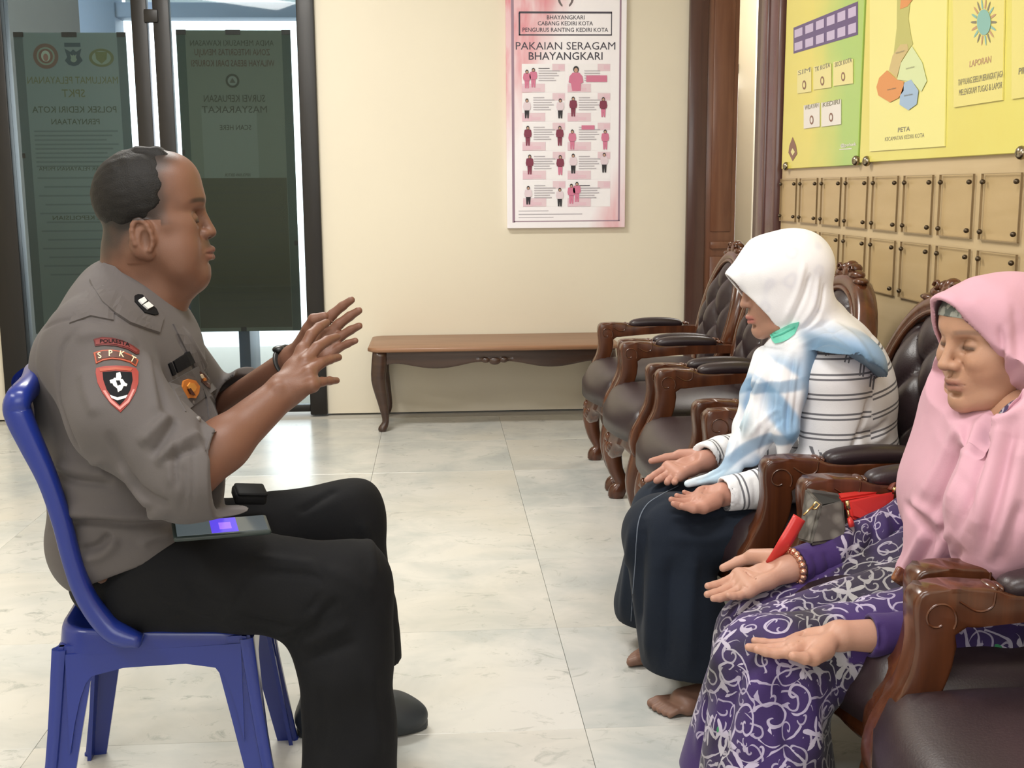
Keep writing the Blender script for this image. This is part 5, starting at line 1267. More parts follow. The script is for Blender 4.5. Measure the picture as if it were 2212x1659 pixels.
D('pin_badge', [(1440, 1030), (1480, 1005), (1530, 1035), (1600, 1130), (1615, 1210), (1570, 1195), (1500, 1130)], BROWN, .005, .003, cuts=1); D('pin_badge', [(1470, 1040), (1500, 1030), (1525, 1070), (1490, 1080)], CREAM, .007, .001, cuts=1); D('pin_badge', [(1500, 1090), (1530, 1080), (1545, 1110), (1515, 1120)], ORA, .007, .001, cuts=1)
for x, y in ((222, 622), (415, 870), (428, 905)):
    h = bvS.ray_cast(Vector(EYE), Vector(ray(x, y)).normalized())
    if h[0]: o = mesh_obj('button', *ball((0, 0, 0), (.005, .005, .005), 8, 6), mat('button', (.2, .18, .17), .3), ply); o.location = tuple(np.array(h[0])-PO)
# black wrist watch on the far arm
d_ = unit(B_wr-B_el); wc = B_wr-d_*.012; t_ = np.linspace(0, 6.283, 24, endpoint=False); s1 = unit(np.cross(d_, (0, 1, 0))); s2 = np.cross(d_, s1)
v, f = tube([wc+s1*.0325*math.cos(a)+s2*.0295*math.sin(a) for a in t_], [(.0075, .0024)]*24, 8, closed=True, up=d_)
wv = MB(); wv.add(v, f); wv.add(*ball(wc+s1*.034*np.sign((s1@np.array([-.6, 0, 1]))), (.013, .013, .008), 12, 8)); o = wv.build('wrist_watch', mat('black_rubber', (.012, .012, .012), .35), ply); o.location = tuple(-PO)
# shoes
SHOE = mat('dark_grey_shoe', (.032, .038, .044), .5, bump=(90, .05)); SOLE = mat('shoe_sole', (.045, .05, .055), .6)
def shoe(tx, ty, hx, hy, par, PO_):
    a = np.array([hx, hy, 0.]); b_ = np.array([tx, ty, 0.]); d = unit(b_-a); M_ = frame(d); L_ = np.linalg.norm(b_-a)
    s_ = Sdf(np.minimum(a, b_)-.08, np.maximum(a, b_)+np.array([.08, .08, .16]), .004); T = lambda p: a+M_@np.array(p, float)
    s_.ell(T((L_-.075, 0, .030)), (.078, .050, .046), M_, .02); s_.ell(T((.06, 0, .040)), (.065, .040, .05), M_, .02); s_.cap(T((.07, 0, .05)), T((L_-.08, 0, .042)), .042, .044, .03); s_.cap(T((.06, 0, .05)), T((.05, 0, .12)), .045, .04, .03)
    s_.plane((0, 0, 0.004), (0, 0, -1))
    for q in range(3): s_.cap(T((L_-.12+.022*q, -.03, .075-.008*q)), T((L_-.12+.022*q, .03, .075-.008*q)), .006, None, .006)
    s_.cap(T((.09, .05, .02)), T((L_-.05, .056, .02)), .004, None, .004, 's'); s_.cap(T((.09, -.05, .02)), T((L_-.05, -.056, .02)), .004, None, .004, 's')
    o = fast_obj('shoe', *s_.mesh(1), SHOE, par); o.location = tuple(-PO_)
    ov = [tuple(T(((.065+L_/2-.065)+(L_/2+.002)*math.cos(t)*1.0, (.048-.008*(math.cos(t) < 0))*math.sin(t), 0))) for t in np.linspace(0, 6.283, 28, endpoint=False)]
    v, f = prism([(p[0], p[1]) for p in ov], .022, .004); k = mesh_obj('sole', v, f, SOLE, o, auto=40)
    return o
t0_ = atZ(922, 1552, .02); shoe(t0_[0], t0_[1], t0_[0]-.285, t0_[1]-.02, ply, PO)
t1_ = AN+np.array([.19, .02, 0]); shoe(t1_[0], t1_[1]+.0, t1_[0]-.285, t1_[1]-.02, ply, PO)
# black pouch on the belt, telephone lying on the thigh
q = at(538, 1068, 2.18); pv = MB(); pv.add(*box((-.030, -.030, -.012), (.030, .030, .010), .006)); pv.add(*box((-.026, -.031, .006), (.031, .031, .013), .004)); o = pv.build('pouch', mat('black_pouch', (.006, .006, .007), .7, spec=.2), ply, auto=50); o.location = tuple(q-PO); o.rotation_euler = (.1, .12, .3)
# ------------------------------------------------------------------ the woman in the white and blue headscarf
pw = empty('person', (1.0, 2.68, 0)); tag(pw, 'woman in a white headscarf, striped jumper and dark denim skirt, praying with open palms', 'person')
WO = np.array(pw.location)
def wobj(name, v, f, m_, par=None): o = fast_obj(name, v, f, m_, par or pw); o.location = tuple(-WO); return o
wM = frame((-1, .0, -.20)); WS = .96
wO = at(1604, 658, 2.62)-wM@(np.array((.108, 0, -.028))*WS)
# body
w_sN, w_eN, w_wN = at(1800, 815, 2.56), at(1800, 1010, 2.55), at(1562, 1068, 2.505)
w_sF, w_eF, w_wF = at(1735, 815, 2.86), at(1690, 960, 2.93), at(1528, 994, 2.81)
g = Sdf(wO-.17, wO+.17, .0020); head_field(g, wO, wM, WS, 'young')
Tw = loc_pts(wM, wO, WS); g.cap(Tw((-.02, 0, -.07)), at(1740, 740, 2.66), .050, .055, .03)
v1, f1 = g.mesh(1)
def PX(L_): return [at(*q) for q in L_]
mN = PX([(1509, 1089, 2.465), (1506, 1080, 2.485), (1508, 1072, 2.505), (1513, 1065, 2.523)]); tN = PX([(1455, 1088, 2.45), (1450, 1079, 2.47), (1462, 1071, 2.49), (1478, 1063, 2.51)])
g = Sdf(*bbox([w_wN, at(1640, 1060, 2.52)]+mN+tN, .055), .0024); dn = np.array([.0, 0, -.007])
hand_field(g, w_wN, mN, tN, [dn]*4, PX([(1545, 1085, 2.47), (1520, 1098, 2.447), (1498, 1099, 2.435), (1474, 1093, 2.435)]), 1.02)
palm_detail(g, w_wN, mN, tN, PX([(1545, 1085, 2.47), (1520, 1098, 2.447), (1498, 1099, 2.435), (1474, 1093, 2.435)]), 1.0); g.cap(w_wN, at(1680, 1052, 2.53), .025, .032, .015)
v2, f2 = g.mesh(1)
mF = PX([(1441, 1009, 2.825), (1449, 1020, 2.80), (1457, 1026, 2.78), (1467, 1030, 2.76)]); tF = PX([(1397, 1037, 2.80), (1417, 1039, 2.785), (1443, 1043, 2.76), (1460, 1042, 2.735)])
g = Sdf(*bbox([w_wF, at(1640, 960, 2.9)]+mF+tF, .06), .0025)
hand_field(g, w_wF, mF, tF, [np.array([-.008, -.004, -.004])]*4, PX([(1500, 985, 2.85), (1466, 985, 2.862), (1438, 989, 2.865), (1407, 996, 2.86)]), 1.08)
palm_detail(g, w_wF, mF, tF, PX([(1500, 985, 2.85), (1466, 985, 2.862), (1438, 989, 2.865), (1407, 996, 2.86)]), 1.05); g.cap(w_wF, at(1640, 960, 2.9), .026, .034, .015)
v3, f3 = g.mesh(1)
# feet with toes
def foot(toe, heel, s=1.0, mirror=1):
    a = np.array(heel, float); b_ = np.array(toe, float); d = unit(b_-a); M_ = frame(d); L_ = np.linalg.norm(b_-a); T = lambda p: a+M_@(np.array((p[0], p[1]*mirror, p[2]))*1.0)
    q = Sdf(np.minimum(a, b_)-.07, np.maximum(a, b_)+np.array([.07, .07, .17]), .003)
    q.ell(T((.03, 0, .032)), (.036, .031, .034), M_, .02); q.cap(T((.04, 0, .04)), T((L_-.075, .0, .026)), .032, .026, .02); q.cap(T((L_-.08, -.026, .018)), T((L_-.085, .026, .018)), .018, .020, .02); q.cap(T((.045, 0, .06)), T((.04, 0, .17)), .032, .036, .02)
    for i, (y, l, r) in enumerate(((.028, .0, .0125), (.009, -.002, .0095), (-.006, -.008, .009), (-.020, -.015, .0085), (-.032, -.023, .008))):
        q.cap(T((L_-.072+l, y*.95, .016)), T((L_-.028+l, y, .016)), r, r*.95, .005); q.cap(T((L_-.028+l, y, .016)), T((L_-.012+l, y, r*.95)), r*.95, r*.9, .003)
    q.plane((0, 0, .001), (0, 0, -1)); return q.mesh(1)
fa = atZ(1408, 1548); fb = atZ(1350, 1438)
v5, f5 = foot((fa[0]+.0, fa[1]+.015, 0), (fa[0]+.225, fa[1]+.05, 0), mirror=-1); v6, f6 = foot((fb[0], fb[1]+.02, 0), (fb[0]+.225, fb[1]+.03, 0))
g = Sdf(*bbox([w_sN, w_sF, w_eN, w_eF, at(1850, 1100, 2.7), at(1420, 1130, 2.7), at(1740, 740, 2.66), (.62, 2.5, .1), (.6, 2.8, .1)], .12), .012)
g.ell(at(1815, 880, 2.69), (.10, .15, .2)); g.ell(at(1840, 1050, 2.69), (.12, .15, .10), None, .04); g.cap(at(1740, 740, 2.66), at(1800, 860, 2.69), .05, .08, .03)
for s_, e_, w_ in ((w_sN, w_eN, w_wN), (w_sF, w_eF, w_wF)): g.cap(s_, e_, .05, .04, .03); g.cap(e_, e_*.3+w_*.7, .036, .028, .02); g.cap(at(1800, 830, 2.69), s_, .05, .05, .03)
for y in (2.56, 2.82):
    hp_ = at(1830, 1120, y); kn = at(1428, 1150 if y < 2.7 else 1115, y); g.cap(hp_, kn, .055, .042, .02); an = np.array([kn[0]+.12, y-.03, .13]); g.cap(kn, an, .045, .03, .02)
v4, f4 = g.mesh(1)
BV, BF = join_vf([(v1, f1), (v2, f2), (v3, f3), (v5, f5), (v6, f6), (v4, f4)])
o = wobj('body', BV, BF, SKIN); base = np.array((.40, .215, .15)); col = np.tile(base, (len(BV), 1))
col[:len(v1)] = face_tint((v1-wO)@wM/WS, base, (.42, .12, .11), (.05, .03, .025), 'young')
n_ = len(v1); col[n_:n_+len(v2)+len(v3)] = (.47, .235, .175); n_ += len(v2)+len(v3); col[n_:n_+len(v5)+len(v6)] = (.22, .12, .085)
set_tint(o, col)
# jumper: stripes run round sleeves and trunk, drawn from a height-along-the-limb attribute
def jumper_mat():
    M = mat('striped_knit', (.84, .84, .87), .85, sheen=.1, bump=(520, .25)); N, L, b = nodes(M)
    a = N.new('ShaderNodeAttribute'); a.attribute_name = 'along'
    dv = N.new('ShaderNodeMath'); dv.operation = 'DIVIDE'; dv.inputs[1].default_value = .0455; L.new(a.outputs['Fac'], dv.inputs[0])
    fr_ = N.new('ShaderNodeMath'); fr_.operation = 'FRACT'; L.new(dv.outputs[0], fr_.inputs[0])
    cr_ = N.new('ShaderNodeValToRGB'); cr_.color_ramp.interpolation = 'LINEAR'; e = cr_.color_ramp.elements
    e[0].position = 0; e[0].color = (0, 0, 0, 1); e[1].position = .10; e[1].color = (0, 0, 0, 1)
    for p_, c_ in ((.12, 1), (.20, 1), (.22, 0), (.34, 0), (.36, 1), (.44, 1), (.46, 0)): q = e.new(p_); q.color = (c_, c_, c_, 1)
    L.new(fr_.outputs[0], cr_.inputs[0])
    x = N.new('ShaderNodeMix'); x.data_type = 'RGBA'; x.inputs[6].default_value = (.84, .84, .87, 1); x.inputs[7].default_value = (.16, .16, .18, 1); L.new(cr_.outputs[0], x.inputs[0]); L.new(x.outputs[2], b.inputs['Base Color']); return M
KNIT = jumper_mat()
lo, hi = bbox([w_sN, w_sF, w_eN, w_eF, w_wN, w_wF, at(1850, 1110, 2.69), at(1930, 900, 2.69)], .10)
j = Sdf(lo, hi, .005)
j.ell(at(1822, 865, 2.69), (.112, .178, .19), None, .03); j.ell(at(1838, 1000, 2.69), (.108, .180, .13), None, .05); j.ell(at(1838, 1090, 2.69), (.115, .185, .075), None, .03)
j.chain([at(1790, 800, 2.66), w_sN, w_eN], [.085, .080, .072], .02); j.cap(w_eN, at(1640, 1056, 2.525), .060, .045, .02); j.cap(at(1640, 1056, 2.525), at(1560, 1068, 2.505), .044, .040, .01)
j.chain([at(1790, 800, 2.7), w_sF, w_eF], [.08, .075, .066], .02); j.cap(w_eF, at(1560, 978, 2.84), .060, .044, .02); j.cap(at(1560, 978, 2.84), at(1505, 992, 2.80), .043, .038, .01)
ax_ = unit(w_wN-at(1640, 1056, 2.525)); j.plane(w_wN+ax_*.002, ax_, lo=w_wN-.07, hi=w_wN+.09); j.cap(w_wN-ax_*.03, w_wN+ax_*.05, .031, .033, .003, 's')
ax_ = unit(w_wF-at(1580, 970, 2.86)); j.plane(w_wF+ax_*.004, ax_, lo=w_wF-.075, hi=w_wF+.075); j.cap(w_wF-ax_*.03, w_wF+ax_*.06, .031, .033, .003, 's')
rp3 = ripple(31, 8, 36, .003); j.func(lambda X, Y, Z: rp3(X, Y, Z))
JV, JF = crease(*j.mesh(1), [([(1882, 850), (1862, 920), (1832, 1000)], .008, -.008), ([(1850, 940), (1890, 930), (1922, 905)], .008, -.006), ([(1845, 965), (1885, 955), (1922, 935)], .009, .005), ([(1845, 1000), (1885, 985), (1920, 965)], .008, -.006), ([(1730, 1000), (1770, 1015), (1815, 1005)], .010, .006), ([(1598, 1035), (1603, 1060), (1600, 1095)], .004, -.004), ([(1625, 1030), (1632, 1060), (1630, 1095)], .005, -.004), ([(1545, 940), (1565, 965), (1585, 990)], .007, -.006), ([(1530, 950), (1548, 975), (1565, 995)], .007, .005), ([(1520, 965), (1535, 985), (1545, 1000)], .005, -.004), ([(1730, 850), (1740, 930), (1735, 990)], .014, .003)]); o = wobj('jumper', JV, JF, KNIT)
def seg_par(P_, a, b_): ab = b_-a; t = np.clip(((P_-a)@ab)/(ab@ab), 0, 1.0); return t, np.linalg.norm(P_-a-t[:, None]*ab, axis=1)
along = 1.6-JV[:, 2]+.25*(JV[:, 0]-1.0)
along = along[JF.ravel()]; cen = np.repeat(JV[JF].mean(1), 4, 0); JC = JV[JF.ravel()]
for (s_, e_, w_) in ((w_sN, w_eN, w_wN), (w_sF, w_eF, w_wF)):
    l1, l2 = np.linalg.norm(e_-s_), np.linalg.norm(w_-e_); t1, d1_ = seg_par(cen, s_, e_); t2, d2_ = seg_par(cen, e_, w_); t2c, _q = seg_par(JC, e_, w_)
    ab = unit(e_-s_); raw = (JC-s_)@ab; side = (cen[:, 0]-s_[0]-(e_-s_)[0]*np.clip(raw/l1, 0, 1)) < .075
    near = (d1_ < .098) & (d1_ <= d2_) & side; along[near] = .75+raw[near]
    near2 = (d2_ < .085) & (d2_ < d1_); along[near2] = .75+l1+t2c[near2]*l2
a_ = o.data.attributes.new('along', 'FLOAT', 'CORNER'); a_.data.foreach_set('value', along.astype(np.float32))
# denim skirt
DENIM = mat('dark_denim', (.0075, .012, .022), .85, spec=.3, sheen=.03, bump=(600, .2), noise=(3, (.011, .018, .033), .42, .75))
k_ = Sdf(*bbox([at(1860, 1080, 2.55), at(1360, 1090, 2.85), at(1325, 1360, 2.9), at(1500, 1480, 2.4), (.55, 2.7, .09)], .13), .0062)
hN, hF_ = at(1840, 1138, 2.56), at(1840, 1098, 2.83); kN, kF = at(1428, 1154, 2.55), at(1440, 1108, 2.83)
k_.cap(hN, kN, .084, .078, .02); k_.cap(hF_, kF, .088, .082, .03); k_.cap((hN+hF_)/2, (kN+kF)/2, .078, .072, .03)
eN, eF = np.array([kN[0]+.070, 2.535, .10]), np.array([kF[0]-.030, 2.87, .11])
k_.cap(kN, eN, .085, .118, .04); k_.cap(kF, eF, .078, .098, .04); k_.cap((kN+kF)/2+np.array([.03, 0, -.02]), (eN+eF)/2+np.array([.05, 0, 0]), .075, .10, .05)
k_.plane((.50, 2.55, .082), (-.06, -.04, -1)); 
rp4 = ripple(41, 7, 30, .0035); k_.func(lambda X, Y, Z: rp4(X, Y, Z*.25))
SKV, SKF = crease(*k_.mesh(2), [([(1392, 1120), (1380, 1240), (1378, 1400)], .016, -.014), ([(1368, 1120), (1352, 1240), (1340, 1360)], .014, .007), ([(1420, 1180), (1405, 1320), (1398, 1460)], .018, .010), ([(1455, 1200), (1445, 1330), (1438, 1470)], .015, -.010), ([(1500, 1180), (1490, 1320), (1485, 1480)], .018, .009), ([(1480, 1130), (1540, 1115), (1620, 1100)], .010, -.006), ([(1440, 1160), (1520, 1165), (1600, 1150)], .014, .006), ([(1440, 1075), (1400, 1100), (1385, 1140)], .010, -.004)]); skirt = wobj('skirt', SKV, SKF, DENIM); bvK = bvh_of(skirt)
STIT = mat('pale_stitching', (.16, .19, .24), .8)
def seam(px, w, bv, m_, par, off):
    P_ = spline(np.array([(a, b_, 0) for a, b_ in px]), 30); q = []
    for p in P_:
        h = bv.ray_cast(Vector(EYE), Vector(ray(p[0], p[1])).normalized())
        if h[0] is not None: q.append(np.array(h[0])+np.array(h[1])*.0005)
    if len(q) > 3: o = mesh_obj('seam', *tube(q, [w]*len(q), 6), m_, par); o.location = tuple(-off)
seam([(1465, 1050), (1430, 1068), (1396, 1092), (1378, 1135), (1372, 1220), (1366, 1300), (1362, 1370)], .0013, bvK, STIT, pw, WO)
# headscarf: hood, wrap under the chin, cape over the shoulders and the long front fall
def scarf_mat():
    M = attr_mat('white_blue_scarf', .8, 'dye', sheen=.15, bump=(330, .12)); return M
SCARF = scarf_mat()
s = Sdf(*bbox([Tw((.14, 0, .13)), Tw((-.13, 0, -.1)), at(1930, 830, 2.45), at(1640, 800, 2.9), at(1475, 1045, 2.6), at(1700, 1000, 2.5)], .07), .0031)
s.ell(Tw((-.012, 0, .034)), np.array((.116, .094, .096))*WS, wM, .02); s.ell(Tw((.018, 0, -.018)), np.array((.094, .088, .112))*WS, wM, .02)
s.cap(Tw((.045, 0, .070)), Tw((.124, 0, .043)), .046*WS, .010, .035)
s.cap(Tw((.05, .045, .045)), Tw((.112, .0, .040)), .035, .014, .03); s.cap(Tw((.05, -.045, .045)), Tw((.112, .0, .040)), .035, .014, .03)
rp5 = ripple(51, 9, 45, .0022); s.func(lambda X, Y, Z: rp5(X, Y, Z))
pn = wM@unit((.857, 0, -.515)); s.shell(.0065, Tw((-.02, 0, 0)), wM@unit((1, 0, -.25))); s.plane(Tw((.130, 0, .043)), pn)
s.cap(Tw((-.03, 0, -.06)), at(1770, 745, 2.67), .078, .082, .03)
s.chain([at(1778, 705, 2.67), at(1815, 760, 2.67), at(1838, 825, 2.68)], [.062, .076, .075], .03)
s.cap(at(1800, 770, 2.60), at(1832, 800, 2.50), .088, .085, .03); s.cap(at(1780, 770, 2.70), at(1775, 790, 2.84), .085, .08, .03)
s.cap(at(1700, 735, 2.58), at(1755, 735, 2.56), .022, .030, .02); s.cap(at(1690, 740, 2.60), at(1720, 760, 2.64), .030, .05, .03)
s.plane(at(1800, 762, 2.55), (-.50, -.15, -.85), lo=at(1735, 900, 2.3)-np.array([0, .1, .1]), hi=at(2000, 700, 3.0)+np.array([0, .1, 0]))
# front fall
s.chain([at(1700, 750, 2.60), at(1672, 830, 2.58), at(1650, 910, 2.57), at(1618, 980, 2.59)], [.050, .046, .042, .032], .025)
s.chain([at(1728, 765, 2.55), at(1708, 850, 2.53), at(1698, 930, 2.52), at(1690, 985, 2.52)], [.040, .032, .026, .012], .02)
s.chain([at(1655, 775, 2.65), at(1626, 850, 2.66), at(1606, 920, 2.66), at(1584, 995, 2.64)], [.032, .026, .022, .018], .02)
s.chain([at(1600, 960, 2.61), at(1580, 1012, 2.585), at(1545, 1030, 2.565), at(1486, 1045, 2.545)], [.030, .022, .013, .009], .012)
s.ell(Tw((.068, 0, -.055)), (.056, .056, .074), wM, .006, 's')
SV, SF = crease(*s.mesh(1), [([(1690, 700), (1722, 630), (1740, 560)], .007, .004), ([(1702, 712), (1735, 645), (1752, 590)], .005, -.005), ([(1718, 716), (1756, 660), (1768, 590)], .007, .005), ([(1735, 715), (1772, 670), (1782, 610)], .005, -.004), ([(1700, 738), (1750, 715), (1805, 690)], .006, -.006), ([(1715, 750), (1770, 728), (1830, 715)], .008, .006), ([(1745, 755), (1800, 742), (1880, 780)], .006, -.004), ([(1690, 745), (1735, 722), (1780, 680)], .007, .005),
    ([(1716, 760), (1704, 850), (1696, 960)], .006, -.007), ([(1700, 760), (1684, 850), (1672, 950)], .008, .006), ([(1684, 765), (1650, 860), (1640, 960)], .006, -.006), ([(1664, 770), (1630, 860), (1604, 950)], .008, .006), ([(1650, 770), (1618, 850), (1592, 940)], .006, -.006), ([(1690, 880), (1650, 905), (1612, 950)], .007, .005), ([(1695, 900), (1660, 935), (1640, 985)], .006, -.005), ([(1708, 820), (1690, 900), (1702, 960)], .006, .005), ([(1730, 770), (1722, 850), (1712, 940)], .006, -.005), ([(1790, 690), (1850, 735), (1890, 800)], .010, .005), ([(1775, 700), (1830, 740), (1870, 780)], .008, -.005), ([(1570, 1010), (1530, 1030), (1500, 1040)], .005, -.004), ([(1612, 890), (1590, 960), (1572, 1000)], .006, .005)]); scarf = wobj('headscarf', SV, SF, SCARF)
# dyed zones: blue border bands along the hems
nzz = ripple(61, 8, 60, 1.0)(SV[:, 0], SV[:, 1], SV[:, 2]); nz2 = ripple(62, 8, 25, 1.0)(SV[:, 0], SV[:, 1], SV[:, 2])
c = np.tile(np.array((.88, .88, .91)), (len(SV), 1))
def bandc(m_, c_): c[:] = c*(1-np.clip(m_, 0, 1)[:, None])+np.array(c_)*np.clip(m_, 0, 1)[:, None]
head_z = wO[2]
sg = lambda x_: 1/(1+np.exp(-np.clip(x_, -40, 40)))
hem = at(1800, 762, 2.55); hd_ = -((SV-hem)@unit((-.50, -.15, -.85)))
xs_ = at(1735, 800, 2.55)[0]-.01; cape = sg((SV[:, 0]-xs_)/.006)*sg((head_z-.10-SV[:, 2])/.008)
bandc(cape*sg((.060-hd_+.006*nzz)/.004), (.26, .42, .64)); bandc(cape*sg((.062-hd_)/.003)*sg((hd_-.045)/.003)*.6, (.16, .30, .46)); bandc(cape*sg((.012-hd_)/.003)*.7, (.10, .19, .28))
frontp = sg((xs_-SV[:, 0])/.006)*sg((head_z-.16-SV[:, 2])/.010)
bandc(frontp*sg((np.sin(SV[:, 2]*34+SV[:, 0]*30+nz2*.9)-.05)/.12)*sg((SV[:, 0]-.68+.05*nz2)/.01), (.28, .46, .68))
bandc(frontp*sg((at(1640, 850, 2.6)[0]-.04-SV[:, 0]+.012*nzz)/.006)*sg((SV[:, 2]-.62)/.01), (.50, .66, .78))
bandc(frontp*sg((np.sin(SV[:, 2]*50-SV[:, 0]*24+2+nz2)-.72)/.05)*.8, (.13, .26, .42))
bandc(sg((.545-SV[:, 2])/.006)*.75*frontp, (.55, .74, .88))
fl = np.exp(-((ripple(63, 6, 90, 1.0)(SV[:, 0], SV[:, 1], SV[:, 2])-1.3)/.5)**2)*(SV[:, 2] > head_z-.06); bandc(fl*.35, (.62, .63, .74))
set_tint(scarf, c, 'dye')
# green surgical mask pushed under the chin
bvW = BVHTree.FromPolygons([Vector(q) for q in np.concatenate([SV, v1])], SF.tolist()+(f1+len(SV)).tolist())
MINT = mat('mint_mask', (.13, .58, .43), .75, noise=(30, (.22, .66, .52), .4, .7))
def zw(L_): return [(1540+a/5.927, 480+b_/5.927) for a, b_ in L_]
o = decal('face_mask', zw([(735, 1440), (800, 1398), (900, 1350), (1000, 1300), (1105, 1275), (1095, 1330), (1050, 1430), (960, 1500), (880, 1535), (800, 1550), (765, 1515)]), bvW, MINT, pw, .005, .003, 2)
o.location = tuple(-WO); mk = decal('mask_pleat', zw([(770, 1470), (900, 1420), (1060, 1340), (1060, 1352), (900, 1440), (775, 1482)]), bvW, mat('mint_pleat', (.06, .40, .29), .75), pw, .0065, .0015, 1); mk.location = tuple(-WO)
bvN = BVHTree.FromPolygons([Vector(q) for q in JV], JF.tolist())
TICK = mat('grey_knit_mark', (.16, .16, .18), .85)
for L_ in ([(1738, 770), (1741, 768), (1740, 792), (1737, 792)], [(1746, 764), (1749, 763), (1748, 786), (1745, 786)], [(1776, 753), (1779, 753), (1786, 768), (1783, 769)], [(1782, 752), (1785, 752), (1792, 767), (1789, 768)], [(1795, 752), (1798, 753), (1801, 766), (1798, 767)], [(1805, 753), (1808, 754), (1804, 767), (1801, 767)], [(1828, 763), (1831, 764), (1826, 783), (1823, 782)], [(1836, 765), (1839, 766), (1834, 785), (1831, 784)], [(1858, 785), (1861, 786), (1858, 812), (1855, 811)], [(1865, 787), (1868, 788), (1865, 814), (1862, 813)], [(1880, 808), (1883, 809), (1880, 836), (1877, 835)], [(1887, 812), (1890, 813), (1886, 842), (1883, 841)]):
    o = decal('knit_mark', L_, bvN, TICK, pw, .0012, .0008, 1)
    if o: o.location = tuple(-WO)
# ------------------------------------------------------------------ the woman in the pink headscarf
pp = empty('person', (1.0, 1.95, 0)); tag(pp, 'older woman in a long pink headscarf and purple batik dress, eyes closed, palms open', 'person')
KO = np.array(pp.location)
def kobj(name, v, f, m_, par=None): o = fast_obj(name, v, f, m_, par or pp); o.location = tuple(-KO); return o
kM = frame((-1, -.24, -.10)); KS = .97
kO = at(2035, 789, 1.845)-kM@(np.array((.114, 0, -.031))*KS); Tk = loc_pts(kM, kO, KS)
k_eN, k_wN = at(2150, 1390, 1.775), at(1822, 1372, 1.745); k_eF, k_wF = at(1965, 1135, 2.17), at(1712, 1226, 2.085)
g = Sdf(kO-.18, kO+.17, .0019); head_field(g, kO, kM, KS, 'old'); g.cap(Tk((-.02, 0, -.07)), Tk((-.06, 0, -.2)), .047, .055, .03)
for q in (1, -1):      # hollow cheeks, lines below the eyes
    g.chain([Tk(p) for p in ((.088, q*.018, -.010), (.084, q*.030, -.016), (.074, q*.042, -.013))], .0012, .004, 's')
    g.ell(Tk((.072, q*.040, -.026)), np.array((.018, .014, .012))*KS, kM, .012)
v1, f1 = g.mesh(1)
mF = PX([(1593, 1244, 2.125), (1594, 1260, 2.10), (1601, 1271, 2.075), (1617, 1278, 2.05)]); tF = PX([(1529, 1266, 2.10), (1528, 1284, 2.075), (1541, 1293, 2.055), (1574, 1286, 2.035)])
g = Sdf(*bbox([k_wF, at(1800, 1190, 2.11)]+mF+tF, .06), .0022)
hand_field(g, k_wF, mF, tF, [np.array([-.001, -.002, -.004])]*4, PX([(1668, 1206, 2.13), (1622, 1204, 2.165), (1593, 1214, 2.17), (1562, 1227, 2.165)]), 1.06)
palm_detail(g, k_wF, mF, tF, PX([(1668, 1206, 2.13), (1622, 1204, 2.165), (1593, 1214, 2.17), (1562, 1227, 2.165)]), 1.05); g.cap(k_wF, at(1800, 1190, 2.11), .0245, .026, .015)
v2, f2 = g.mesh(1)
mN = PX([(1710, 1409, 1.715), (1706, 1397, 1.735), (1709, 1388, 1.755), (1718, 1383, 1.775)]); tN = PX([(1636, 1403, 1.72), (1617, 1398, 1.74), (1630, 1384, 1.765), (1661, 1376, 1.78)])
g = Sdf(*bbox([k_wN, at(1930, 1375, 1.755)]+mN+tN, .06), .0022)
hand_field(g, k_wN, mN, tN, [np.array([0, 0, -.004])]*4, PX([(1782, 1404, 1.715), (1757, 1422, 1.69), (1738, 1422, 1.68), (1713, 1417, 1.675)]), .98)
palm_detail(g, k_wN, mN, tN, PX([(1782, 1404, 1.715), (1757, 1422, 1.69), (1738, 1422, 1.68), (1713, 1417, 1.675)]), .96); g.cap(k_wN, at(1930, 1375, 1.755), .0235, .030, .015)
v3, f3 = g.mesh(1)
g = Sdf(*bbox([k_eN, k_eF, Tk((-.06, 0, -.2)), at(2230, 1350, 1.8), at(1640, 1380, 1.8), (.55, 2.1, .1), (.6, 1.8, .1), (.95, 2.15, .8), (.95, 1.72, .8)], .12), .012)
g.ell((.975, 1.94, .70), (.10, .15, .22)); g.ell((.98, 1.95, .54), (.13, .16, .11), None, .04); g.cap(Tk((-.06, 0, -.2)), (.97, 1.94, .80), .055, .08, .03)
for sh0, e_, w_ in (((.95, 1.75, .80), k_eN, k_wN), ((1.03, 2.06, .73), k_eF, k_wF)): g.cap((.96, 1.94, .82), sh0, .06, .05, .03); g.cap(sh0, e_, .05, .038, .02); g.cap(e_, e_*.3+w_*.7, .036, .028, .02)
for y in (1.83, 2.07):
    hp_ = np.array([.98, y, .455]); kn = at(1655, 1442 if y < 1.9 else 1385, y); g.cap(hp_, kn, .055, .042, .02); g.cap(kn, (kn[0]+.04, y, .10), .045, .03, .02)
v4, f4 = g.mesh(1)
parts = [(v1, f1), (v2, f2), (v3, f3), (v4, f4)]
for y in (1.80, 2.06): parts.append(foot((.46, y, 0), (.68, y+.01, 0), mirror=-1 if y < 1.9 else 1))
BV, BF = join_vf(parts); o = kobj('body', BV, BF, SKIN); base = np.array((.46, .255, .165)); col = np.tile(base, (len(BV), 1))
col[:len(v1)] = face_tint((v1-kO)@kM/KS, base, (.30, .12, .095), (.16, .10, .08), 'old'); n_ = len(v1); col[n_:n_+len(v2)+len(v3)] = (.50, .275, .20); set_tint(o, col)
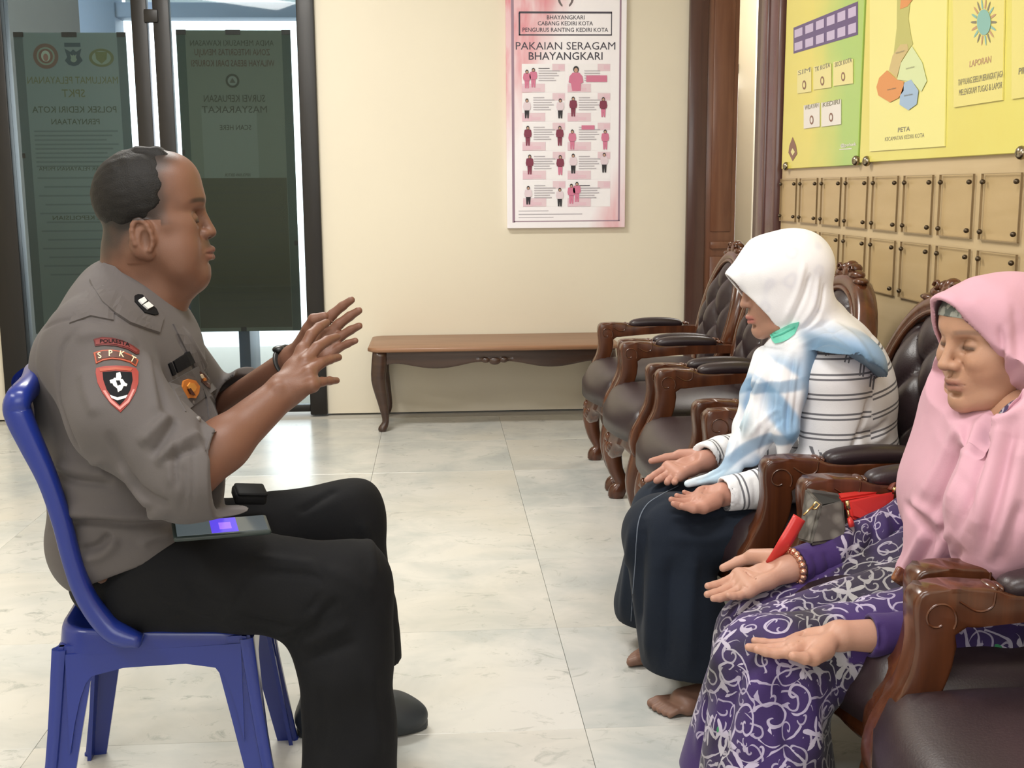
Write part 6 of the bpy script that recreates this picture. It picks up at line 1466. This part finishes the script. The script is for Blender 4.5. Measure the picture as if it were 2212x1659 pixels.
# batik: curling tendrils on purple
def batik():
    M = mat('purple_batik', (.030, .010, .085), .8, sheen=.1, bump=(500, .12)); N, L, b = nodes(M); tc = N['Texture Coordinate']
    ge = N.new('ShaderNodeNewGeometry')
    def vm(op, a, c=None):
        q = N.new('ShaderNodeVectorMath'); q.operation = op
        for i, t in enumerate((a, c)):
            if t is None: continue
            if isinstance(t, tuple): q.inputs[i].default_value = t
            else: L.new(t, q.inputs[i])
        return q
    def mt(op, a, c=0.0, d=0.0):
        q = N.new('ShaderNodeMath'); q.operation = op
        for i, t in enumerate((a, c, d)):
            if isinstance(t, (int, float)): q.inputs[i].default_value = t
            else: L.new(t, q.inputs[i])
        return q.outputs[0]
    T = vm('NORMALIZE', vm('CROSS_PRODUCT', ge.outputs['Normal'], (.31, .55, .77)).outputs[0]).outputs[0]; B = vm('CROSS_PRODUCT', ge.outputs['Normal'], T).outputs[0]
    nz = N.new('ShaderNodeTexNoise'); nz.inputs['Scale'].default_value = 26; L.new(tc.outputs['Object'], nz.inputs['Vector'])
    wob = vm('SCALE', vm('SUBTRACT', nz.outputs['Color'], (.5, .5, .5)).outputs[0]); wob.inputs[3].default_value = .012
    pos = vm('ADD', tc.outputs['Object'], wob.outputs[0]).outputs[0]
    def curls(scale, turns, wid, off):
        vo = N.new('ShaderNodeTexVoronoi'); vo.inputs['Scale'].default_value = scale; vo.inputs['Randomness'].default_value = .9
        sh = vm('ADD', pos, off).outputs[0]; L.new(sh, vo.inputs['Vector'])
        loc = vm('SUBTRACT', sh, vo.outputs['Position']).outputs[0]
        u = vm('DOT_PRODUCT', loc, T).outputs['Value']; v = vm('DOT_PRODUCT', loc, B).outputs['Value']
        r = mt('POWER', mt('ADD', mt('MULTIPLY', u, u), mt('MULTIPLY', v, v)), .5); a = mt('ARCTAN2', v, u)
        sp = N.new('ShaderNodeSeparateColor'); L.new(vo.outputs['Color'], sp.inputs[0])
        sgn = mt('SUBTRACT', mt('MULTIPLY', mt('GREATER_THAN', sp.outputs[0], .5), 2), 1)
        ph = mt('ADD', mt('MULTIPLY', mt('DIVIDE', a, 6.2832), sgn), mt('MULTIPLY', r, scale*turns))
        f = mt('ABSOLUTE', mt('SUBTRACT', mt('FRACT', mt('ADD', ph, sp.outputs[1])), .5))
        line = mt('LESS_THAN', f, mt('MULTIPLY_ADD', mt('MULTIPLY', r, scale), -.06, wid))
        return line, r, sp, vo, a
    l1, r1, s1, v1_, a1 = curls(13.5, 2.5, .095, (0, 0, 0)); m1 = mt('MULTIPLY', l1, mt('LESS_THAN', r1, .052))
    l2, r2, s2, v2_, a2 = curls(22, 2.2, .105, (.37, .11, .23)); m2 = mt('MULTIPLY', l2, mt('LESS_THAN', r2, .024))
    # star-like blossoms
    vo = N.new('ShaderNodeTexVoronoi'); vo.inputs['Scale'].default_value = 9; sh = vm('ADD', pos, (.71, .53, .19)).outputs[0]; L.new(sh, vo.inputs['Vector']); loc = vm('SUBTRACT', sh, vo.outputs['Position']).outputs[0]
    u = vm('DOT_PRODUCT', loc, T).outputs['Value']; v = vm('DOT_PRODUCT', loc, B).outputs['Value']; r = mt('POWER', mt('ADD', mt('MULTIPLY', u, u), mt('MULTIPLY', v, v)), .5); a = mt('ARCTAN2', v, u)
    m3 = mt('LESS_THAN', r, mt('MULTIPLY_ADD', mt('POWER', mt('ABSOLUTE', mt('COSINE', mt('MULTIPLY', a, 2.5))), 3), .026, .0045))
    m = mt('MAXIMUM', mt('MAXIMUM', mt('MULTIPLY', m1, .85), mt('MULTIPLY', m2, .7)), m3)
    n2 = N.new('ShaderNodeTexNoise'); n2.inputs['Scale'].default_value = 7; L.new(tc.outputs['Object'], n2.inputs['Vector'])
    def mixc(f, c1, c2):
        x = N.new('ShaderNodeMix'); x.data_type = 'RGBA'
        if isinstance(f, (int, float)): x.inputs[0].default_value = f
        else: L.new(f, x.inputs[0])
        for i, c_ in ((6, c1), (7, c2)):
            if isinstance(c_, tuple): x.inputs[i].default_value = (*c_, 1)
            else: L.new(c_, x.inputs[i])
        return x.outputs[2]
    rg = N.new('ShaderNodeMapRange'); rg.inputs[1].default_value = .42; rg.inputs[2].default_value = .62; L.new(n2.outputs['Fac'], rg.inputs[0])
    ground = mixc(rg.outputs[0], (.036, .013, .105), (.014, .008, .028))
    ink = mixc(rg.outputs[0], (.50, .44, .60), (.33, .32, .32))
    gr = mt('MULTIPLY', mt('LESS_THAN', s1.outputs[2], .12), mt('LESS_THAN', r1, .0055)); 
    c_ = mixc(m, ground, ink); c_ = mixc(gr, c_, (.03, .22, .09))
    at_ = N.new('ShaderNodeAttribute'); at_.attribute_name = 'plain'; c_ = mixc(at_.outputs['Fac'], c_, (.040, .014, .115))
    L.new(c_, b.inputs['Base Color']); return M
BATIK = batik()
d = Sdf(*bbox([(1.05, 1.72, .45), (1.05, 2.2, .45), at(1540, 1300, 2.1), at(1470, 1659, 2.15), (.43, 1.7, .05), (.9, 1.75, .75), k_eF, k_eN], .13), .0058)
hN, hF_ = np.array([.99, 1.835, .470]), np.array([.99, 2.08, .470]); kN, kF = at(1655, 1442, 1.815), at(1648, 1376, 2.085)
d.cap(hN, kN, .088, .076, .02); d.cap(hF_, kF, .094, .086, .03); d.cap((hN+hF_)/2, (kN+kF)/2, .088, .082, .03)
eN, eF = np.array([kN[0]+.0, 1.79, .04]), np.array([kF[0]-.030, 2.115, .04])
d.cap(kN, eN, .088, .135, .04); d.cap(kF, eF, .082, .120, .04); d.cap((kN+kF)/2+np.array([.02, 0, -.02]), (eN+eF)/2+np.array([.04, 0, 0]), .08, .12, .05)
d.plane((0, 0, .045), (0, 0, -1)); d.ell((1.0, 1.94, .66), (.115, .160, .22), None, .04)
rp6 = ripple(71, 7, 26, .004); d.func(lambda X, Y, Z: rp6(X, Y, Z*.35))
# sleeves
DV0, DF0 = crease(*d.mesh(1), [([(1600, 1440), (1570, 1540), (1550, 1650)], .016, -.014), ([(1640, 1450), (1625, 1550), (1615, 1650)], .018, .010), ([(1690, 1450), (1700, 1550), (1710, 1650)], .016, -.012), ([(1740, 1440), (1755, 1540), (1770, 1650)], .018, .010), ([(1560, 1370), (1530, 1500), (1505, 1640)], .016, .008), ([(1800, 1430), (1820, 1530), (1830, 1640)], .014, -.010), ([(1700, 1320), (1780, 1300), (1880, 1290)], .012, -.007), ([(1650, 1330), (1740, 1345), (1840, 1330)], .016, .006)])
d = Sdf(*bbox([k_eF, k_wF, k_eN, k_wN, (.93, 2.13, .8), (.95, 1.72, .8)], .09), .0036)
d.chain([(1.04, 2.07, .72), k_eF], [.062, .052], .02); d.cap(k_eF, at(1800, 1196, 2.115), .052, .043, .02); d.cap(at(1800, 1196, 2.115), at(1722, 1222, 2.09), .040, .036, .006)
d.chain([(.95, 1.74, .79), k_eN], [.07, .055], .02); d.cap(k_eN, at(1950, 1376, 1.755), .052, .040, .02); d.cap(at(1950, 1376, 1.755), at(1872, 1372, 1.75), .038, .034, .006)
for w_, e_, pt in ((k_wF, at(1800, 1196, 2.115), at(1722, 1222, 2.09)), (k_wN, at(1950, 1376, 1.755), at(1876, 1372, 1.75))):
    ax_ = unit(pt-e_); d.plane(pt, ax_, lo=pt-.05-np.array([.06, 0, 0]), hi=pt+np.array([.05, .05, .05])); d.cap(pt-ax_*.03, pt+ax_*.04, .029, .030, .003, 's')
rp6 = ripple(72, 7, 40, .002); d.func(lambda X, Y, Z: rp6(X, Y, Z)); DV, DF = join_vf([(DV0, DF0), crease(*d.mesh(1), [([(1880, 1110), (1890, 1150), (1870, 1210)], .009, -.008), ([(1850, 1130), (1845, 1180), (1830, 1225)], .008, -.006), ([(1905, 1100), (1915, 1150), (1905, 1200)], .010, .007), ([(1780, 1190), (1790, 1220), (1785, 1250)], .005, -.004), ([(1755, 1195), (1765, 1225), (1760, 1255)], .005, -.004), ([(1900, 1345), (1905, 1375), (1900, 1405)], .005, -.004)])]); dress = kobj('dress', DV, DF, BATIK)
pl = (DV[:, 2] < .125+.02*np.sin(DV[:, 0]*18)).astype(float)
for p, e_ in ((at(1722, 1222, 2.09), at(1790, 1200, 2.112)), (at(1876, 1372, 1.75), at(1945, 1376, 1.755))):
    ax_ = unit(e_-p); t = (DV-p)@ax_; r = np.linalg.norm(DV-p-t[:, None]*ax_, axis=1); pl = np.maximum(pl, ((t > -.03) & (t < np.linalg.norm(e_-p)) & (r < .047)))
set_float(dress, pl, 'plain')
# pink headscarf
PINKC = mat('dusty_pink_cloth', (.60, .335, .41), .85, sheen=.08, bump=(420, .08), noise=(3, (.63, .37, .44), .4, .7))
s = Sdf(*bbox([Tk((.14, 0, .14)), Tk((-.16, 0, 0)), at(1920, 1290, 1.95), (1.16, 1.62, .55), (1.0, 2.24, .8)], .05), .0034)
s.ell(Tk((-.012, 0, .026)), np.array((.118, .098, .086))*KS, kM, .02); s.ell(Tk((.010, 0, -.018)), np.array((.098, .096, .120))*KS, kM, .02)
s.cap(Tk((.045, 0, .070)), Tk((.108, 0, .074)), .034*KS, .012, .03); s.cap(Tk((.04, .05, .05)), Tk((.100, .02, .068)), .035, .016, .03); s.cap(Tk((.04, -.05, .05)), Tk((.100, -.02, .068)), .035, .016, .03)
rp7 = ripple(81, 8, 40, .0024); s.func(lambda X, Y, Z: rp7(X, Y, Z)); s.shell(.007, Tk((-.02, 0, 0)), kM@unit((1, 0, -.25))); s.plane(Tk((.113, 0, .076)), kM@unit((.857, 0, -.515)))
ch = Tk((.045, 0, -.165)); s.cap(Tk((-.062, 0, -.10)), (.97, 1.94, .86), .070, .10, .025); s.cap(ch, Tk((-.01, 0, -.19)), .026, .06, .025)
s.chain([ch, at(2105, 960, 1.87), at(2072, 1060, 1.88), at(2045, 1160, 1.90), at(1992, 1228, 1.92)], [.028, .046, .058, .060, .040], .03)
s.ell((.995, 1.94, .76), (.138, .200, .17), None, .04); s.ell((.98, 1.94, .64), (.155, .210, .16), None, .04)
s.cap(at(2060, 1180, 1.88), at(1966, 1236, 1.93), .052, .020, .025); s.cap(at(2090, 1045, 1.92), at(1988, 1088, 1.97), .05, .014, .025)
s.chain([(.95, 1.80, .83), (.955, 1.745, .78), (1.0, 1.73, .67)], [.10, .096, .08], .04); s.chain([(1.02, 2.03, .80), (1.05, 2.09, .74), (1.05, 2.10, .66)], [.085, .070, .07], .04)
s.chain([(.95, 1.75, .80), (.89, 1.715, .68), (.885, 1.72, .62)], [.098, .088, .075], .03)
s.plane(at(2000, 1262, 1.88), (-.02, -.12, -1)); s.func(lambda X, Y, Z: np.maximum(X-1.155, -1)+0*Y*Z, mode='i')
for q in (1, -1): s.chain([Tk(p) for p in ((.040, 0, -.146), (.022, q*.045, -.128), (-.012, q*.072, -.098), (-.045, q*.085, -.060))], .020, .018)
s.chain([Tk((.0, .062, -.128)), Tk((-.03, .080, -.112)), Tk((-.06, .09, -.09))], .030, .02)
s.ell(Tk((.062, 0, -.040)), (.060, .058, .072), kM, .006, 's')
kp = Tk((.113, 0, .076)); kn_ = kM@unit((.838, 0, -.545)); kq = Tk((.045, 0, -.104)); ku = kM@unit((.65, 0, 1.0))
s.func(lambda X, Y, Z: np.minimum((X-kp[0])*kn_[0]+(Y-kp[1])*kn_[1]+(Z-kp[2])*kn_[2], (X-kq[0])*ku[0]+(Y-kq[1])*ku[1]+(Z-kq[2])*ku[2]), lo=kO-.16, hi=kO+.16, mode='i')
kobj('headscarf', *crease(*s.mesh(1), [([(2078, 905), (2030, 1000), (1985, 1085)], .012, .006), ([(2100, 900), (2060, 1010), (2010, 1125)], .009, -.008), ([(2125, 890), (2085, 1000), (2040, 1110)], .012, .009), ([(2150, 890), (2110, 1020), (2062, 1160)], .009, -.010), ([(2172, 890), (2140, 1020), (2090, 1180)], .013, .010), ([(2190, 900), (2165, 1040), (2115, 1210)], .010, -.010), ([(2208, 950), (2185, 1060), (2140, 1220)], .013, .009), ([(2210, 1080), (2180, 1160), (2150, 1230)], .010, -.008),
    ([(1950, 1085), (1990, 1125), (2020, 1165)], .009, -.009), ([(1965, 1080), (2010, 1110), (2040, 1140)], .010, .008), ([(2000, 1140), (1970, 1200), (1945, 1245)], .009, .008), ([(2025, 1150), (1995, 1200), (1965, 1250)], .008, -.008), ([(2055, 1140), (2020, 1210), (1985, 1258)], .010, .008), ([(2080, 1180), (2040, 1230), (2000, 1260)], .009, -.008), ([(2140, 880), (2165, 860), (2205, 800)], .009, .007), ([(2140, 895), (2175, 880), (2211, 840)], .008, -.008), ([(2120, 900), (2160, 905), (2211, 880)], .010, .008), ([(2160, 700), (2166, 760), (2162, 820)], .005, -.005), ([(2172, 700), (2178, 760), (2174, 830)], .008, .004), ([(2190, 650), (2200, 740), (2195, 820)], .008, -.004), ([(2090, 640), (2130, 690), (2150, 760)], .012, .003), ([(2070, 1010), (2100, 1100), (2090, 1180)], .010, -.004)]), PINKC)
# patterned under-cap showing at the forehead
u = Sdf(kO-.13, kO+.15, .003); u.ell(Tk((-.010, 0, .028)), np.array((.1035, .0800, .076))*KS, kM, 0); u.ell(Tk((.046, 0, .050)), np.array((.054, .064, .042))*KS, kM, .02); u.plane(Tk((.08, 0, .045)), kM@unit((.30, 0, -1)))
kobj('undercap', *u.mesh(1), mat('grey_print_undercap', (.42, .44, .40), .8, noise=(55, (.14, .16, .15), .47, .55)))
# brooch on the scarf tip, bead bracelet
q = at(1945, 1245, 1.885); o = mesh_obj('brooch', *box((-.016, -.006, -.014), (.016, .006, .014), .005), mat('amber_brooch', (.16, .05, .025), .25, noise=(60, (.30, .12, .05), .45, .6)), pp, auto=50); o.location = tuple(q-KO); o.rotation_euler = (0, .6, .4)
GOLD = mat('rose_gold', (.72, .42, .30), .22, .9); d_ = unit(k_wF-at(1800, 1190, 2.11)); s1 = unit(np.cross(d_, (0, 0, 1))); s2 = np.cross(d_, s1); c0 = k_wF-d_*.004; bm_ = MB()
for i in range(16):
    a = 6.2832*i/16; bm_.add(*ball(c0+(s1*math.cos(a)+s2*math.sin(a))*.0305+d_*.004*math.sin(a), (.0075, .0075, .0075), 8, 6))
v, f = tube([c0+(s1*math.cos(a)+s2*math.sin(a))*.029 for a in np.linspace(0, 6.283, 28, endpoint=False)], [(.006, .002)]*28, 6, closed=True, up=d_); bm_.add(v, f)
o = bm_.build('bracelet', GOLD, pp); o.location = tuple(-KO)
# ------------------------------------------------------------------ handbag beside the pink woman, telephone on the policeman's thigh
hb = empty('handbag', tuple(at(1840, 1130, 2.20))); tag(hb, 'small grey patterned handbag with bright red sides beside the woman in pink', 'handbag')
HO = np.array(hb.location)
def hobj(o): o.location = tuple(-HO); return o
CANV = mat('grey_canvas', (.20, .185, .165), .6); N_, L_, b_ = nodes(CANV); vo = N_.new('ShaderNodeTexVoronoi'); vo.inputs['Scale'].default_value = 42; L_.new(N_['Texture Coordinate'].outputs['Object'], vo.inputs['Vector'])
mr = N_.new('ShaderNodeMapRange'); mr.inputs[1].default_value = .25; mr.inputs[2].default_value = .6; L_.new(vo.outputs['Distance'], mr.inputs[0]); mx = N_.new('ShaderNodeMix'); mx.data_type = 'RGBA'; mx.inputs[6].default_value = (.15, .138, .12, 1); mx.inputs[7].default_value = (.062, .054, .047, 1); L_.new(mr.outputs[0], mx.inputs[0]); L_.new(mx.outputs[2], b_.inputs['Base Color'])
REDL = mat('red_leather', (.62, .035, .03), .4, coat=.2); DARKL = mat('dark_lining', (.010, .009, .009), .6); GLD = mat('gold_metal', (.65, .47, .22), .25, 1)
def slab(name, corners, th, m_, bev=.004):
    P_ = [np.array(c_) for c_ in corners]; n = unit(np.cross(P_[1]-P_[0], P_[-1]-P_[0])); 
    if n[1] > 0: n = -n
    bm = bmesh.new(); a = [bm.verts.new(p) for p in P_]; c_ = [bm.verts.new(p-n*th) for p in P_]
    bm.faces.new(a); bm.faces.new(c_[::-1]); k = len(P_)
    for i in range(k): bm.faces.new((a[i], c_[i], c_[(i+1) % k], a[(i+1) % k]))
    bmesh.ops.recalc_face_normals(bm, faces=bm.faces[:])
    bmesh.ops.bevel(bm, geom=bm.edges[:], offset=bev, segments=2, affect='EDGES')
    bm.verts.index_update(); v = [q.co[:] for q in bm.verts]; f = [[q.index for q in p.verts] for p in bm.faces]; bm.free()
    return hobj(mesh_obj(name, v, f, m_, hb, auto=40))
slab('front_panel', PX([(1772, 1092, 2.13), (1822, 1078, 2.13), (1828, 1165, 2.10), (1750, 1176, 2.08)]), .022, CANV)
slab('end_panel', PX([(1740, 1055, 2.20), (1770, 1088, 2.135), (1748, 1172, 2.09), (1722, 1165, 2.15)]), .012, CANV, .003)
slab('back_panel', PX([(1742, 1054, 2.21), (1815, 1066, 2.20), (1822, 1160, 2.17), (1728, 1160, 2.17)]), .012, CANV, .003)
slab('lining', PX([(1750, 1062, 2.20), (1812, 1070, 2.195), (1820, 1082, 2.14), (1774, 1092, 2.14)]), .03, DARKL, .003)
slab('red_gusset', PX([(1806, 1064, 2.21), (1912, 1052, 2.24), (1916, 1062, 2.22), (1815, 1078, 2.185)]), .03, REDL, .004)
slab('red_side', PX([(1833, 1080, 2.16), (1935, 1060, 2.20), (1930, 1150, 2.17), (1842, 1118, 2.14)]), .02, REDL, .005)
v, f = tube(spline(np.array(PX([(1727, 1118, 2.10), (1712, 1145, 2.095), (1692, 1178, 2.09), (1668, 1215, 2.11)])), 14), [(.014, .004)]*14, 8, sq=4, up=unit(np.array([.3, -1, .2]))); hobj(mesh_obj('strap', v, f, REDL, hb))
g_ = MB()
for P_ in (PX([(1736, 1113, 2.10), (1757, 1092, 2.11)]), PX([(1757, 1092, 2.11), (1762, 1084, 2.115), (1770, 1090, 2.11), (1764, 1099, 2.11), (1755, 1100, 2.11), (1757, 1092, 2.11)])): g_.add(*tube(P_, [.0022]*len(P_), 8))
g_.add(*tube(PX([(1830, 1082, 2.12), (1833, 1100, 2.12)]), [.004, .004], 8)); g_.add(*tube(PX([(1831, 1100, 2.12), (1835, 1120, 2.115)]), [.002, .002], 8)); g_.add(*ball(at(1933, 1058, 2.19), .006, 8, 6))
hobj(g_.build('clasp', GLD, hb)); hobj(mesh_obj('zip_pull', *tube(PX([(1834, 1118, 2.115), (1838, 1128, 2.112), (1840, 1138, 2.11)]), [(.004, .004), (.008, .005), (.007, .005)], 10), REDL, hb))
hobj(mesh_obj('strap_end', *tube(spline(np.array(PX([(1922, 1058, 2.21), (1932, 1040, 2.22), (1938, 1028, 2.23)])), 10), [(.006, .003)]*10, 8), mat('rust_leather', (.20, .05, .03), .5), hb))
ph = mesh_obj('telephone', *box((-.080, -.038, -.0045), (.080, .038, .0045), .004), mat('dark_case', (.018, .030, .028), .45), auto=50)
a_, b2, c_ = at(382, 1130, 1.93), at(556, 1121, 2.00), at(410, 1160, 1.87)
q = at(478, 1141, 1.93); ph.location = tuple(q); X_ = unit(at(575, 1141, 1.935)-at(400, 1155, 1.90)); Yv = unit(np.cross((0, 0, 1), X_)+np.array([0, 0, .10])); Zv = unit(np.cross(X_, Yv)); Yv = np.cross(Zv, X_)
ph.rotation_euler = Matrix(np.stack([X_, Yv, Zv], 1).tolist()).to_euler()
tag(ph, 'telephone in a dark case lying on the thigh of the policeman, screen lit', 'telephone')
SCR = mat('phone_screen', (.03, .035, .04), .08, coat=.5, emit=((.10, .13, .14), .8)); mesh_obj('screen', *box((-.074, -.033, .0042), (.074, .033, .0052)), SCR, ph, smooth=False)
mesh_obj('screen_window', *box((-.018, -.032, .0050), (.026, .032, .0055)), mat('violet_screen', (.05, .03, .3), .1, emit=((.10, .06, .75), 1.1)), ph, smooth=False)
mesh_obj('screen_window', *box((-.004, -.018, .0054), (.016, .012, .0058)), mat('violet_screen_light', (.2, .1, .5), .1, emit=((.30, .14, .85), 1.1)), ph, smooth=False)
